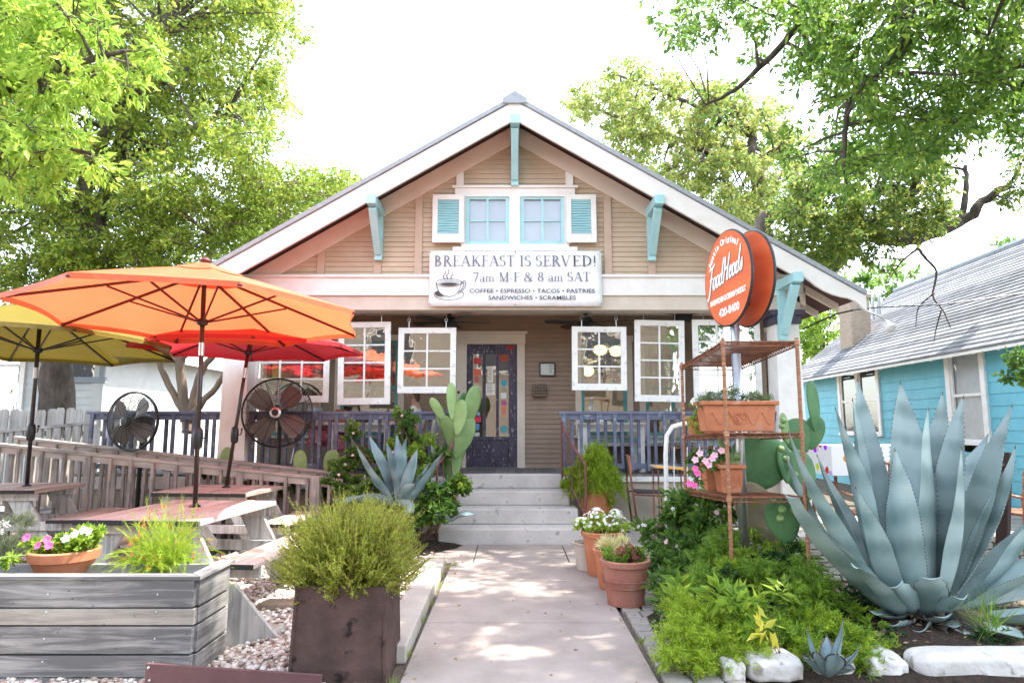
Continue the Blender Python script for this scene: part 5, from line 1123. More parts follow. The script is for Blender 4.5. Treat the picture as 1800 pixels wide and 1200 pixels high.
def foliage(clumps, n, size, ratio, seed, kind=leaves5, twigs=14, droop=.2, flat=.8, hollow=.25, spread=.09, fold=.25, up=0., lf=.0):
    rs = np.random.RandomState(seed); C = np.array([c[0] for c in clumps], float); Rr = np.array([c[1] for c in clumps], float)
    w = Rr ** 2; w /= w.sum(); idx = rs.choice(len(C), n, p=w); dirs = nrm(rs.normal(size=(len(C), twigs, 3)) + np.array([0, 0, up])); lens = rs.uniform(.6, 1.15, (len(C), twigs))
    tw = rs.randint(0, twigs, n); d = dirs[idx, tw]; t = (hollow + (1 - hollow) * rs.rand(n) ** .7) * lens[idx, tw]
    P = C[idx] + d * (Rr[idx] * t)[:, None] * np.array([1, 1, flat]) + rs.normal(size=(n, 3)) * (Rr[idx] * spread)[:, None]
    P[:, 2] -= droop * .3 * Rr[idx] * t ** 2
    D = d * .7 + nrm(rs.normal(size=(n, 3))) * .8; D[:, 2] -= droop; D[:, 2] += up * .5
    L = size * rs.uniform(.45, 1.35, n); return kind(P, D, L, ratio, rs, fold=fold, flat=lf)
def twig_mesh(mb, clumps, origin, r0, seed, n=3, sag=.05):
    rr = random.Random(seed); o = Vector(origin)
    for c, R_ in clumps:
        c = Vector(c)
        for k in range(n):
            e = c + Vector((rr.uniform(-1, 1), rr.uniform(-1, 1), rr.uniform(-.4, 1))) * R_ * .6; mid = o.lerp(e, .5) + Vector((rr.uniform(-1, 1), rr.uniform(-1, 1), .6)) * (e - o).length * .12
            mb.tube([o, o.lerp(mid, .5) + Vector((0, 0, .01)), mid, e], [r0, r0 * .8, r0 * .6, r0 * .25], 5, caps=False)
def bloom(mb, c, nrm_, r, petals=5, cup=.25):
    c = Vector(c); n = Vector(nrm_).normalized(); a = n.cross(Vector((0, 0, 1)) if abs(n.z) < .9 else Vector((1, 0, 0))).normalized(); b = n.cross(a)
    for k in range(petals):
        t0 = 2 * math.pi * k / petals; w = math.pi / petals * .95
        def q(t, rad, h): return c + (a * math.cos(t) + b * math.sin(t)) * rad + n * h
        mb.add([c, q(t0 - w, r * .75, r * cup), q(t0 - w * .4, r, r * cup * 1.1), q(t0 + w * .4, r, r * cup * 1.1), q(t0 + w, r * .75, r * cup)], [(0, 1, 2, 3, 4)])
def bx3(p0, p1, p2, n):
    return [p0 * (1 - t) ** 2 + p1 * 2 * t * (1 - t) + p2 * t * t for t in [i / n for i in range(n + 1)]]
def agave_leaf(mb, p0, p1, p2, width, axis, th=.12, n=16, teeth=True, blunt=False, curl=.55, mt=None, rng=random):
    """broad channelled blade along a bezier; axis = plant centre (for the inner side)"""
    p0, p1, p2 = Vector(p0), Vector(p1), Vector(p2); C = bx3(p0, p1, p2, n); vs = []; K = 7; edges = []
    rg = random.Random(int((p2.x * 37 + p2.z * 91) * 100)); tw = rg.uniform(-.55, .55); ph = rg.uniform(0, 6); L_ = (p2 - p0).length; side = (p2 - p0).cross(Vector((0, 1, 0))); side = side.normalized() if side.length > 1e-3 else Vector((1, 0, 0))
    C = [c + side * (L_ * .022 * math.sin(ph + 4.2 * i / n) * (i / n)) for i, c in enumerate(C)]; width *= rg.uniform(.88, 1.1); fold = rg.uniform(.7, 1.5)
    for i, c in enumerate(C):
        t = i / n; T = (C[min(n, i + 1)] - C[max(0, i - 1)]).normalized(); rad = (c - Vector(axis)); rad = rad - Vector((0, 0, 1)) * rad.z * .4
        S = T.cross(rad)
        S = S.normalized() if S.length > 1e-4 else Vector((1, 0, 0)); Nn = S.cross(T).normalized()
        if Nn.dot(rad) > 0: Nn = -Nn   # inner side
        aa = tw * t; S, Nn = (S * math.cos(aa) + Nn * math.sin(aa)), (Nn * math.cos(aa) - S * math.sin(aa))
        if blunt: wp = .72 + .28 * math.sin(min(1, t * 1.2) * math.pi) if t < .9 else .5
        else: wp = (.74 + .62 * min(t, .45)) * (1 - max(0, (t - .5) / .5) ** 2.0)
        w = max(.006, width * wp / 2); thk = w * th * (1.6 - t)
        ring = []
        ck = curl * fold * (1 + .25 * math.sin(ph + t * 9)); edge = .03 * w * math.sin(t * 40 + ph)
        for j in range(K): x = -1 + 2 * j / (K - 1); ring.append(c + S * (x * (w + edge * abs(x))) + Nn * (ck * w * x * x * (1.15 - .4 * t)) + Nn * .5 * thk * (1 - x * x))
        for j in range(K - 2, 0, -1): x = -1 + 2 * j / (K - 1); ring.append(c + S * (x * (w + edge * abs(x))) + Nn * (ck * w * x * x * (1.15 - .4 * t)) - Nn * thk * (1 - x * x) * 1.3)
        vs += ring; edges.append((ring[0], ring[K - 1], S, T))
    m = 2 * K - 2; fs = [(i * m + k, i * m + (k + 1) % m, (i + 1) * m + (k + 1) % m, (i + 1) * m + k) for i in range(n) for k in range(m)] + [tuple(range(m))[::-1], tuple(n * m + k for k in range(m))]
    mb.add(vs, fs)
    if teeth and mt is not None:
        for side in (0, 1):
            for i in range(1, n - 1):
                for f in (.15, .5, .85):
                    e0 = edges[i][side].lerp(edges[i + 1][side], f); S = edges[i][2] * (-1 if side == 0 else 1); T = edges[i][3]; L = .011
                    mt.add([e0 - T * .005, e0 + T * .006, e0 + S * L + T * .005, e0 + Vector((0, 0, .003))], [(0, 1, 2), (0, 2, 3), (1, 3, 2)])
        if not blunt: mt.tube([C[-1] - (C[-1] - C[-2]) * .12, C[-1], C[-1] + (C[-1] - C[-2]).normalized() * .02], [.005, .0045, .0008], 5)
def agave_mat(name, c1, c2):
    m, nt, b = base_mat(name); co = coords(nt, (1, 1, .35)); n = N(nt, 'ShaderNodeTexNoise'); n.inputs['Scale'].default_value = 5; n.inputs['Detail'].default_value = 6; nt.links.new(co, n.inputs['Vector'])
    wv = N(nt, 'ShaderNodeTexWave'); wv.inputs['Scale'].default_value = 1.3; wv.inputs['Distortion'].default_value = 5; wv.bands_direction = 'Z'; nt.links.new(coords(nt), wv.inputs['Vector'])
    g = N(nt, 'ShaderNodeNewGeometry'); a1 = N(nt, 'ShaderNodeMath', operation='MULTIPLY_ADD'); a1.inputs[1].default_value = .34; nt.links.new(wv.outputs[1], a1.inputs[0]); nt.links.new(n.outputs[0], a1.inputs[2])
    a2 = N(nt, 'ShaderNodeMath', operation='MULTIPLY_ADD'); a2.inputs[1].default_value = .2; nt.links.new(g.outputs['Random Per Island'], a2.inputs[0]); nt.links.new(a1.outputs[0], a2.inputs[2])
    c_a = ramp(nt, a2.outputs[0], [(.42, c1), (.85, c2)]); sc = N(nt, 'ShaderNodeTexNoise'); sc.inputs['Scale'].default_value = 9; sc.inputs['Detail'].default_value = 9; sc.inputs['Roughness'].default_value = .75; nt.links.new(coords(nt, (1, 1, 2.5)), sc.inputs['Vector'])
    mxs = N(nt, 'ShaderNodeMix', data_type='RGBA'); nt.links.new(ramp(nt, sc.outputs[0], [(.61, (0, 0, 0)), (.68, (.75, .75, .75))]), mxs.inputs[0]); nt.links.new(c_a, mxs.inputs[6]); mxs.inputs[7].default_value = (.42, .38, .28, 1)
    nt.links.new(mxs.outputs[2], b.inputs['Base Color']); setp(b, Roughness=.48); b.inputs['Specular IOR Level'].default_value = .45; n2 = N(nt, 'ShaderNodeTexNoise'); n2.inputs['Scale'].default_value = 30; nt.links.new(co, n2.inputs['Vector']); bump(nt, b, n2.outputs[0], .15, .004); return m
M['agave'] = agave_mat('blue_grey_agave', (.13, .205, .20), (.285, .375, .365)); M['agave_d'] = agave_mat('steel_blue_agave', (.085, .15, .165), (.19, .275, .29)); M['spine'] = plain('brown_spine', (.10, .06, .045), .5)
def pad_mat(name, c1, c2):
    m = noise_mat(name, c1, c2, 5, .5, bs=.3, bd=.004, fine=26, lo=.3, hi=.75); return m
M['pad'] = pad_mat('green_cactus_pad', (.055, .15, .055), (.12, .25, .10)); M['pad_l'] = pad_mat('pale_green_cactus_pad', (.19, .30, .10), (.30, .42, .17)); M['pad_m'] = noise_mat('mid_green_cactus_pad', (.13, .23, .085), (.23, .34, .13), 4, .55, bs=.5, bd=.006, fine=12, c3=(.24, .27, .12))
M['pad_o'] = noise_mat('corky_old_pad', (.20, .15, .09), (.34, .30, .20), 6, .9, bs=.8, bd=.01, c3=(.25, .25, .08), fine=9)
def pad(parent, base, tip, width, nr, mat, thick=.2, name='pad', spines=True, seed=0):
    base, tip = Vector(base), Vector(tip); U = (tip - base); L = U.length; U.normalize(); Nn = Vector(nr); Nn = (Nn - U * Nn.dot(U)).normalized(); S = U.cross(Nn); mb = MB(); m, n = 14, 16; vs = []; rr = random.Random(seed)
    bend = rr.uniform(-.06, .06)
    for i in range(m + 1):
        t = (1 - math.cos(math.pi * i / m)) / 2; w = width / 2 * math.sqrt(max(0, 1 - (2 * t - 1) ** 2)) * (.72 + .42 * t); th = w * thick + .004
        for k in range(n):
            a = 2 * math.pi * k / n; vs.append(base + U * (L * t) + S * (w * math.cos(a)) + Nn * (th * math.sin(a) + bend * L * math.sin(math.pi * t)))
    mb.add(vs, [(i * n + k, i * n + (k + 1) % n, (i + 1) * n + (k + 1) % n, (i + 1) * n + k) for i in range(m) for k in range(n)]); o = mb.build(name, mat, parent, smooth=True)
    if spines:
        q = MB()
        for i in range(1, 7):
            t = i / 7; w = width / 2 * math.sqrt(max(0, 1 - (2 * t - 1) ** 2)) * (.72 + .42 * t); K = max(2, int(w / .032))
            for k in range(K):
                u = -1 + 2 * (k + .5 + .25 * (i % 2)) / K
                if abs(u) > .93: continue
                for s in (-1, 1):
                    p = base + U * (L * t) + S * (w * u) + Nn * (s * w * thick * math.sqrt(1 - u * u) + bend * L * math.sin(math.pi * t)); q.sphere(p, .0042, 5, 4)
        if q.v: q.build('areoles', M['areole'], o)
    return o
M['areole'] = plain('pale_areole', (.42, .38, .24), .8)
def pot(name, c, r, h, mat, lab, cat='pot', rim=.12, rb=.72, group=None, soil=True, wob=0):
    c = Vector(c); t = thing(name, lab, cat, c, group); m = MB()
    m.lathe([(r * rb * .92, 0), (r * rb, .004), (r * (rb + (1 - rb) * .8) * .97, h * (1 - rim)), (r * 1.0, h * (1 - rim) + .004), (r * 1.03, h - .006), (r * 1.0, h), (r * .9, h), (r * .86, h * .8), (r * .5, h * .78)], c, 30, wob=wob); m.build('pot_body', mat, t, smooth=40)
    if soil: m = MB(); m.lathe([(.01, h * .80), (r * .86, h * .84), (r * .86, h * .86), (0.01, h * .9)], c, 20); m.build('soil', M['soil'], t)
    return t
LF = {'bright': [(.10, .20, .02), (.20, .34, .03), (.34, .45, .04), (.16, .28, .03)], 'mid': [(.04, .11, .018), (.09, .19, .03), (.17, .29, .04), (.06, .14, .02)], 'dark': [(.018, .055, .018), (.035, .09, .025), (.06, .14, .03)],
      'fern': [(.15, .27, .015), (.28, .41, .025), (.42, .52, .04), (.20, .33, .02)], 'fern2': [(.08, .18, .02), (.16, .29, .03), (.27, .39, .04)], 'rosemary': [(.16, .21, .03), (.30, .36, .035), (.48, .50, .05), (.19, .15, .06), (.34, .40, .04)], 'grey': [(.16, .21, .11), (.27, .33, .18), (.38, .44, .26)],
      'lime': [(.26, .42, .04), (.38, .52, .06), (.5, .6, .1)], 'oak': [(.05, .10, .018), (.10, .175, .025), (.20, .27, .035), (.31, .31, .05)], 'sunleaf': [(.11, .19, .02), (.21, .30, .03), (.36, .41, .04), (.07, .13, .02)], 'yellow': [(.6, .5, .04), (.5, .5, .06)]}
for k_, c_ in LF.items(): M['lf_' + k_] = leaf_mat('leaf_' + k_, c_)
for n_, c_ in (('pink', (.75, .12, .36)), ('magenta', (.62, .02, .28)), ('whitef', (.84, .84, .78)), ('redf', (.72, .06, .03)), ('pinkpale', (.8, .45, .55))): M['fl_' + n_] = leaf_mat('petal_' + n_, [c_, tuple(min(1, x * 1.1) for x in c_)], .3)
def plant(name, lab, loc, cat='plant', group=None): return thing(name, lab, cat, loc, group)
def clp(L): return [(tuple(W(px, py, Y)), r) for px, py, Y, r in L]
# ---------------------------------------------------------------- rosemary in the steel planter
t = plant('rosemary_bush', 'bushy yellow green rosemary spilling over the rusted steel planter', (-1.0, 4.28, .5), 'bush')
rs = np.random.RandomState(5); NS, NN = 3000, 34
U_ = nrm(rs.normal(size=(NS, 3)) + np.array([0, 0, .35])); rad_ = rs.rand(NS) ** .38
lump = 1 + .17 * np.sin(U_[:, 0] * 9 + 1) * np.cos(U_[:, 1] * 7) + .15 * np.sin(U_[:, 0] * 17 + U_[:, 2] * 5)
B0 = np.array([-1.0, 4.22, .68]) + U_ * np.array([.375, .33, .225]) * (rad_ * lump)[:, None]; B0[:, 2] = np.maximum(B0[:, 2], .44 + rs.rand(NS) * .06); B0[:, 2] -= .05
Ls = rs.uniform(.07, .17, NS) * (1 + .4 * (U_[:, 2] > .5)); Dd = nrm(U_ * np.array([.8, .8, .25]) + np.array([0, 0, .85]) + rs.normal(size=(NS, 3)) * .22)
tt = np.linspace(0, 1, NN)[None, :, None]
curve = B0[:, None] + Dd[:, None] * Ls[:, None, None] * tt + U_[:, None] * .03 * tt ** 2
P = curve.reshape(-1, 3); tan = np.repeat(Dd, NN, 0); D = tan * .75 + nrm(rs.normal(size=P.shape)) * .8
V, F = needles3(P, D, .024 * rs.uniform(.7, 1.2, len(P)) * (1.1 - .5 * np.tile(tt[0, :, 0] ** 3, NS)), .24, rs); npmesh('foliage', V, F, M['lf_rosemary'], t)
m = MB()
for i in range(0, NS, 9):
    e_ = Vector(curve[i, 10]); o_ = Vector((-1.0 + (e_.x + 1) * .35, 4.27 + (e_.y - 4.27) * .35, .45)); m.tube([o_, o_.lerp(e_, .5) + Vector((0, 0, -.02)), e_, Vector(curve[i, 33])], [.006, .004, .0025, .001], 4, caps=False)
m.build('stem', M['stem'], t)
# ---------------------------------------------------------------- planter box plants
t = pot('terracotta_bowl', (-2.98, 4.5, .50), .205, .175, M['terra'], 'wide terracotta bowl of pink and white petunias standing in the planter box', rim=.38, rb=.7)
t2 = plant('petunia', 'pink and white petunias trailing from the wide terracotta bowl in the planter box', (-2.92, 4.56, .62), 'flowers')
cl = [((-3.12, 4.45, .69), .09), ((-3.02, 4.45, .70), .09), ((-2.92, 4.45, .70), .09), ((-2.84, 4.48, .73), .09), ((-2.8, 4.5, .77), .06), ((-3.2, 4.32, .62), .05), ((-2.95, 4.6, .71), .1)]
V, F = foliage(cl, 1500, .045, .62, 3, lf=.5, up=.3); npmesh('foliage', V, F, M['lf_bright'], t2)
m = MB(); m.tube([(-3.1, 4.4, .66), (-3.17, 4.2, .68), (-3.2, 4.03, .63), (-3.2, 4.01, .53)], .004, 5); m.build('stem', M['gstem'], t2)
rr = random.Random(1)
for nme, pts in (('fl_pink', [(-3.06, 4.36, .72), (-2.99, 4.36, .72), (-3.02, 4.38, .755), (-3.2, 4.0, .53), (-3.14, 4.36, .77)]), ('fl_whitef', [(-2.84, 4.38, .79), (-2.80, 4.4, .81), (-2.90, 4.38, .76), (-2.76, 4.4, .80)])):
    for p_ in pts: m = MB(); bloom(m, p_, (rr.uniform(-.4, .4), -1, .5), .028); m.build('flower', M[nme], t2)
t = plant('firecracker_plant', 'wispy coral plant with drooping green stems and small red flowers in the planter box', (-2.3, 4.6, .5))
rs = np.random.RandomState(8); NS, NN = 260, 60; th = rs.uniform(0, 6.28, NS); ln = rs.uniform(.2, .58, NS); le = rs.uniform(.1, 1.25, NS)
B0 = np.stack([-2.36 + rs.normal(0, .07, NS), 4.55 + rs.normal(0, .05, NS), np.full(NS, .5)], 1); Dd = np.stack([np.cos(th) * np.sin(le) * 1.1, np.sin(th) * np.sin(le) * .8, np.cos(le)], 1); tt = np.linspace(.1, 1, NN)[None, :, None]
curve = B0[:, None] + Dd[:, None] * ln[:, None, None] * tt * .8 + np.array([0, 0, -1]) * (ln[:, None, None] * .75 * np.sin(le)[:, None, None]) * tt ** 2.2 + np.array([0, 0, .12]) * tt
P = curve.reshape(-1, 3); tan = nrm(np.gradient(curve, axis=1).reshape(-1, 3)); V, F = needles3(P, tan + nrm(rs.normal(size=P.shape)) * .6, .045 * rs.uniform(.6, 1.2, len(P)), .07, rs); npmesh('foliage', V, F, M['lf_fern'], t)
tips = curve[:, -1]; P = np.repeat(tips[rs.choice(NS, 46)], 2, 0) + rs.normal(size=(92, 3)) * .015; V, F = leaves4(P, np.tile([[0, -.2, -1.]], (92, 1)) + rs.normal(size=(92, 3)) * .3, np.full(92, .03), .3, rs); npmesh('flowers', V, F, M['fl_redf'], t)
t = plant('grey_sage', 'pale grey green feathery bush with cream tips at the left end of the planter box', (-3.5, 4.7, .5), 'bush')
cl = [((-3.62, 4.6, .66), .16), ((-3.45, 4.65, .63), .15), ((-3.32, 4.7, .58), .12), ((-3.7, 4.6, .8), .14), ((-3.75, 4.4, .55), .16), ((-3.5, 4.75, .78), .13)]
V, F = foliage(cl, 9000, .04, .12, 12, kind=needles3, twigs=30, up=.5, droop=0); npmesh('foliage', V, F, M['lf_grey'], t)
V, F = foliage([((-3.6, 4.5, .85), .10), ((-3.5, 4.55, .8), .09), ((-3.68, 4.45, .74), .08)], 500, .022, .5, 13, kind=leaves4, up=.5); npmesh('flowers', V, F, M['fl_whitef'], t)
# ---------------------------------------------------------------- planting left of the steps
def shrub(name, lab, clumps, n, size, ratio, mat, seed, origin, cat='bush', flowers=None, fr=.02, kind=leaves5, stem_r=.008, tn=2, **k):
    t = plant(name, lab, origin, cat); V, F = foliage(clumps, n, size, ratio, seed, kind=kind, **k); npmesh('foliage', V, F, mat, t)
    if stem_r: m = MB(); twig_mesh(m, clumps, origin, stem_r, seed, tn); m.build('stem', M['stem'], t)
    if flowers:
        rr = random.Random(seed)
        for mt, cnt in flowers:
            for _ in range(cnt):
                c, R_ = rr.choice(clumps); m = MB(); a = rr.uniform(-2.6, -.5); z = rr.uniform(-.2, 1)
                bloom(m, (c[0] + math.cos(a) * R_ * .9, c[1] + math.sin(a) * R_ * .9, c[2] + z * R_ * .8), (math.cos(a), math.sin(a), .4), fr); m.build('flower', M[mt], t)
    return t
shrub('rose_bush', 'tall leafy climbing rose rising against the railing beside the steel blue agave', clp([(715, 740, 9.0, .18), (722, 775, 9.0, .2), (700, 800, 8.8, .22), (618, 765, 9.0, .12), (625, 800, 8.9, .16), (740, 820, 8.6, .22), (770, 800, 8.7, .16), (665, 840, 8.6, .2), (600, 850, 8.6, .22), (640, 870, 8.4, .22), (655, 800, 9.0, .15), (600, 820, 8.8, .15)]), 5200, .075, .55, M['lf_mid'], 21, (-1.4, 8.7, .1), flowers=[('fl_pinkpale', 7), ('fl_whitef', 4)], stem_r=.01)
shrub('lantana_bush', 'bright green leafy bush spilling over the left side of the steps', clp([(790, 860, 8.15, .2), (760, 875, 8.0, .2), (808, 850, 8.2, .14), (740, 900, 7.9, .18), (770, 900, 7.9, .15), (715, 925, 7.8, .14), (790, 890, 8.1, .12), (730, 850, 8.2, .2), (700, 880, 8.3, .2)]), 4600, .07, .55, M['lf_mid'], 22, (-1.1, 8.1, .05), lf=.4)
shrub('sunlit_vine', 'yellow green vine shoots between the two railings and the agave left of the steps', clp([(735, 790, 8.5, .12), (755, 770, 8.6, .10), (745, 830, 8.2, .12), (690, 775, 8.9, .1), (810, 845, 8.1, .1), (700, 720, 9.05, .07), (620, 745, 9.0, .07)]), 1100, .06, .5, M['lf_bright'], 23, (-1.2, 8.5, .1), cat='vine')
def agave(name, lab, centre, specs, mat, group=None, teeth=True, curl=.55):
    c = Vector(centre); t = plant(name, lab, c, 'agave', group); tm = MB()
    for sp in specs:
        tip, wd, mid, blunt = sp[0], sp[1], sp[2], (len(sp) > 3 and sp[3]); tp = Vector(tip); h = Vector((tp.x - c.x, tp.y - c.y, 0)); L = (tp - c).length
        b = c + h.normalized() * min(.13, .25 * h.length + .02) * (L / 1.3) + Vector((0, 0, .0))
        pm = b.lerp(tp, .45) + Vector(mid); m = MB(); agave_leaf(m, b, pm, tp, wd, c + Vector((0, 0, .5 * L)), blunt=blunt, mt=tm, teeth=teeth, curl=curl); o = m.build('leaf', mat, t, smooth=50)
    if tm.v: tm.build('spines', M['spine'], t)
    return t
c = W(705, 888, 7.95); a2 = [(W(626, 785, 7.8), .2, (-.08, 0, .05)), (W(652, 765, 8.1), .17, (-.03, 0, .05)), (W(679, 778, 7.9), .2, (0, 0, .05)), (W(697, 765, 8.2), .16, (0, 0, 0)), (W(715, 770, 7.9), .19, (0, 0, 0)), (W(735, 790, 7.75), .16, (.02, -.05, 0)), (W(779, 797, 7.9), .19, (.05, 0, -.02)), (W(757, 812, 8.2), .16, (.05, 0, 0)), (W(598, 885, 7.7), .2, (-.1, 0, .12)), (W(795, 838, 8.1), .15, (.1, 0, .05)), (W(728, 850, 7.5), .16, (.0, -.1, .05)), (W(650, 840, 8.3), .16, (-.1, 0, .1)), (W(720, 900, 7.55), .22, (0, -.1, .08), True)]
agave('agave', 'steel blue agave growing in the bed left of the concrete steps', c, a2, M['agave_d'])
for i, (px, py, px2, py2) in enumerate(((775, 925, 812, 900), (760, 935, 805, 912))): pass
c = W(790, 915, 8.0); agave('young_agave', 'small flat leaved agave at the left corner of the bottom step', c, [(W(835, 905, 7.9), .12, (0, 0, .05)), (W(765, 905, 7.8), .1, (0, 0, .05)), (W(800, 890, 8.2), .09, (0, 0, .02))], M['agave_d'])
def pear(name, lab, base, pads, mats, cat='cactus'):
    t = plant(name, lab, base, cat)
    for i, (b, tp, w, nr, mk) in enumerate(pads): pad(t, b, tp, w, nr, M[mk], seed=i, thick=.17)
    return t
Y = 8.95
PP = [((795, 905, 0), (792, 840, 0), .2, (.2, -1, 0), 'pad_o'), ((792, 850, 0), (800, 785, 0), .25, (.2, -1, .1), 'pad_m'), ((800, 805, -.05), (828, 730, 0), .28, (.5, -1, 0), 'pad_m'), ((800, 795, 0), (780, 730, -.06), .25, (-.5, -1, 0), 'pad_m'), ((783, 742, 0), (757, 699, 0), .14, (-.1, -1, .1), 'pad_l'), ((795, 738, -.1), (793, 672, 0), .155, (.3, -1, 0), 'pad_l'), ((820, 750, 0), (836, 678, -.05), .25, (.6, -1, 0), 'pad_m'),
      ((803, 765, -.15), (812, 702, -.1), .22, (-.5, -1, 0), 'pad_l'), ((790, 845, .05), (815, 778, 0), .22, (.8, -1, 0), 'pad_m'), ((798, 860, -.1), (778, 800, -.15), .2, (-.6, -1, .2), 'pad_m'), ((780, 760, .05), (772, 712, .1), .17, (.7, -1, 0), 'pad_m'), ((815, 790, .1), (800, 735, .15), .22, (.1, -1, 0), 'pad'), ((805, 730, .05), (818, 690, .1), .16, (.9, -1, 0), 'pad')]
pear('prickly_pear', 'pale green prickly pear climbing the rail beside the door', W(790, 900, Y), [(W(b_[0], b_[1], Y + b_[2]), W(t_[0], t_[1], Y + t_[2]), w_, n_, k_) for b_, t_, w_, n_, k_ in PP], None)
pear('low_cactus', 'small prickly pear pads peeping through the porch rail at the ramp end', W(540, 850, 9.2), [(W(530, 845, 9.25), W(527, 790, 9.25), .2, (.1, -1, 0), 'pad_l'), (W(580, 850, 9.25), W(585, 790, 9.25), .26, (0, -1, .1), 'pad_l'), (W(600, 850, 9.2), W(612, 800, 9.2), .26, (.2, -1, 0), 'pad_l'), (W(395, 850, 9.28), W(400, 785, 9.28), .2, (.2, -1, 0), 'pad_l')], None)
shrub('undergrowth', 'low dark green undergrowth between the ramp and the porch wall', clp([(450, 850, 9.25, .14), (480, 860, 9.25, .15), (520, 850, 9.25, .14), (560, 870, 9.0, .16), (600, 895, 8.5, .16), (640, 915, 8.2, .16), (680, 935, 7.9, .14), (360, 830, 9.28, .12), (590, 920, 8.3, .12)]), 3600, .06, .5, M['lf_dark'], 25, (-2.8, 8.9, 0), tn=1, stem_r=.004)
# vine stem and rusted hand rail at the left of the steps
def hand_rail(s, lab, top, mid, bot, zt):
    t = thing('handrail', lab, 'handrail', (bot[0], bot[1], 0), 'curved rusty handrails of the steps')
    P = [Vector(top), Vector(top) + Vector((.0, -.1, -.05)), Vector(mid), Vector(bot) + Vector((0, .12, .02)), Vector(bot)]
    m = MB(); m.tube(P, .018, 8); m.build('top_bar', M['railrust'], t, smooth=True)
    lo = [p + Vector((0, 0, -.62)) for p in P]; m = MB(); m.tube([Vector((top[0], top[1], .85)), lo[2] + Vector((0, 0, .04)), Vector((bot[0], bot[1], .33))], .010, 6); m.build('lower_bar', M['railrust'], t)
    m = MB(); m.tube([P[0], (P[0].x, P[0].y, FZ)], .014, 8); m.build('post', M['railrust'], t); m = MB(); m.tube([P[-1], (P[-1].x, P[-1].y, .02)], .014, 8); m.build('post', M['railrust'], t)
    for k in range(1, 6):
        u = k / 6 * 3.9; i = int(u); p = P[i].lerp(P[min(4, i + 1)], u - i); q = Vector((p.x, p.y, .85 + (.33 - .85) * (p.y - top[1]) / (bot[1] - top[1]))); m = MB(); m.tube([p, q], .007, 6); m.build('baluster', M['railrust'], t)
M['railrust'] = noise_mat('maroon_iron', (.10, .035, .035), (.22, .09, .08), 14, .6, bs=.3, bd=.002)
hand_rail(1, 'curved rusty iron handrail on the right side of the concrete steps', (.70, 9.3, 1.52), (.80, 8.75, 1.22), (.93, 8.42, .98), 0)
hand_rail(-1, 'curved rusty iron handrail on the left side of the steps behind the cactus', (-.72, 9.3, 1.50), (-.80, 8.75, 1.20), (-.95, 8.42, .97), 0)
# ================================================================ pots by the path and the porch
def asparagus(name, lab, c, n, rad, hgt, mat, seed, drape=.6, origin=None):
    t = plant(name, lab, c, 'fern'); rs = np.random.RandomState(seed); NS, NN = n, 46; th = rs.uniform(0, 6.28, NS); le = rs.uniform(.05, 1.4, NS); ln = rs.uniform(.6, 1.1, NS)
    B0 = np.tile(np.array(c, float), (NS, 1)) + rs.normal(size=(NS, 3)) * np.array([.04, .04, .01]); tt = np.linspace(.08, 1, NN)[None, :, None]
    Dd = np.stack([np.cos(th) * np.sin(le) * rad, np.sin(th) * np.sin(le) * rad, np.cos(le) * hgt + .1 * hgt], 1)
    curve = B0[:, None] + Dd[:, None] * ln[:, None, None] * tt + np.array([0, 0, -1]) * (drape * np.sin(le) ** 2 * ln)[:, None, None] * hgt * tt ** 2.3
    P = np.repeat(curve.reshape(-1, 3), 3, 0) + rs.normal(size=(NS * NN * 3, 3)) * .013; V, F = needles3(P, nrm(rs.normal(size=P.shape)) + np.array([0, 0, .2]), .034 * rs.uniform(.7, 1.2, len(P)), .24, rs); npmesh('foliage', V, F, mat, t)
    m = MB()
    for i in range(0, NS, 3): m.tube([Vector(curve[i, j]) for j in (0, 15, 30, 44)], .0022, 3, caps=False)
    m.build('stem', M['gstem'], t); return t
t = thing('tall_urn', 'tall terracotta urn at the foot of the right handrail', 'pot', (1.13, 9.0, .1)); m = MB(); m.lathe([(.15, 0), (.18, .03), (.205, .2), (.215, .42), (.19, .55), (.175, .60), (.20, .64), (.20, .68), (.16, .68), (.15, .6)], (1.13, 8.98, .09), 28); m.build('pot_body', M['terra'], t, smooth=40)
m = MB(); m.lathe([(.01, .62), (.155, .62), (.155, .65), (.01, .66)], (1.13, 8.98, .09), 16); m.build('soil', M['soil'], t)
asparagus('asparagus_fern', 'bright yellow green asparagus fern cascading from the tall terracotta urn', (1.13, 8.96, .74), 520, .42, .44, M['lf_fern'], 5, .95)
asparagus('upright_fern', 'upright light green fern fronds rising above the urn against the railing', (1.2, 9.1, .85), 46, .20, .45, M['lf_bright'], 6, .2)
af = [o for o in bpy.data.objects if o.name == 'asparagus_fern'][0]
V, F = foliage(clp([(1008, 830, 8.95, .13), (1035, 812, 8.95, .14), (1062, 825, 8.9, .14), (1076, 850, 8.85, .13), (1050, 848, 8.8, .14), (1018, 862, 8.85, .13), (1072, 880, 8.85, .09), (1066, 902, 8.85, .06), (995, 850, 8.95, .09)]), 30000, .034, .2, 7, kind=needles3, twigs=34); npmesh('fronds', V, F, M['lf_fern'], af)
def potpx(px, pyb, wpx, hpx, name, mat, lab, z=0.02, **k):
    g = G(px, pyb, z); s = FPX / (g.y * .99); return pot(name, g + Vector((0, wpx / s / 2, 0)), wpx / s / 2, hpx / s * 1.02, mat, lab, **k), g, s
p1, g1, s1 = potpx(1066, 1018, 76, 74, 'terracotta_pot', M['terra'], 'orange terracotta pot with white flowers, farthest of the three by the path', group='terracotta pots beside the path')
p2, g2, s2 = potpx(1085, 1042, 72, 66, 'terracotta_pot', M['terra'], 'orange terracotta pot with a creamy spiky plant, middle of the three by the path', group='terracotta pots beside the path')
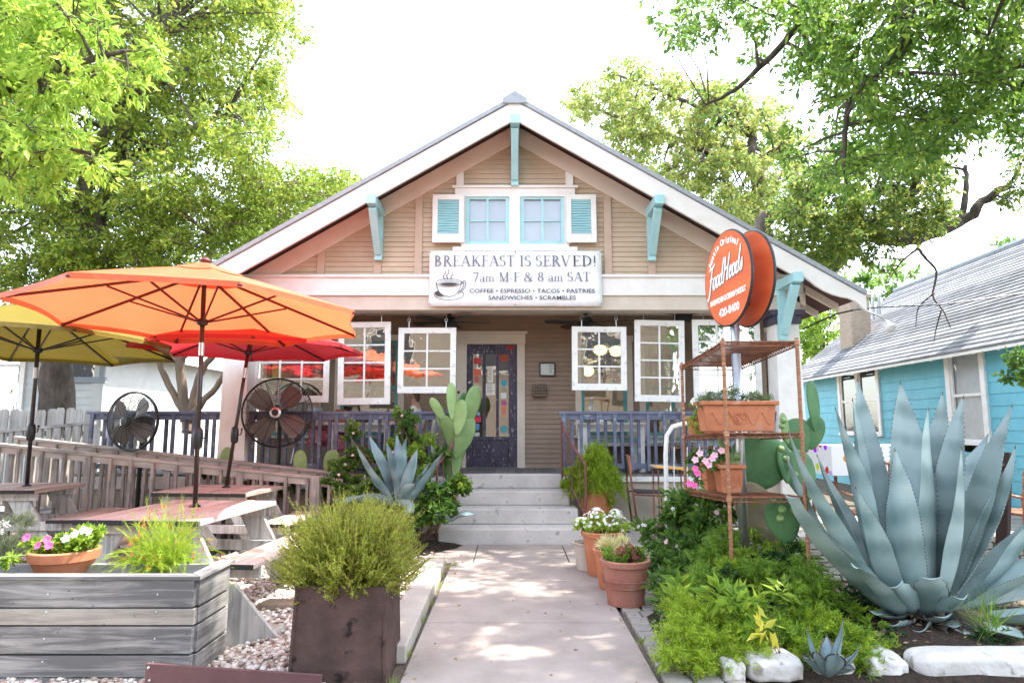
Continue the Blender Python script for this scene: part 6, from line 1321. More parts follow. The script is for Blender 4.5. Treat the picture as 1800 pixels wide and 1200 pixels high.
p3, g3, s3 = potpx(1108, 1073, 88, 76, 'terracotta_pot', M['terra_old'], 'old brownish pot with an incised leaf band, nearest of the three by the path', group='terracotta pots beside the path', rim=.14)
m = MB(); cc = WLOC[p3.name]; r3 = 88 / s3 / 2
for k in range(40):
    a = k * math.pi / 20
    for s_ in (-1, 1):
        P = [cc + Vector((math.cos(a + u * .12) * r3 * (.90 + .02 * (h - .17) / .03), math.sin(a + u * .12) * r3 * (.90 + .02 * (h - .17) / .03), h)) for u, h in ((0, .175), (.5, .185 + s_ * .008), (1, .19 + s_ * .016))]
        m.tube(P, .0022, 4)
for h in (.150, .158, .205): m.tube([cc + Vector((math.cos(a) * r3 * (.745 + .215 * h / .27), math.sin(a) * r3 * (.745 + .215 * h / .27), h)) for a in np.linspace(0, 6.283, 40)], .003, 4)
m.build('incised_band', M['terra_old'], p3)
g = G(1030, 1010, .02); pot('white_pot', g + Vector((.05, .25, 0)), .16, .28, M['conc_found'], 'pale stone coloured pot half hidden behind the terracotta pots at the step', rim=.1)
c1 = WLOC[p1.name] + Vector((0, 0, 74 / s1)); c2 = WLOC[p2.name] + Vector((0, 0, 66 / s2)); c3 = WLOC[p3.name] + Vector((0, 0, 76 / s3))
cl = [((c1.x - .12, c1.y, c1.z + .06), .12), ((c1.x + .05, c1.y - .03, c1.z + .05), .12), ((c1.x + .18, c1.y, c1.z + .03), .11), ((c1.x - .06, c1.y, c1.z + .15), .08), ((c1.x + .14, c1.y + .04, c1.z + .14), .07), ((c1.x - .2, c1.y + .05, c1.z + .04), .09)]
t = shrub('white_impatiens', 'mound of white flowers with lime leaves in the farthest terracotta pot', cl, 1500, .04, .6, M['lf_lime'], 41, tuple(c1), cat='flowers', stem_r=.003, flowers=None)
rr = random.Random(6); m = MB()
for _ in range(190):
    c, R_ = rr.choice(cl); a = rr.uniform(0, 6.28); e = rr.uniform(-.1, 1.3); n_ = Vector((math.cos(a) * math.cos(e), math.sin(a) * math.cos(e), math.sin(e))); bloom(m, Vector(c) + n_ * R_, n_, .017)
m.build('flowers', M['fl_whitef'], t)
cl2 = [((c2.x - .06, c2.y - .05, c2.z + .03), .09), ((c2.x + .06, c2.y - .03, c2.z + .03), .09)]
shrub('cream_succulent', 'creamy yellow spiky foliage in the middle terracotta pot', cl2, 700, .07, .12, M['fl_cream'] if 'fl_cream' in M else M.setdefault('fl_cream', leaf_mat('cream_leaf', [(.62, .6, .3), (.75, .72, .45)])), 43, tuple(c2), cat='plant', kind=needles3, up=.6, droop=0, stem_r=0)
cl3 = [((c3.x - .10, c3.y - .03, c3.z + .02), .11), ((c3.x + .05, c3.y - .02, c3.z + .03), .10), ((c3.x + .12, c3.y, c3.z + .02), .08)]
t = shrub('mixed_sedum', 'low green and reddish sedum in the nearest brown pot', cl3, 1300, .045, .3, M['lf_fern2'], 44, tuple(c3), cat='plant', up=.4, stem_r=.003)
V, F = foliage([((c3.x + .02, c3.y - .04, c3.z + .06), .09)], 260, .05, .4, 45); npmesh('red_leaves', V, F, leaf_mat('reddish_leaf', [(.25, .09, .07), (.4, .16, .12)]), t)
# ================================================================ old school chair beside the porch
t = thing('school_chair', 'rusty tube frame chair with a dark wooden seat against the porch wall', 'chair', (1.98, 8.95, .1)); zf = .11; sc = W(1107, 912, 9.1).z
zs = W(1140, 862, 9.0).z; bl, br = W(1104, 862, 9.0).x, W(1166, 862, 9.0).x; ztop = W(0, 800, 9.05).z
M['charseat'] = wood_mat('dark_slat_seat', (.03, .028, .03), (.12, .11, .11), 'x')
m = MB()
for k in range(5): m.hexa([(bl + .08, 8.82 + k * .075, zs - .02), (br, 8.82 + k * .075, zs - .03), (br, 8.89 + k * .075, zs - .03), (bl + .08, 8.89 + k * .075, zs - .02), (bl + .08, 8.82 + k * .075, zs + .008), (br, 8.82 + k * .075, zs - .005), (br, 8.89 + k * .075, zs - .005), (bl + .08, 8.89 + k * .075, zs + .008)])
m.build('seat', M['charseat'], t, bevel=.003)
for k, y in enumerate((8.8, 9.22)):
    m = MB(); m.tube([(bl - .03 + .05 * k, y, ztop), (bl + .03, y, zs + .0), (bl + .09, y, zf)], .014, 8); m.build('back_leg', M['rust'], t, smooth=True)
    m = MB(); m.tube([(bl + .05, y, zs - .03), (br - .04, y, zs - .05), (br + .02, y, zs - .12), (br + .03, y, zf)], .012, 8); m.build('front_leg', M['rust'], t, smooth=True)
m = MB(); m.hexa([(bl - .03, 8.8, ztop - .24), (bl + .0, 8.8, ztop - .24), (bl + .03, 9.22, ztop - .24), (bl + .0, 9.22, ztop - .24), (bl - .05, 8.8, ztop + .0), (bl - .02, 8.8, ztop + .0), (bl + .02, 9.22, ztop), (bl - .01, 9.22, ztop)]); m.build('backrest', col('dark_green_board', (.04, .06, .055)), t, bevel=.01)
m = MB(); m.hexa([(bl + .005, 8.79, ztop - .22), (bl + .02, 8.79, ztop - .22), (bl + .05, 9.23, ztop - .22), (bl + .03, 9.23, ztop - .22), (bl - .015, 8.79, ztop + .005), (bl, 8.79, ztop + .005), (bl + .04, 9.23, ztop + .005), (bl + .02, 9.23, ztop + .005)]); m.build('orange_edge', col('orange_enamel', (.62, .16, .06)), t, bevel=.003)
# white iron bedstead hoop and striped tray
t = thing('bedstead', 'curved white iron bed end with rusty patches standing behind the metal rack', 'garden frame', (2.1, 7.0, .1)); Y = 7.6
P = [W(1172, 900, Y), W(1170, 800, Y), W(1172, 765, Y), W(1182, 750, Y), W(1202, 744, Y), W(1260, 742, Y + .2), W(1300, 744, Y + .4), W(1310, 760, Y + .4), W(1312, 900, Y + .4)]; P[0].z = .1; P[-1].z = .1
m = MB(); m.tube(P, .026, 12); m.build('hoop', M['old_white'], t, smooth=True)
for px in (1185, 1208, 1230, 1255, 1280): y_ = Y + (px - 1180) / 130 * .4; m = MB(); m.tube([W(px, 785, y_), W(px, 868, y_)], .006, 6); m.build('rod', M['old_white'], t)
for py in (787, 868): m = MB(); m.tube([W(1171, py, Y), W(1311, py, Y + .4)], .008, 6); m.build('cross_rod', M['rust'], t)
a = W(1150, 818, 7.9); m = MB(); m.hexa([(a.x, 7.8, a.z - .02), (a.x + .4, 7.8, a.z - .05), (a.x + .4, 8.15, a.z - .05), (a.x, 8.15, a.z - .02), (a.x, 7.8, a.z), (a.x + .4, 7.8, a.z - .03), (a.x + .4, 8.15, a.z - .03), (a.x, 8.15, a.z)])
mm, nt_, b_ = base_mat('striped_oilcloth'); w_ = N(nt_, 'ShaderNodeTexWave'); w_.bands_direction = 'Y'; w_.inputs['Scale'].default_value = 2.2; nt_.links.new(coords(nt_), w_.inputs['Vector']); nt_.links.new(ramp(nt_, w_.outputs[1], [(.1, (.1, .4, .15)), (.4, (.8, .8, .75)), (.6, (.7, .1, .08)), (.9, (.9, .4, .05))]), b_.inputs['Base Color'])
tr = thing('tray_table', 'low rusty stand topped with a green white and red striped cloth behind the rack', 'table', (a.x + .2, 8.0, .1)); m.build('striped_top', mm, tr)
m = MB()
for x in (a.x + .03, a.x + .37):
    for y in (7.83, 8.12): m.tube([(x, y, a.z - .04), (x, y, .1)], .01, 6)
m.build('leg_frame', M['rust'], tr)
# ================================================================ rusty wire shelving rack
RP = {1: (1.64, 5.05), 2: (1.64, 6.30), 3: (2.215, 5.05), 4: (2.215, 6.35)}; HZ = {1: [.41, .95, 1.43, 2.135], 2: [.34, .88, 1.385, 2.055], 3: [.41, .95, 1.43, 2.135], 4: [.34, .88, 1.385, 2.055]}
rack = thing('shelving_rack', 'rusted four tier wire shelving rack standing in the right garden bed', 'shelf', (1.93, 5.7, 0))
for k in RP:
    x, y = RP[k]; m = MB(); zt = HZ[k][-1] + .03; m.tube([(x, y, .0), (x, y, zt)], .014, 10)
    z = .1
    while z < zt - .02: m.tube([(x, y, z), (x, y, z + .005)], .0155, 10); z += .026
    m.build('post', M['rust_wrap'], rack, smooth=35)
for lv in range(4):
    C4 = [Vector((*RP[k], HZ[k][lv])) for k in (1, 3, 4, 2)]; m = MB()
    for i in range(4):
        a, b = C4[i], C4[(i + 1) % 4]; m.tube([a, b], .0065, 6); m.tube([a - Vector((0, 0, .034)), b - Vector((0, 0, .034))], .0055, 6)
        n = int((b - a).length / .028); P = [a.lerp(b, k / n) - Vector((0, 0, .034 if k % 2 else 0)) for k in range(n + 1)]; m.tube(P, .0038, 4)
    sh = m.build('shelf', M['rust'], rack); m = MB()
    for k in range(1, 34): u = k / 34; m.tube([C4[0].lerp(C4[1], u), C4[3].lerp(C4[2], u)], .0042, 4)
    for u in (.25, .5, .75): m.tube([C4[0].lerp(C4[3], u) - Vector((0, 0, .006)), C4[1].lerp(C4[2], u) - Vector((0, 0, .006))], .004, 5)
    m.build('deck_wires', M['rust'], sh)
    for c_ in C4: m = MB(); m.lathe([(.0165, -.03), (.022, -.028), (.0225, .0), (.018, .012)], c_, 12); m.build('collar', M['rust_wrap'], sh, smooth=40)
def box_pot(name, c, w, d, h, mat, lab, tap=.85, rel=True):
    c = Vector(c); t = thing(name, lab, 'pot', c); m = MB(); b = tap; x, y = w / 2, d / 2
    m.hexa([c + Vector(q) for q in ((-x * b, -y * b, 0), (x * b, -y * b, 0), (x * b, y * b, 0), (-x * b, y * b, 0), (-x * .97, -y * .97, h * .88), (x * .97, -y * .97, h * .88), (x * .97, y * .97, h * .88), (-x * .97, y * .97, h * .88))]); 
    body = m.build('pot_body', mat, t, bevel=.008)
    m = MB(); e = .014
    for (a0, a1, b0, b1) in ((-x - e, x + e, -y - e, -y + .02), (-x - e, x + e, y - .02, y + e), (-x - e, -x + .02, -y + .02, y - .02), (x - .02, x + e, -y + .02, y - .02)): m.box(c.x + a0, c.x + a1, c.y + b0, c.y + b1, c.z + h * .885, c.z + h * 1.03)
    m.build('rim', mat, body, bevel=.008)
    m = MB(); m.box(c.x - x + .02, c.x + x - .02, c.y - y + .02, c.y + y - .02, c.z + h * .885, c.z + h * .95); m.build('soil', M['soil'], body)
    if rel:
        m = MB()
        P = []
        for k in range(60): u = -1 + 2 * k / 59; f = b + (1 - b) * (.5 + .22 * math.sin(u * 14)) ; P.append(c + Vector((u * x * .85, -y * (b + (.97 - b) * (.45 + .2 * math.sin(u * 12)) / .88) - .002, h * (.45 + .2 * math.sin(u * 12)))))
        m.tube(P, .005, 5); cx = c + Vector((0, -y * (b + .06), h * .45))
        for k in range(5): m.sphere(cx + Vector((math.cos(k) * .02, 0, math.sin(k * 2) * .035)), .012, 8, 6, (1, .6, 1))
        m.tube([cx + Vector((math.cos(q) * .05, -.004, math.sin(q) * .045)) for q in np.linspace(0, 6.28, 20)], .004, 5); m.build('relief', mat, body)
    return t
a, b = W(1237, 758, 5.2), W(1370, 758, 5.2); cx = (a.x + b.x) / 2
box_pot('window_box', (cx, 5.32, 1.44), b.x - a.x - .01, .24, .235, M['terra'], 'long terracotta trough with relief scrolls on the second highest shelf of the rack', .90)
cl = [((cx - .2, 5.3, 1.70), .10), ((cx - .05, 5.3, 1.72), .11), ((cx + .1, 5.3, 1.70), .10), ((cx + .22, 5.28, 1.68), .09), ((cx - .28, 5.25, 1.67), .07)]
shrub('thyme', 'grey green creeping herb growing in the long terracotta trough', cl, 4200, .022, .3, M['lf_greyg'] if 'lf_greyg' in M else M.setdefault('lf_greyg', leaf_mat('herb_leaf', [(.07, .12, .05), (.14, .2, .08), (.2, .26, .12)])), 51, (cx, 5.3, 1.65), cat='herb', twigs=40, stem_r=.002, up=.3)
c = W(1250, 757, 5.85); pot('terracotta_pot', (1.78, 5.85, 1.415), .115, .21, M['terra'], 'tall pale terracotta pot behind the long trough on the rack', rim=.2)
pot('hanging_pot', (1.70, 6.1, 1.40), .09, .17, M['terra'], 'small terracotta pot with magenta petunia at the far left of the rack', rim=.2)
t = plant('petunia', 'magenta and white petunia in the small pot left of the long trough', (1.70, 6.08, 1.55), 'flowers'); cl = clp([(1228, 712, 6.0, .07), (1235, 730, 5.95, .08), (1215, 740, 5.9, .05), (1230, 755, 5.9, .06)])
V, F = foliage(cl, 420, .04, .5, 61); npmesh('foliage', V, F, M['lf_bright'], t)
for mt, px, py in (('fl_magenta', 1233, 720), ('fl_whitef', 1228, 711), ('fl_pinkpale', 1241, 708), ('fl_whitef', 1221, 706)): m = MB(); bloom(m, W(px, py, 5.85), (-.3, -1, .3), .038); m.build('flower', M[mt], t)
box_pot('square_pot', (1.73, 5.32, .96), .19, .19, .215, M['terra'], 'square tapered terracotta pot with grape relief on the third rack shelf', .78)
box_pot('square_pot', (1.74, 5.75, .94), .20, .20, .23, M['terra'], 'square terracotta pot half hidden behind the grape relief pot on the third rack shelf', .8, False)
t = plant('petunia', 'pink petunias spilling from the square pots on the third rack shelf', (1.7, 5.5, 1.15), 'flowers'); cl = clp([(1215, 800, 5.6, .08), (1235, 810, 5.5, .09), (1255, 805, 5.4, .08), (1222, 830, 5.3, .06), (1228, 845, 5.25, .05), (1260, 820, 5.3, .06)])
V, F = foliage(cl, 900, .036, .55, 62); npmesh('foliage', V, F, M['lf_mid'], t)
for mt, px, py in (('fl_pink', 1222, 824), ('fl_pink', 1226, 832), ('fl_pink', 1212, 850), ('fl_pink', 1220, 853), ('fl_pinkpale', 1230, 797), ('fl_pinkpale', 1240, 810), ('fl_pinkpale', 1252, 806), ('fl_pinkpale', 1256, 800), ('fl_pinkpale', 1268, 792), ('fl_pinkpale', 1222, 808), ('fl_pinkpale', 1246, 817)): m = MB(); bloom(m, W(px, py, 5.12), (-.2, -1, .3), .028); m.build('flower', M[mt], t)
# ================================================================ round shop sign on its pole
SG = thing('round_sign', 'pair of orange oval signs with white script lettering on a silver pole', 'sign', (1.93, 5.62, 0))
m = MB(); m.tube([(1.935, 5.62, 0), (1.935, 5.62, 2.62)], .040, 20); m.build('pole', M['steel'], SG, smooth=True)
def signface(mat_name):
    m, nt, b = base_mat(mat_name); n = N(nt, 'ShaderNodeTexNoise'); n.inputs['Scale'].default_value = 2; nt.links.new(coords(nt, (1, 1, 6)), n.inputs['Vector']); nt.links.new(ramp(nt, n.outputs[0], [(.3, (.60, .115, .035)), (.7, (.70, .165, .05))]), b.inputs['Base Color']); setp(b, Roughness=.45); return m
M['signor'] = signface('orange_sign_enamel'); M['signwhite'] = plain('white_lettering', (.85, .84, .8), .5); M['signsh'] = plain('dark_letter_shadow', (.03, .06, .07), .5)
PH = R(80); DV = Vector((math.cos(PH), -math.sin(PH), 0)); NV = Vector((-math.sin(PH), -math.cos(PH), 0))   # right end comes nearer; face looks left and to the street
cz = W(1280, 488, 5.6).z; SC = W(1281, 488, 5.6); rx_, rz_ = .40, .415
def disc(c, mat, edge, lab):
    n = 56; mb = MB(); vs = [c + NV * .012] + [c + NV * .012 + DV * rx_ * math.cos(2 * math.pi * k / n) + Vector((0, 0, 1)) * rz_ * math.sin(2 * math.pi * k / n) for k in range(n)]
    vs += [p - NV * .024 for p in vs]; N1 = n + 1
    fs = [(0, 1 + k, 1 + (k + 1) % n) for k in range(n)] + [(N1, N1 + 1 + (k + 1) % n, N1 + 1 + k) for k in range(n)] + [(1 + k, N1 + 1 + k, N1 + 1 + (k + 1) % n, 1 + (k + 1) % n) for k in range(n)]
    mb.add(vs, fs); o = mb.build('sign_panel', mat, SG, label=lab)
    m2 = MB(); m2.tube([c + DV * (rx_ + .002) * math.cos(2 * math.pi * k / n) + Vector((0, 0, 1)) * (rz_ + .002) * math.sin(2 * math.pi * k / n) for k in range(n + 1)], .013, 6, caps=False); m2.build('rim', M['black'], o); return o
c1 = Vector((SC.x, 5.62, cz)); d1 = disc(c1, M['signor'], 0, 'lettered orange panel facing the street'); c2 = c1 - NV * .20 + Vector((0, 0, .0)); disc(c2, M['signor'], 0, 'unlettered back of the second orange panel')
for zz in (-.22, .2): m = MB(); m.bar(c1 - NV * .015 + Vector((0, 0, zz)), c2 + NV * .015 + Vector((0, 0, zz)), .03, .03); m.build('spacer', M['darkmetal'], SG)
FM = frame_mx(c1 + NV * .0135, DV, (0, 0, 1))
# brush script strokes: (x advance, list of polylines)
def SCR():
    g = {}
    def arc(cx, cy, rx, ry, a0, a1, n=12): return [(cx + rx * math.cos(R(a0 + (a1 - a0) * i / n)), cy + ry * math.sin(R(a0 + (a1 - a0) * i / n))) for i in range(n + 1)]
    g['F'] = (.62, [[(.06, .86), (.10, .98), (.3, .94), (.62, 1.0), (.76, 1.08)], [(.42, .97), (.36, .6), (.28, .1), (.18, -.28), (.02, -.36), (-.06, -.22)], [(.16, .46), (.38, .5), (.56, .52)]])
    g['o'] = (.46, [arc(.22, .24, .17, .24, 80, 440), [(.22, .47), (.36, .42), (.46, .44)]])
    g['d'] = (.52, [arc(.2, .22, .17, .22, 60, 360), [(.5, 1.05), (.4, .6), (.35, .2), (.40, .0), (.52, .08)]])
    g['H'] = (.82, [[(.12, .8), (.2, 1.0), (.26, .95), (.2, .5), (.1, -.05)], [(.78, 1.06), (.66, .6), (.58, .15), (.62, .0), (.74, .06)], [(.1, .42), (.4, .52), (.72, .56)]])
    g['e'] = (.42, [[(.04, .22), (.24, .28), (.34, .4), (.26, .49), (.12, .42), (.05, .2), (.14, .02), (.28, .02), (.42, .16)]])
    g['a'] = (.48, [arc(.2, .24, .16, .23, 50, 350), [(.38, .48), (.34, .2), (.36, .02), (.48, .08)]])
    g['s'] = (.42, [[(.02, .06), (.18, .3), (.28, .5), (.26, .34), (.32, .14), (.22, .0), (.08, .04)]])
    return g
SCG = SCR()
def script(s, x0, y0, h, rise, shear, wd, mat, dx=0, dy=0, dz=0, total=None):
    q = MB(); adv = sum(SCG[c][0] for c in s); k = total / (adv * h) if total else 1; x = 0
    for ch in s:
        w, L = SCG[ch]
        for pl in L:
            P = [((x + p[0]) * h, p[1] * h) for p in pl]; P = [(x0 + (a * k + b * shear) , y0 + b + rise * (a * k)) for a, b in P]; n = len(P)
            # smooth by subdivision
            for _ in range(2):
                Q = [P[0]]
                for a, b in zip(P[:-1], P[1:]): Q += [(a[0] * .75 + b[0] * .25, a[1] * .75 + b[1] * .25), (a[0] * .25 + b[0] * .75, a[1] * .25 + b[1] * .75)]
                Q.append(P[-1]); P = Q
            n = len(P); ribbon(q, [(a + dx, b + dy) for a, b in P], [wd * h * (.7 + .5 * math.sin(math.pi * i / (n - 1))) for i in range(n)], dz)
        x += w
    q.xf(FM); q.build('lettering', mat, d1)
script('FoodHeads', -.345, -.07, .215, .15, .20, .10, M['signsh'], .007, -.006, .0002, .62); script('FoodHeads', -.345, -.07, .215, .15, .20, .09, M['signwhite'], 0, 0, .0012, .62)
def arc_text(s, rad, a0, a1, size, cyo=0.):
    n = len(s)
    for i, ch in enumerate(s):
        if ch == ' ': continue
        a = R(a0 + (a1 - a0) * i / (n - 1)); x, y = rad * math.cos(a), cyo + rad * math.sin(a)
        Fm = FM @ Matrix.Translation((x, y, .001)) @ Matrix.Rotation(a - math.pi / 2, 4, 'Z'); text_obj('lettering', ch, size, M['signwhite'], Fm, d1, .004)
arc_text('Austin Original', .315, 148, 52, .074, .0)
def line_text(s, x, y, size, w, rise=0.0):
    o = text_obj('lettering', s, size, M['signwhite'], Matrix.Identity(4), d1, .004)
    off = WLOC[d1.name]; o.data.transform(Matrix.Translation(off)); xs_ = [v.co.x for v in o.data.vertices]; k = w / (max(xs_) - min(xs_)); o.data.transform(Matrix.Translation((-(max(xs_) + min(xs_)) / 2, 0, 0))); o.data.transform(Matrix.Diagonal((k, 1, 1, 1))); o.data.transform(Matrix.Translation(-off) @ FM @ Matrix.Translation((x, y, .001)) @ Matrix.Rotation(rise, 4, 'Z'))
line_text('SANDWICHES\u2022CATERING\u2022TAKEOUT', 0.0, -.185, .062, .63, R(3)); line_text('420-8400', .02, -.315, .095, .36, R(3))
# ================================================================ giant prickly pear behind the rack
t = plant('giant_prickly_pear', 'massive dark green prickly pear with round buds behind the wire rack', (2.35, 6.2, .0), 'cactus')
PL = [((1395, 985, 5.8), (1300, 850, 5.8), .38, (-.2, -1, .3), 'pad_o'), ((1330, 860, 5.9), (1345, 765, 5.9), .56, (-.1, -1, 0), 'pad'), ((1285, 880, 5.6), (1283, 795, 5.6), .145, (.6, -1, 0), 'pad_l'), ((1285, 810, 5.55), (1262, 770, 5.55), .07, (.6, -1, 0), 'pad_l'), ((1385, 955, 5.35), (1368, 875, 5.35), .28, (-.4, -1, .1), 'pad'), ((1385, 850, 5.9), (1375, 775, 5.9), .24, (.9, -1, 0), 'pad'),
      ((1410, 800, 6.4), (1395, 735, 6.4), .34, (.1, -1, 0), 'pad'), ((1436, 765, 6.4), (1424, 668, 6.4), .18, (.5, -1, 0), 'pad'), ((1425, 790, 6.4), (1437, 730, 6.4), .2, (-.2, -1, 0), 'pad'), ((1385, 780, 6.2), (1375, 725, 6.2), .1, (.3, -1, 0), 'pad_l'), ((1340, 930, 6.1), (1320, 840, 6.1), .3, (.2, -1, 0), 'pad'), ((1420, 880, 6.1), (1400, 790, 6.2), .34, (.2, -1, 0), 'pad')]
for i, (b, tp, w, nr, mk) in enumerate(PL): pad(t, W(*b), W(*tp), w, nr, M[mk], seed=i + 3, thick=.16)
for i, (px, py, Y) in enumerate(((1296, 803, 5.5), (1294, 817, 5.5), (1372, 790, 5.7), (1381, 808, 5.65), (1396, 836, 5.6), (1358, 881, 5.25), (1371, 912, 5.2), (1374, 897, 5.2), (1395, 897, 5.2), (1378, 740, 6.0), (1374, 750, 6.0))):
    c = W(px, py, Y); m = MB(); m.lathe([(.012, -.02), (.026, -.005), (.03, .015), (.024, .03), (.012, .026)], c, 12, (.1, -.5, .8)); m.build('bud', M['pad_l'], t, smooth=True)
M['deadleaf'] = noise_mat('dry_agave_leaf', (.14, .105, .075), (.30, .255, .19), 7, .9, bs=.8, bd=.01, c3=(.10, .12, .10), fine=9)
# ================================================================ the big agave
c = W(1610, 1075, 4.95); c.z = .12
T = [((1392, 868, 4.3), .23, (-.12, -.05, -.12), 1), ((1393, 757, 4.9), .26, (-.22, 0, -.1)), ((1470, 718, 5.05), .27, (-.10, 0, .02)), ((1491, 703, 5.3), .22, (-.08, 0, 0)), ((1505, 668, 5.5), .27, (-.06, 0, 0)), ((1591, 674, 5.3), .28, (-.02, 0, 0)), ((1567, 792, 4.75), .26, (-.06, -.12, .03)), ((1636, 720, 4.9), .27, (.0, -.08, 0)), ((1651, 690, 5.3), .28, (.0, 0, 0)), ((1698, 700, 5.0), .27, (.06, 0, 0)), ((1697, 790, 4.7), .19, (.08, -.1, 0)), ((1777, 712, 5.0), .30, (.12, 0, -.05)), ((1782, 785, 4.8), .2, (.14, 0, -.05)), ((1850, 860, 4.9), .30, (.12, -.05, -.12)), ((1880, 960, 4.7), .28, (.1, -.05, -.02)), ((1870, 1075, 4.5), .22, (.15, -.1, -.06)), ((1500, 860, 4.6), .22, (-.12, -.1, -.05)), ((1440, 800, 5.5), .24, (-.18, 0, 0)), ((1730, 760, 5.6), .26, (.05, .1, 0)),
     ((1378, 800, 5.3), .2, (-.2, 0, -.08)), ((1440, 930, 4.35), .2, (-.1, -.08, -.06)), ((1860, 1010, 5.0), .24, (.15, 0, -.04)), ((1800, 1120, 4.25), .2, (.12, -.08, -.02)), ((1500, 1000, 4.3), .17, (-.06, -.08, -.04), 1),
     ((1575, 1030, 4.45), .24, (.0, -.06, -.03), 1), ((1640, 1015, 4.42), .24, (.0, -.08, -.03), 1), ((1692, 1052, 4.45), .2, (.03, -.05, -.02), 1), ((1662, 1082, 4.4), .2, (.02, -.04, -.03), 1), ((1572, 1098, 4.45), .17, (-.02, -.04, -.02), 1), ((1620, 1112, 4.42), .17, (0, -.04, -.03), 1), ((1680, 1100, 4.45), .15, (0, -.04, -.03), 1), ((1540, 1075, 4.5), .16, (-.05, -.03, -.03), 1)]
agave('giant_agave', 'huge blue grey agave with broad toothed leaves filling the right garden bed', c, [(W(*s[0]), s[1] * 1.06, s[2], len(s) > 3) for s in T], M['agave'], curl=.5)
ga = [o for o in bpy.data.objects if o.name == 'giant_agave'][0]; rr = random.Random(3)
for k in range(11):
    a = R(-165 + k * 15); d = Vector((math.cos(a), math.sin(a), 0)); b = c + d * .12 + Vector((0, 0, .02)); m = MB(); e = c + d * rr.uniform(.38, .55); e.z = .10 + rr.uniform(0, .04); mid = b.lerp(e, .5) + Vector((0, 0, rr.uniform(.0, .05)))
    agave_leaf(m, b, mid, e, rr.uniform(.10, .17), c + Vector((0, 0, .6)), blunt=k % 2 == 0, teeth=False, curl=.8); m.build('dead_leaf', M['deadleaf'], ga, smooth=50, label='dry brown lower leaf')
c = W(1455, 1185, 4.0); c.z = .06; agave('small_agave', 'small steel blue agave growing between the whitewashed edging stones', c, [(W(1484, 1092, 3.98), .085, (.03, 0, 0)), (W(1418, 1110, 4.0), .075, (-.04, 0, 0)), (W(1452, 1118, 4.1), .06, (0, 0, 0)), (W(1511, 1138, 4.05), .06, (.06, 0, -.02)), (W(1410, 1150, 3.85), .055, (-.05, 0, 0)), (W(1470, 1150, 3.75), .09, (.0, -.05, 0)), (W(1500, 1175, 3.9), .06, (.05, 0, .0)), (W(1435, 1145, 3.8), .07, (-.02, 0, 0))], M['agave_d'], curl=.7)
# ================================================================ garden bed greenery
fc = [(1200, 1120, 4.25, .2), (1250, 1140, 4.2, .2), (1310, 1140, 4.25, .2), (1180, 1150, 4.1, .14), (1230, 1165, 4.08, .13), (1290, 1165, 4.12, .13), (1215, 1080, 4.5, .2), (1280, 1095, 4.5, .2), (1380, 1130, 4.35, .2), (1430, 1100, 4.5, .2), (1420, 1150, 4.25, .15), (1500, 1130, 4.3, .15), (1520, 1165, 4.15, .12), (1555, 1150, 4.3, .12), (1585, 1160, 4.28, .09), (1470, 1110, 4.4, .14), (1330, 1010, 5.0, .13), (1285, 1000, 5.0, .13), (1370, 1010, 5.0, .14), (1410, 1010, 4.9, .2), (1440, 1040, 4.7, .18), (1275, 940, 5.4, .14), (1330, 1000, 4.9, .14), (1400, 1060, 4.7, .2), (1350, 1110, 4.6, .2), (1240, 1020, 4.9, .16), (1250, 990, 5.2, .2)]
t = shrub('foxtail_fern', 'mass of lime green foxtail fern covering the front of the right garden bed', clp(fc), 1000, .03, .1, M['lf_fern2'], 70, (1.75, 4.7, .05), kind=needles3, twigs=60, cat='fern', stem_r=.003, tn=1)
V, F = foliage(clp(fc[:14] + fc[14:18]), 52000, .031, .19, 71, kind=needles3, twigs=46, up=.25, spread=.06); npmesh('foliage', V, F, M['lf_fern'], t)
V, F = foliage(clp(fc[8:]), 46000, .031, .19, 72, kind=needles3, twigs=40, up=.2, spread=.07); npmesh('foliage', V, F, M['lf_fern2'], t)
shrub('mixed_greenery', 'loose broad leaved greenery growing up among the lower shelves of the rack', clp([(1320, 960, 5.7, .16), (1355, 985, 5.4, .14), (1400, 975, 5.5, .14), (1300, 985, 5.3, .13), (1430, 1010, 5.1, .13), (1265, 960, 5.5, .14), (1340, 1030, 4.85, .12), (1390, 1045, 4.75, .12), (1440, 1060, 4.6, .12), (1500, 1080, 4.75, .14), (1540, 1110, 4.5, .1)]), 2300, .075, .45, M['lf_bright'], 80, (1.95, 5.1, .05), lf=.2, stem_r=.004)
shrub('leafy_bush', 'dark glossy leafed bush left of the rack above the pots', clp([(1180, 905, 6.3, .22), (1215, 890, 6.2, .24), (1250, 915, 6.0, .24), (1150, 945, 6.4, .14), (1190, 960, 6.0, .2), (1230, 960, 5.8, .2), (1165, 990, 5.8, .14), (1130, 925, 6.5, .08), (1270, 880, 6.3, .2), (1215, 1000, 5.5, .18), (1170, 1020, 5.4, .13), (1185, 1050, 5.1, .12)]), 4200, .085, .42, M['lf_mid'], 73, (1.75, 5.9, .05), lf=.3, flowers=[('fl_pinkpale', 2), ('fl_whitef', 4)])
shrub('shrimp_plant', 'yellow green broad leafed plant in front of the nearest rack post', clp([(1290, 1060, 4.35, .12), (1320, 1060, 4.4, .10), (1270, 1045, 4.45, .1), (1375, 1040, 4.5, .07), (1310, 1090, 4.3, .1), (1205, 1035, 4.9, .12), (1190, 1060, 4.8, .1)]), 330, .12, .36, M['lf_bright'], 74, (1.6, 4.5, .05), up=.3, lf=.4, stem_r=.004)
shrub('yellow_sprig', 'sprig with a few yellow leaves above the whitewashed edging stones', clp([(1350, 1100, 4.05, .07), (1340, 1105, 4.05, .05)]), 14, .10, .42, M['lf_yellow'], 75, (1.62, 4.15, .1), stem_r=.003)
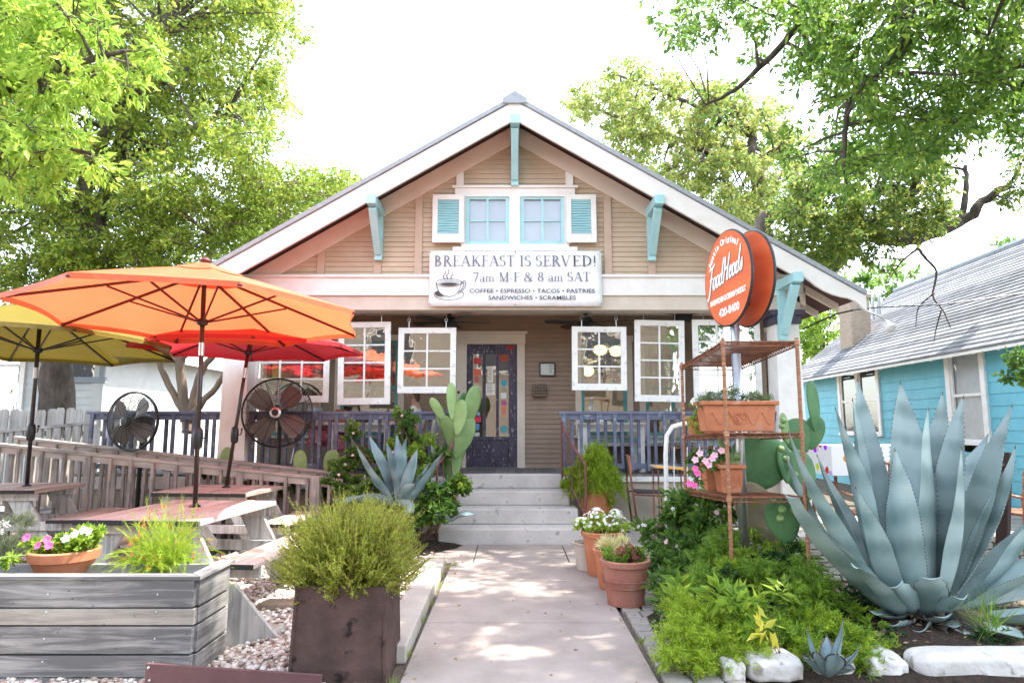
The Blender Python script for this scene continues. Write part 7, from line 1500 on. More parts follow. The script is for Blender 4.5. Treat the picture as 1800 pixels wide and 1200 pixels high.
shrub('bed_undergrowth', 'dark leafy undergrowth around the foot of the rack and agave', clp([(1200, 1090, 4.7, .2), (1340, 1050, 4.9, .25), (1400, 1090, 4.7, .25), (1460, 1080, 4.8, .2), (1510, 1050, 4.9, .15), (1380, 1000, 5.3, .25), (1280, 1040, 4.9, .2), (1300, 1130, 4.5, .2), (1470, 1120, 4.5, .18), (1550, 1140, 4.5, .12), (1560, 1060, 5.0, .15), (1660, 1130, 4.55, .1)]), 5200, .055, .45, M['lf_dark'], 76, (1.9, 4.8, .05), cat='undergrowth', stem_r=.003)
shrub('grass_tuft', 'thin grass tuft beside the long white block', clp([(1745, 1110, 4.4, .12), (1735, 1085, 4.4, .1)]), 70, .22, .03, M['lf_fern2'], 77, (3.05, 4.4, .05), kind=needles3, up=1.2, droop=0, stem_r=0, cat='grass tuft')
# ================================================================ patio furniture beyond the agave
mm, nt_, b_ = base_mat('fruit_oilcloth'); v_ = N(nt_, 'ShaderNodeTexVoronoi'); v_.inputs['Scale'].default_value = 7; nt_.links.new(coords(nt_), v_.inputs['Vector'])
f_ = ramp(nt_, v_.outputs['Distance'], [(.28, (1, 1, 1)), (.34, (0, 0, 0))]); hv = N(nt_, 'ShaderNodeHueSaturation'); hv.inputs['Saturation'].default_value = 1.6; nt_.links.new(v_.outputs['Color'], hv.inputs['Color']); mx = N(nt_, 'ShaderNodeMix', data_type='RGBA'); nt_.links.new(f_, mx.inputs[0]); mx.inputs[6].default_value = (.8, .8, .78, 1); nt_.links.new(hv.outputs[0], mx.inputs[7]); nt_.links.new(mx.outputs[2], b_.inputs['Base Color']); setp(b_, Roughness=.4)
t = thing('patio_table', 'patio table under a white oilcloth printed with bright fruit, beyond the big agave', 'table', (4.2, 8.1, .1)); x0, x1 = W(1440, 790, 8.0).x, W(1482, 790, 8.0).x + .9; zt = W(0, 782, 8.0).z
m = MB(); m.box(x0, x1, 7.7, 8.5, zt - .03, zt); m.box(x0 - .004, x0 + .001, 7.7, 8.5, zt - .34, zt); m.box(x0, x1, 7.695, 7.70, zt - .34, zt); m.build('oilcloth', mm, t, bevel=.004)
m = MB()
for x in (x0 + .08, x1 - .08):
    for y in (7.8, 8.4): m.tube([(x, y, zt - .03), (x, y, .1)], .02, 8)
m.build('leg_frame', M['rust'], t)
def metal_chair(x, y, a, lab):
    t = thing('patio_chair', lab, 'chair', (x, y, .1), 'rusty metal patio chairs'); Rz = Matrix.Translation((x, y, .1)) @ Matrix.Rotation(a, 4, 'Z')
    def P(*L): return [Rz @ Vector(q) for q in L]
    m = MB(); m.tube(P((-.24, .22, 0), (-.24, .24, .45), (-.24, .28, .88), (-.18, .29, .97), (0, .295, 1.0), (.18, .29, .97), (.24, .28, .88), (.24, .24, .45), (.24, .22, 0)), .018, 8); m.build('back_frame', M['rust_wrap'], t, smooth=True)
    for k in range(5): u = -.16 + k * .08; m = MB(); m.tube(P((u, .25, .46), (u, .285, .98)), .009, 6); m.build('spindle', M['rust_wrap'], t)
    m = MB(); m.tube(P((-.24, .25, .62), (-.26, -.1, .66), (-.25, -.22, .6), (-.24, -.22, 0)), .015, 8); m.build('arm', M['rust_wrap'], t, smooth=True); m = MB(); m.tube(P((.24, .25, .62), (.26, -.1, .66), (.25, -.22, .6), (.24, -.22, 0)), .015, 8); m.build('arm', M['rust_wrap'], t, smooth=True)
    m = MB(); m.box(-.24, .24, -.22, .24, .43, .455); m.xf(Rz); m.build('seat', M['rust'], t, bevel=.006)
metal_chair(3.9, 7.3, R(180), 'rusty patio chair nearest the rack, its back towards the agave'); metal_chair(4.75, 7.2, R(175), 'rusty patio chair in the middle beyond the agave leaves'); metal_chair(5.6, 7.35, R(190), 'rusty patio chair at the far right beyond the agave leaves')
t = thing('chalkboard', 'dark framed chalkboard leaning at the right edge behind the agave', 'board', (4.55, 6.0, 0)); a = W(1756, 895, 6.0); b = W(1794, 812, 6.0); d_ = Vector((.11, .04, .46))
m = MB(); p = Vector((a.x, 6.0, a.z - .35)); q = p + Vector((.14, .05, .85)); m.bar(p, q, .14, .035, up=(1, 0, -.2)); m.build('frame', col('dark_brown_board', (.045, .025, .022)), t, bevel=.005)
m = MB(); rr = random.Random(5)
for k in range(7): o = p.lerp(q, .35 + k * .085); m.tube([o + Vector((-.05, -.022, 0)), o + Vector((-.02, -.022, .015)), o + Vector((.01, -.022, -.005)), o + Vector((.045, -.022, .012))], .0022, 4)
m.build('chalk_marks', M['whitestone'], t)
# ================================================================ the blue house
M['dim_glass2'] = glass_mat('dark_reflecting_glass', (.35, .38, .36), .16)
def BX(Y): return 8.10 + .0625 * (Y - 11.1)
def BW(px, py):   # point of the blue wall seen at a pixel
    a, b, c = ray(px, py); Y = (8.10 - .0625 * 11.1) / (a / b - .0625); return Vector((BX(Y), Y, CAM_H + c / b * Y))
bh_ = thing('blue_house', 'turquoise blue clapboard cottage with a grey shingle roof and white windows', 'house', (10, 12, 0)); Y0, Y1 = 5.0, 19.6; EZ = 2.95
M['blue'] = noise_mat('sky_blue_paint', (.12, .45, .58), (.17, .54, .67), 3, .55, bs=.1, bd=.002)
wins = []
for (a, b) in (((1473, 645), (1546, 760)), ((1661, 607), (1731, 774))): p, q = BW(*a), BW(b[0], a[1]); lo = BW(a[0], b[1]); wins.append([p.y, q.y, lo.z, (BW(*a)).z])
wins = [[min(a, b), max(a, b), c, d] for a, b, c, d in wins]
def BP(y, z, o=0.): n = Vector((-1, .0625, 0)).normalized(); return Vector((BX(y), y, z)) + n * o
m = MB(); z = 0.
while z < EZ:
    iv = [(Y0, Y1)]
    for y0, y1, z0, z1 in wins:
        if z < z1 and z + .2 > z0:
            nv = []
            for a, b in iv:
                if y0 > b or y1 < a: nv.append((a, b)); continue
                if y0 > a: nv.append((a, y0 + .04))
                if y1 < b: nv.append((y1 - .04, b))
            iv = nv
    for a, b in iv: m.hexa([BP(a, z, .022), BP(b, z, .022), BP(b, z, -.02), BP(a, z, -.02), BP(a, z + .205, .004), BP(b, z + .205, .004), BP(b, z + .205, -.02), BP(a, z + .205, -.02)][:8])
    z += .2
m.build('wall', M['blue'], bh_)
m = MB(); m.hexa([BP(Y1 - .1, 0, -.03), BP(Y1, 0, -.03), (16.2, Y1 + .5, 0), (16.2, Y1 + .4, 0), BP(Y1 - .1, EZ, -.03), BP(Y1, EZ, -.03), (16.2, Y1 + .5, EZ), (16.2, Y1 + .4, EZ)]); m.hexa([BP(Y0, 0, -.03), BP(Y0 + .1, 0, -.03), (14.5, Y0 + .1, 0), (14.5, Y0, 0), BP(Y0, EZ, -.03), BP(Y0 + .1, EZ, -.03), (14.5, Y0 + .1, EZ), (14.5, Y0, EZ)]); m.build('end_wall', M['blue'], bh_)
# roof: ridge 3.2 m in, slope 2.5 up; laid in courses
RUN, RISE = 3.2, 2.50; OV = .42; m = MB(); nc = 30; 
def RPt(y, u, up=0.): # u 0 eave edge .. 1 ridge
    x = -OV + (RUN + OV) * u; return Vector((BX(y) + x, y, EZ + (RISE / RUN) * x + .12 + up))
for i in range(nc):
    u0, u1 = i / nc, (i + 1) / nc; m.hexa([RPt(Y0 - .3, u0, -.02), RPt(Y0 - .3, u1, -.02), RPt(Y1 + .3, u1, -.02), RPt(Y1 + .3, u0, -.02), RPt(Y0 - .3, u0, .022), RPt(Y0 - .3, u1, .004), RPt(Y1 + .3, u1, .004), RPt(Y1 + .3, u0, .022)])
m.build('roof', M['shingle_blue'], bh_)
m = MB(); r0, r1 = RPt(Y0 - .3, 1), RPt(Y1 + .3, 1); e0, e1 = r0 + Vector((3.6, 0, -2.8)), r1 + Vector((3.6, 0, -2.8)); m.hexa([r0 - Vector((0, 0, .03)), e0 - Vector((0, 0, .03)), e1 - Vector((0, 0, .03)), r1 - Vector((0, 0, .03)), r0, e0, e1, r1]); m.build('roof', M['shingle'], bh_)
m = MB(); m.tube([RPt(Y0 - .3, 1, .02), RPt(Y1 + .3, 1, .02)], .07, 6); m.build('ridge_cap', M['shingle_edge'], bh_)
m = MB(); m.bar(RPt(Y0 - .3, -.002, -.05), RPt(Y1 + .3, -.002, -.05), .02, .05); m.build('eave_board', M['white'], bh_)
y = Y0 + .2
while y < Y1:
    m = MB(); a = RPt(y, .0, -.025); b = BP(y, EZ + .08, 0); w_ = Vector((0, .05, 0)); m.prism([a, a + Vector((0, 0, -.07)), Vector((b.x, b.y, b.z - .17)), Vector((b.x, b.y, b.z - .0))][::-1], w_); m.build('rafter_tail', M['white'], bh_); y += .62
for i, (y0, y1, z0, z1) in enumerate(wins):
    t_ = .13; n = Vector((-1, .0625, 0)).normalized(); m = MB()
    def bb(ya, yb, za, zb, o0, o1): m.hexa([BP(ya, za, o1), BP(yb, za, o1), BP(yb, za, o0), BP(ya, za, o0), BP(ya, zb, o1), BP(yb, zb, o1), BP(yb, zb, o0), BP(ya, zb, o0)])
    bb(y0, y0 + t_, z0, z1 - t_, 0, .055); bb(y1 - t_, y1, z0, z1 - t_, 0, .055); bb(y0 - .03, y1 + .03, z1 - t_, z1 + .05, 0, .06); bb(y0 - .03, y1 + .03, z0 - .06, z0, 0, .08)
    if i == 0: bb((y0 + y1) / 2 - .08, (y0 + y1) / 2 + .08, z0, z1 - t_, 0, .055)
    w = m.build('window', M['crisp_white'], bh_, bevel=.004); segs = [(y0 + t_, y1 - t_)] if i else [(y0 + t_, (y0 + y1) / 2 - .08), ((y0 + y1) / 2 + .08, y1 - t_)]
    for a, b in segs:
        m = MB(); q = .045; zc = (z0 + z1 - t_) / 2; bb(a, a + q, z0, z1 - t_, -.01, .025); bb(b - q, b, z0, z1 - t_, -.01, .025); bb(a + q, b - q, z0, z0 + q, -.01, .025); bb(a + q, b - q, z1 - t_ - q, z1 - t_, -.01, .025); bb(a + q, b - q, zc - .025, zc + .025, -.01, .03); m.build('sash', M['crisp_white'], w)
        m = MB(); bb(a, b, z0, z1 - t_, -.004, .0); m.build('pane', M['glass_low'] if i else M['dim_glass2'], w)
        
        if i: m = MB(); bb(a, b, z0, z1 - t_, -.05, -.04); m.build('curtain', M['crisp_white'], w)
m = MB(); m.hexa([BP(Y0 + 1, 0, -1.2), BP(Y1 - 1, 0, -1.2), BP(Y1 - 1, 0, -1.3), BP(Y0 + 1, 0, -1.3), BP(Y0 + 1, EZ, -1.2), BP(Y1 - 1, EZ, -1.2), BP(Y1 - 1, EZ, -1.3), BP(Y0 + 1, EZ, -1.3)]); m.build('inner_wall', M['inside'], bh_)
# brick chimney
def brick_mat():
    m, nt, b = base_mat('tan_brick'); br = N(nt, 'ShaderNodeTexBrick'); br.inputs['Scale'].default_value = 5.2; br.inputs['Color1'].default_value = (.36, .28, .2, 1); br.inputs['Color2'].default_value = (.44, .36, .27, 1); br.inputs['Mortar'].default_value = (.24, .2, .17, 1); br.inputs['Mortar Size'].default_value = .022
    tc = N(nt, 'ShaderNodeTexCoord'); sp = N(nt, 'ShaderNodeSeparateXYZ'); nt.links.new(tc.outputs['Object'], sp.inputs[0]); ad = N(nt, 'ShaderNodeMath', operation='ADD'); nt.links.new(sp.outputs[0], ad.inputs[0]); nt.links.new(sp.outputs[1], ad.inputs[1]); cb = N(nt, 'ShaderNodeCombineXYZ'); nt.links.new(ad.outputs[0], cb.inputs[0]); nt.links.new(sp.outputs[2], cb.inputs[1]); nt.links.new(cb.outputs[0], br.inputs['Vector']); nt.links.new(br.outputs[0], b.inputs['Base Color']); setp(b, Roughness=.9); bump(nt, b, br.outputs[1], -.6, .01); return m
M['brick'] = brick_mat(); cY = 17.6; c = W(1505, 595, cY); ct = W(1505, 527, cY); hw = 17 / 1163 * cY; m = MB(); m.box(c.x - hw, c.x + hw, cY - .3, cY + .35, c.z - .8, ct.z); ch = m.build('chimney', M['brick'], bh_)
m = MB(); m.box(c.x - hw - .05, c.x + hw + .05, cY - .35, cY + .4, ct.z, ct.z + .1); m.build('chimney_cap', M['brick'], ch)
for px, py0, py1 in ((1534, 522, 550), (1545, 518, 542)): a, b = W(px, py1 + 12, 17), W(px, py0, 17); m = MB(); m.tube([a, b], .05, 10); m.build('vent_pipe', M['steel'], bh_)
# floodlight and cable at the eave
P = [W(1412, 578, 9.6), W(1470, 552, 9.2), W(1500, 545, 8.9), W(1530, 541, 9.0), W(1560, 539, 9.2), W(1660, 535, 9.6), W(1800, 515, 10.2), W(1960, 480, 11)]
m = MB(); m.tube(P, .012, 5); m.build('service_cable', M['black'], label='black service cable running from the porch eave across the blue roof', cat='cable')
t = thing('floodlight', 'white bell shaped floodlight hanging beside the right eave', 'lamp', W(1563, 570, 8.9)); c = W(1563, 573, 8.9)
ax = Vector((.15, -.62, -.75)); m = MB(); m.lathe([(.03, -.10), (.045, -.06), (.05, -.02), (.078, .04), (.082, .06), (.07, .062)], c, 20, ax); m.build('shade', M['white'], t, smooth=40); m = MB(); m.lathe([(0, .045), (.066, .05), (.05, .07), (0, .078)], c, 20, ax); m.build('lens', M['shade'], t, smooth=True)
m = MB(); m.tube([c - ax.normalized() * .09, W(1548, 556, 8.9), W(1525, 548, 8.85), W(1510, 540, 8.8), Vector((4.72, 8.82, 3.30))], .012, 6); m.build('arm', M['steel'], t)
# ================================================================ trees
def inside(px, py, poly):
    c = False; j = len(poly) - 1
    for i in range(len(poly)):
        if (poly[i][1] > py) != (poly[j][1] > py) and px < (poly[j][0] - poly[i][0]) * (py - poly[i][1]) / (poly[j][1] - poly[i][1]) + poly[i][0]: c = not c
        j = i
    return c
def crown(poly, Y0, Y1, n, r, seed):
    """clump centres spread through a crown volume between two depths"""
    rr = random.Random(seed); xs = [p[0] for p in poly]; ys = [p[1] for p in poly]; out = []; tries = 0
    while len(out) < n and tries < n * 60:
        tries += 1; px, py = rr.uniform(min(xs), max(xs)), rr.uniform(min(ys), max(ys))
        if not inside(px, py, poly): continue
        c = W(px, py, rr.uniform(Y0, Y1)); R_ = r * rr.uniform(.7, 1.3)
        if any((c - Vector(o[0])).length < (R_ + o[1]) * .42 for o in out): continue
        out.append((tuple(c), R_))
    return out
def tree(name, lab, limbs, clumps, n, size, ratio, mat, bark, seed, base, kind=leaves4, cat='tree', br=.035, group=None, **k):
    t = thing(name, lab, cat, base, group); m = MB(); nodes = []
    for pts, r0, r1 in limbs:
        pts = [Vector(p) for p in pts]; P = []; rr = random.Random(len(pts) + seed)
        for i in range(len(pts) - 1):
            for q in range(5):
                u = q / 5; a = pts[max(0, i - 1)]; b = pts[i]; c = pts[i + 1]; d = pts[min(len(pts) - 1, i + 2)]
                v = .5 * ((2 * b) + (c - a) * u + (2 * a - 5 * b + 4 * c - d) * u * u + (3 * b - a - 3 * c + d) * u ** 3); P.append(v + Vector((rr.gauss(0, r1 * .35), rr.gauss(0, r1 * .35), rr.gauss(0, r1 * .3))))
        P.append(pts[-1]); L = len(P) - 1; rad = [(r0 + (r1 - r0) * (i / L) ** .8) * (1 + .08 * rr.uniform(-1, 1)) for i in range(L + 1)]
        m.tube(P, rad, 12 if r0 > .1 else 7); nodes += [(p, q) for p, q in zip(P, rad)]
    m.build('trunk', bark, t, smooth=True)
    rr = random.Random(seed); m = MB()
    far = nodes[len(limbs[0][0]) * 3:] or nodes
    for c, R_ in clumps:
        c = Vector(c); p, q = min(far, key=lambda e: (e[0] - c).length); mid = p.lerp(c, .5) + Vector((rr.gauss(0, .1), rr.gauss(0, .1), .12)) * (c - p).length * .5
        e = min(br, q * .7); m.tube([p, p.lerp(mid, .5), mid, mid.lerp(c, .6), c], [e, e * .85, e * .65, e * .5, e * .35], 5, caps=False)
        for _ in range(4):
            d = Vector((rr.uniform(-1, 1), rr.uniform(-1, 1), rr.uniform(-.6, .9))) * R_ * .75; m.tube([c, c + d * .5 + Vector((0, 0, .03)), c + d], [e * .35, e * .25, e * .1], 4, caps=False)
    m.build('branch', bark, t, smooth=True)
    V, F = foliage(clumps, n, size, ratio, seed, kind=kind, **k); npmesh('crown', V, F, mat, t); return t
Y = 12
tree('shade_tree', 'tall shade tree with a dark rough trunk and dense sunlit crown behind the olive parasol', [([W(98, 760, Y), W(103, 640, Y), W(118, 560, Y), (-8.0, 12, 4.6), (-7.7, 12.1, 6.2), (-7.4, 12.2, 8.)], .32, .12), ([(-8.05, 12, 4.0), W(150, 330, 11.8), W(215, 170, 11.8), W(280, 60, 11.5)], .2, .05), ([W(215, 250, 11.8), W(230, 165, 11.8), W(285, 140, 11.5)], .12, .04), ([(-8.0, 12, 4.6), W(40, 250, 12), W(-20, 120, 12)], .18, .05), ([W(150, 330, 11.8), W(260, 260, 12.2), W(400, 200, 12.5)], .12, .04)],
     crown([(-80, -90), (480, -90), (500, 100), (500, 190), (490, 275), (420, 250), (320, 320), (180, 420), (-80, 470)], 10.6, 14, 195, .62, 3), 90000, .105, .5, M['lf_sunleaf'], M['bark'], 3, (-8.35, 12, 0), twigs=26, droop=.25)
tree('multi_stem_tree', 'multi stem tree with pale smooth trunks and a yellow green crown touching the roof', [([W(330, 760, Y), W(325, 700, Y), W(300, 600, Y), W(262, 500, Y), W(250, 440, Y)], .10, .04), ([W(328, 740, Y), W(318, 650, Y), W(330, 600, Y), W(350, 500, Y), W(380, 420, 11.8)], .10, .04), ([W(332, 740, Y), W(350, 665, Y), W(385, 600, Y), W(420, 500, Y), W(470, 400, Y)], .085, .03), ([W(326, 730, Y), W(290, 660, Y), W(268, 590, Y), W(200, 480, Y)], .08, .03), ([W(335, 730, 11.8), W(380, 680, 11.8), W(410, 640, 11.7)], .07, .04), ([W(445, 355, 11.6), W(455, 380, 11.6), W(430, 440, 11.8)], .05, .03)],
     crown([(170, 430), (310, 330), (430, 262), (520, 300), (590, 305), (618, 325), (560, 380), (450, 430), (385, 470), (280, 545), (60, 540), (-60, 480)], 10.8, 13, 140, .46, 5), 72000, .075, .5, M['lf_sunleaf'], M['bark_pale'], 5, (-5.9, 12, 0), twigs=30, droop=.2)
tree('near_elm', 'nearer tree whose large leaved sunlit branches hang into the top left corner', [([(-9.5, 7.2, 0), (-9.3, 7.2, 3), (-8.8, 7.3, 5)], .3, .2), ([(-8.8, 7.3, 5), W(0, 160, 7.6), W(110, 120, 7.4), W(220, 90, 7.3)], .09, .025), ([(-9.2, 7.2, 4), W(-20, 250, 7.6), W(60, 250, 7.4), W(160, 270, 7.3)], .07, .02), ([(-8.8, 7.3, 5), W(30, 20, 7.6), W(130, 40, 7.5)], .07, .02)],
     crown([(-80, -60), (150, -60), (200, 40), (280, 80), (290, 130), (200, 160), (130, 185), (-80, 170)], 6.9, 8.2, 42, .34, 7) + crown([(-80, 205), (60, 215), (120, 225), (190, 265), (170, 320), (60, 330), (-80, 320)], 6.9, 8, 24, .30, 8), 9000, .12, .38, leaf_mat('elm_leaf', [(.20, .36, .03), (.30, .46, .04), (.44, .55, .07), (.12, .25, .03)], .5), M['bark'], 7, (-9.5, 7.2, 0), twigs=12, droop=.5, kind=leaves5)
Y = 13
oak_l = [([(5.7, 15, 0), (5.75, 14.8, 2.5), W(1395, 505, 14), W(1445, 474, 13.5), W(1489, 427, 13.2), W(1524, 409, 13), W(1570, 420, 12.9), W(1622, 416, 12.8), W(1693, 387, 12.6), W(1725, 355, 12.4), W(1775, 325, 12.3)], .36, .06),
         ([W(1395, 505, 14), W(1340, 402, 14), W(1378, 369, 13.8), W(1420, 352, 13.5), W(1470, 300, 13.3)], .24, .06), ([W(1458, 440, 13.3), W(1500, 372, 13.2), W(1547, 338, 13), W(1613, 332, 12.8), W(1595, 276, 12.7), W(1590, 230, 12.7)], .17, .07), ([W(1622, 416, 12.8), W(1600, 395, 12.8), W(1585, 375, 12.8)], .1, .05), ([W(1693, 387, 12.6), W(1697, 340, 12.6), W(1698, 290, 12.6)], .08, .04),
         ([W(1622, 418, 12.7), W(1613, 436, 12.7), W(1590, 455, 12.7), W(1573, 475, 12.7), W(1562, 495, 12.7)], .035, .009), ([W(1613, 436, 12.7), W(1628, 455, 12.6), W(1646, 478, 12.6), W(1640, 520, 12.6), W(1660, 550, 12.6), W(1680, 600, 12.6)], .035, .007), ([W(1643, 515, 12.6), W(1615, 540, 12.6), W(1610, 575, 12.6)], .02, .006), ([W(1655, 545, 12.6), W(1645, 580, 12.6), W(1640, 612, 12.6)], .018, .005), ([W(1590, 455, 12.7), W(1560, 455, 12.7), W(1535, 450, 12.7)], .02, .006), ([W(1573, 475, 12.7), W(1580, 500, 12.7)], .015, .005), ([W(1622, 410, 12.7), W(1648, 435, 12.7)], .02, .008)]
tree('live_oak', 'gnarled oak with heavy dark limbs behind the right eave, bare twigs over the blue roof', oak_l,
     crown([(1385, 330), (1430, 300), (1500, 260), (1640, 270), (1680, 330), (1640, 400), (1560, 425), (1500, 465), (1450, 470), (1380, 440)], 11.2, 13.6, 74, .38, 9) + clp([(1405, 475, 11.5, .28), (1440, 470, 11.4, .25), (1420, 440, 11.5, .3), (1390, 470, 11.6, .2), (1530, 455, 12, .22), (1560, 470, 12, .16), (1785, 330, 12, .35), (1795, 290, 12, .35), (1770, 350, 12, .2)]), 34000, .095, .45, M['lf_oak'], M['bark'], 9, (5.7, 15, 0), twigs=22, droop=.3)
tree('background_oak', 'lighter sparse oak rising behind the right slope of the roof', [([(7.3, 22, 0), (7.2, 21, 4), W(1330, 330, 20), W(1317, 284, 19.5), W(1322, 240, 19.5), W(1290, 190, 19.5)], .3, .1), ([W(1317, 284, 19.5), W(1250, 270, 19), W(1180, 240, 19), W(1110, 215, 19), W(1030, 185, 19)], .12, .03), ([W(1322, 240, 19.5), W(1230, 190, 19), W(1160, 160, 19), W(1080, 130, 19)], .1, .03), ([W(1317, 284, 19.5), W(1360, 265, 19), W(1400, 240, 19)], .09, .03), ([W(1180, 240, 19), W(1120, 250, 19), W(1090, 265, 19)], .06, .02)],
     crown([(1005, 175), (1070, 150), (1060, 110), (1110, 100), (1140, 140), (1230, 140), (1300, 170), (1390, 200), (1400, 300), (1345, 400), (1230, 375), (1160, 320), (1090, 280), (1050, 215), (1000, 205)], 17.5, 21, 135, .52, 11), 44000, .13, .5, leaf_mat('pale_oak_leaf', [(.12, .21, .04), (.22, .31, .06), (.36, .40, .09), (.40, .36, .10)], .45), M['bark'], 11, (7.3, 22, 0), twigs=16, droop=.2)
# the near tree over the street side garden: its crown hangs into the frame and shades the foreground
rr = random.Random(44); over = []
while len(over) < 105:
    c = (rr.uniform(2.7, 9.2), rr.uniform(3.4, 7.4), 0); z = 1.5 + .74 * c[1] + .8 + rr.uniform(0, 2.2)
    z = max(z, 5.6); sy = c[1] - .15 * z
    if 5.55 < sy < 7.2 and rr.random() < .8: continue
    over.append(((c[0], c[1], z), rr.uniform(.5, .75)))
tree('overhanging_tree', 'large green leaved tree overhanging the whole upper right of the garden', [([(7.6, 3.4, 0), (7.4, 3.5, 2.5), (6.9, 3.9, 4.2), (6.4, 4.8, 5.6), (5.8, 5.8, 6.6)], .34, .16), ([(6.4, 4.8, 5.6), W(1615, -20, 8), W(1603, 40, 8), W(1585, 90, 8), W(1540, 135, 8), W(1497, 175, 8), W(1487, 220, 8), W(1483, 290, 8)], .11, .022), ([(5.8, 5.8, 6.6), W(1440, -10, 8.5), W(1400, 50, 8.6), W(1345, 110, 8.8), W(1290, 160, 9), W(1240, 185, 9)], .09, .018), ([W(1497, 175, 8), W(1460, 172, 8), W(1432, 182, 8)], .025, .01), ([W(1380, 37, 8.6), W(1340, 20, 8.6), W(1310, 5, 8.6)], .03, .012), ([(6.9, 3.9, 4.2), (6.8, 5.6, 5.1), W(1760, 120, 8), W(1690, 160, 8.4), W(1640, 210, 8.6)], .12, .03), ([(5.8, 5.8, 6.6), (3.5, 5.2, 7.0), (1.5, 4.6, 7.2)], .12, .04), ([(6.4, 4.8, 5.6), (4.5, 3.4, 6.5), (2.5, 3.0, 6.8)], .12, .04), ([(6.9, 3.9, 4.2), (7.6, 4.8, 6), (8.2, 5.2, 7)], .1, .04)],
     crown([(1430, -90), (1880, -90), (1880, 250), (1790, 260), (1700, 240), (1640, 270), (1540, 300), (1470, 320), (1430, 290), (1470, 200), (1440, 120)], 7, 10, 105, .42, 13) + crown([(1160, -90), (1430, -90), (1440, 100), (1400, 130), (1330, 110), (1250, 80), (1170, 60), (1140, 30)], 7.6, 9.6, 34, .30, 14) + clp([(1170, 45, 8.8, .2), (1150, 30, 8.8, .14), (1200, 80, 8.8, .2), (1265, 200, 9, .2), (1230, 170, 9, .2), (1300, 150, 9, .2), (1390, 280, 8.4, .26), (1370, 245, 8.4, .2), (1415, 260, 8.4, .25), (1400, 220, 8.4, .2), (1490, 330, 8.2, .2), (1540, 330, 8.4, .2)]), 34000, .10, .42, leaf_mat('overhang_leaf', [(.05, .12, .015), (.10, .21, .025), (.17, .31, .03), (.26, .36, .04)], .42), M['bark'], 13, (7.6, 3.4, 0), twigs=18, droop=.45)
sh = [o for o in bpy.data.objects if o.name.startswith('overhanging_tree')][0]
V, F = foliage(over, 60000, .13, .5, 15, kind=leaves4, twigs=20, droop=.3); npmesh('upper_crown', V, F, M['lf_oak'], sh)
for (px, py, Y_, n, lab, key) in ((1445, 580, 24, 10, 'sunlit tree far off between the right eave and the brick chimney', 1), (1790, 640, 7.6, 7, 'branch tips of a dark leaved shrub entering at the right edge', 2)):
    rr = random.Random(key); s = Y_ / 1163
    cl = [(tuple(W(px + rr.uniform(-45, 45) * (1 if key == 1 else .5), py + rr.uniform(-50, 45) * (1 if key == 1 else .7), Y_ + rr.uniform(-1, 1) * (1 if key == 1 else .2))), (26 if key == 1 else 17) * s) for _ in range(n * (2 if key == 1 else 1))]
    b = W(px if key == 1 else 1900, 800, Y_); b.z = 0; tree('far_tree' if key == 1 else 'side_shrub', lab, [([b, b + Vector((0, 0, 1.2)), W(px if key == 1 else 1840, py + 20, Y_)], .2 if key == 1 else .04, .08 if key == 1 else .012)], cl, 5000 if key == 1 else 900, .14 if key == 1 else .07, .5, M['lf_bright'] if key == 1 else M['lf_mid'], M['bark'], 20 + key, b, twigs=16, cat='tree' if key == 1 else 'bush', br=.03 if key == 1 else .008)
for i, (x, y, h, r) in enumerate(((-22, 22, 6, 2.4), (-17.5, 17, 3.6, 1.6), (12.5, 27, 7, 2.6), (21, 24, 7.5, 3.), (-3.5, 31, 6, 2.4))):
    rr = random.Random(i); cl = [((x + rr.gauss(0, r * .5), y + rr.gauss(0, r * .5), h + rr.gauss(0, r * .35)), r * .42) for _ in range(16)]
    tree('backyard_tree', ('broad tree beyond the grey white neighbour house', 'small tree beside the grey white neighbour house', 'tree beyond the far end of the blue house', 'tree rising behind the blue roof', 'tree hidden mostly behind the bungalow roof')[i], [([(x, y, 0), (x, y, h * .5), (x, y, h)], .22, .08)], cl, 6000, .24, .5, M['lf_mid'], M['bark'], 30 + i, (x, y, 0), group='backyard trees')
# leaf litter and stray tufts
rs = np.random.RandomState(77); n = 900; x = rs.uniform(-.9, 1.4, n); y = rs.uniform(3.3, 9, n); keep = (np.abs(x - .1) > .68) | (rs.rand(n) < .10); x, y = x[keep], y[keep]; n = len(x)
z = np.where((x > -.66) & (x < .86), .024, .03) ; P = np.stack([x, y, z], 1); D = nrm(np.stack([rs.normal(size=n), rs.normal(size=n), np.full(n, .05)], 1)); V, F = leaves4(P, D, rs.uniform(.015, .04, n), .4, rs); npmesh('leaf_litter', V, F, leaf_mat('dry_leaf', [(.25, .16, .07), (.38, .26, .12), (.15, .09, .05)], .1), kind='stuff', label='small dry leaves scattered over the path edges', cat='leaf litter')
n = 900; x = rs.uniform(1.25, 4.3, n); y = rs.uniform(4.1, 6.1, n); r_ = np.sqrt(((x - 2.7) / 1.75) ** 2 + ((y - 5) / 1.15) ** 2); z = np.where(r_ < 1, .2 * (1 - np.minimum(r_, 1) ** 2.2), 0) + .012
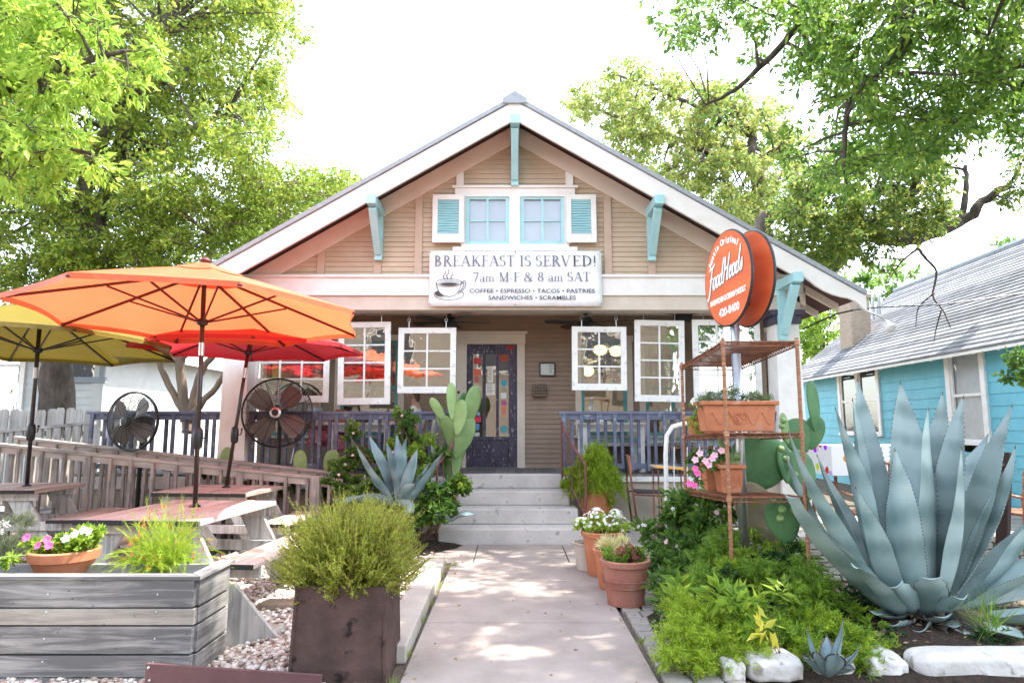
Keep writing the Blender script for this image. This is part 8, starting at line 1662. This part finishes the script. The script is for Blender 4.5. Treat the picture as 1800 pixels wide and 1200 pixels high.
V, F = leaves4(np.stack([x, y, z], 1), nrm(np.stack([rs.normal(size=n), rs.normal(size=n), np.full(n, .15)], 1)), rs.uniform(.02, .06, n), .35, rs); npmesh('leaf_litter', V, F, leaf_mat('bed_dry_leaf', [(.16, .11, .06), (.30, .22, .12), (.10, .07, .04)], .1), kind='stuff', label='brown leaf litter over the dark soil round the big agave', cat='leaf litter')
cl = [((x_, y_, .14), .09) for x_, y_ in ((2.2, 4.35), (2.45, 4.4), (2.3, 4.6), (3.2, 4.45), (3.5, 4.5), (3.35, 4.3), (3.8, 4.7), (2.05, 4.5), (3.0, 4.36))]
V, F = foliage(cl, 1500, .035, .4, 79, kind=leaves4, twigs=20); npmesh('ground_cover', V, F, M['lf_dark'], kind='stuff', label='low dark green ground cover on the soil round the big agave', cat='ground cover')
cl = [((rx, ry, .02), .035) for rx, ry in ((-.66, 6.95), (-.67, 6.6), (-.66, 6.2), (-.66, 5.6), (-.67, 5.1), (-.66, 4.4), (-.60, 7.1), (.86, 4.6), (.87, 5.6), (.86, 6.3), (-.68, 3.9), (.88, 4.1))]
V, F = foliage(cl, 420, .06, .05, 78, kind=needles3, up=1.5, droop=0); npmesh('grass', V, F, M['lf_bright'], kind='stuff', label='thin grass growing in the joints beside the path', cat='grass')
# ================================================================ across the street (seen in the window reflections)
ob = thing('street_building', 'plain beige building across the street, seen only as reflection in the panes', 'building', (-6, -16, 0))
m = MB(); m.box(-34, 9, -26, -16, 0, 8.2); m.build('wall', noise_mat('tan_stucco', (.19, .145, .105), (.25, .2, .15), 1.5, .9), ob); m = MB(); m.box(-34.2, 9.2, -26.2, -15.8, 8.2, 8.6); m.build('parapet', M['cream_trim'], ob)
for k in range(7):
    x = -31 + k * 5.8; m = MB(); m.box(x, x + 2.4, -15.98, -15.9, 4.4, 6.6); w = m.build('window', M['cream_trim'], ob); m = MB(); m.box(x + .15, x + 2.25, -15.895, -15.88, 4.55, 6.45); m.build('pane', M['black'], w)
cl = [((15 + random.gauss(0, 2.4), -14 + random.gauss(0, 1.5), 7 + random.gauss(0, 1.8)), 1.4) for _ in range(22)]
tree('street_tree', 'street tree beside the beige building across the road', [([(15, -14, 0), (15, -14, 3.5), (15.2, -14, 6.5)], .35, .15)], cl, 9000, .34, .5, M['lf_mid'], M['bark'], 50, (15, -14, 0))
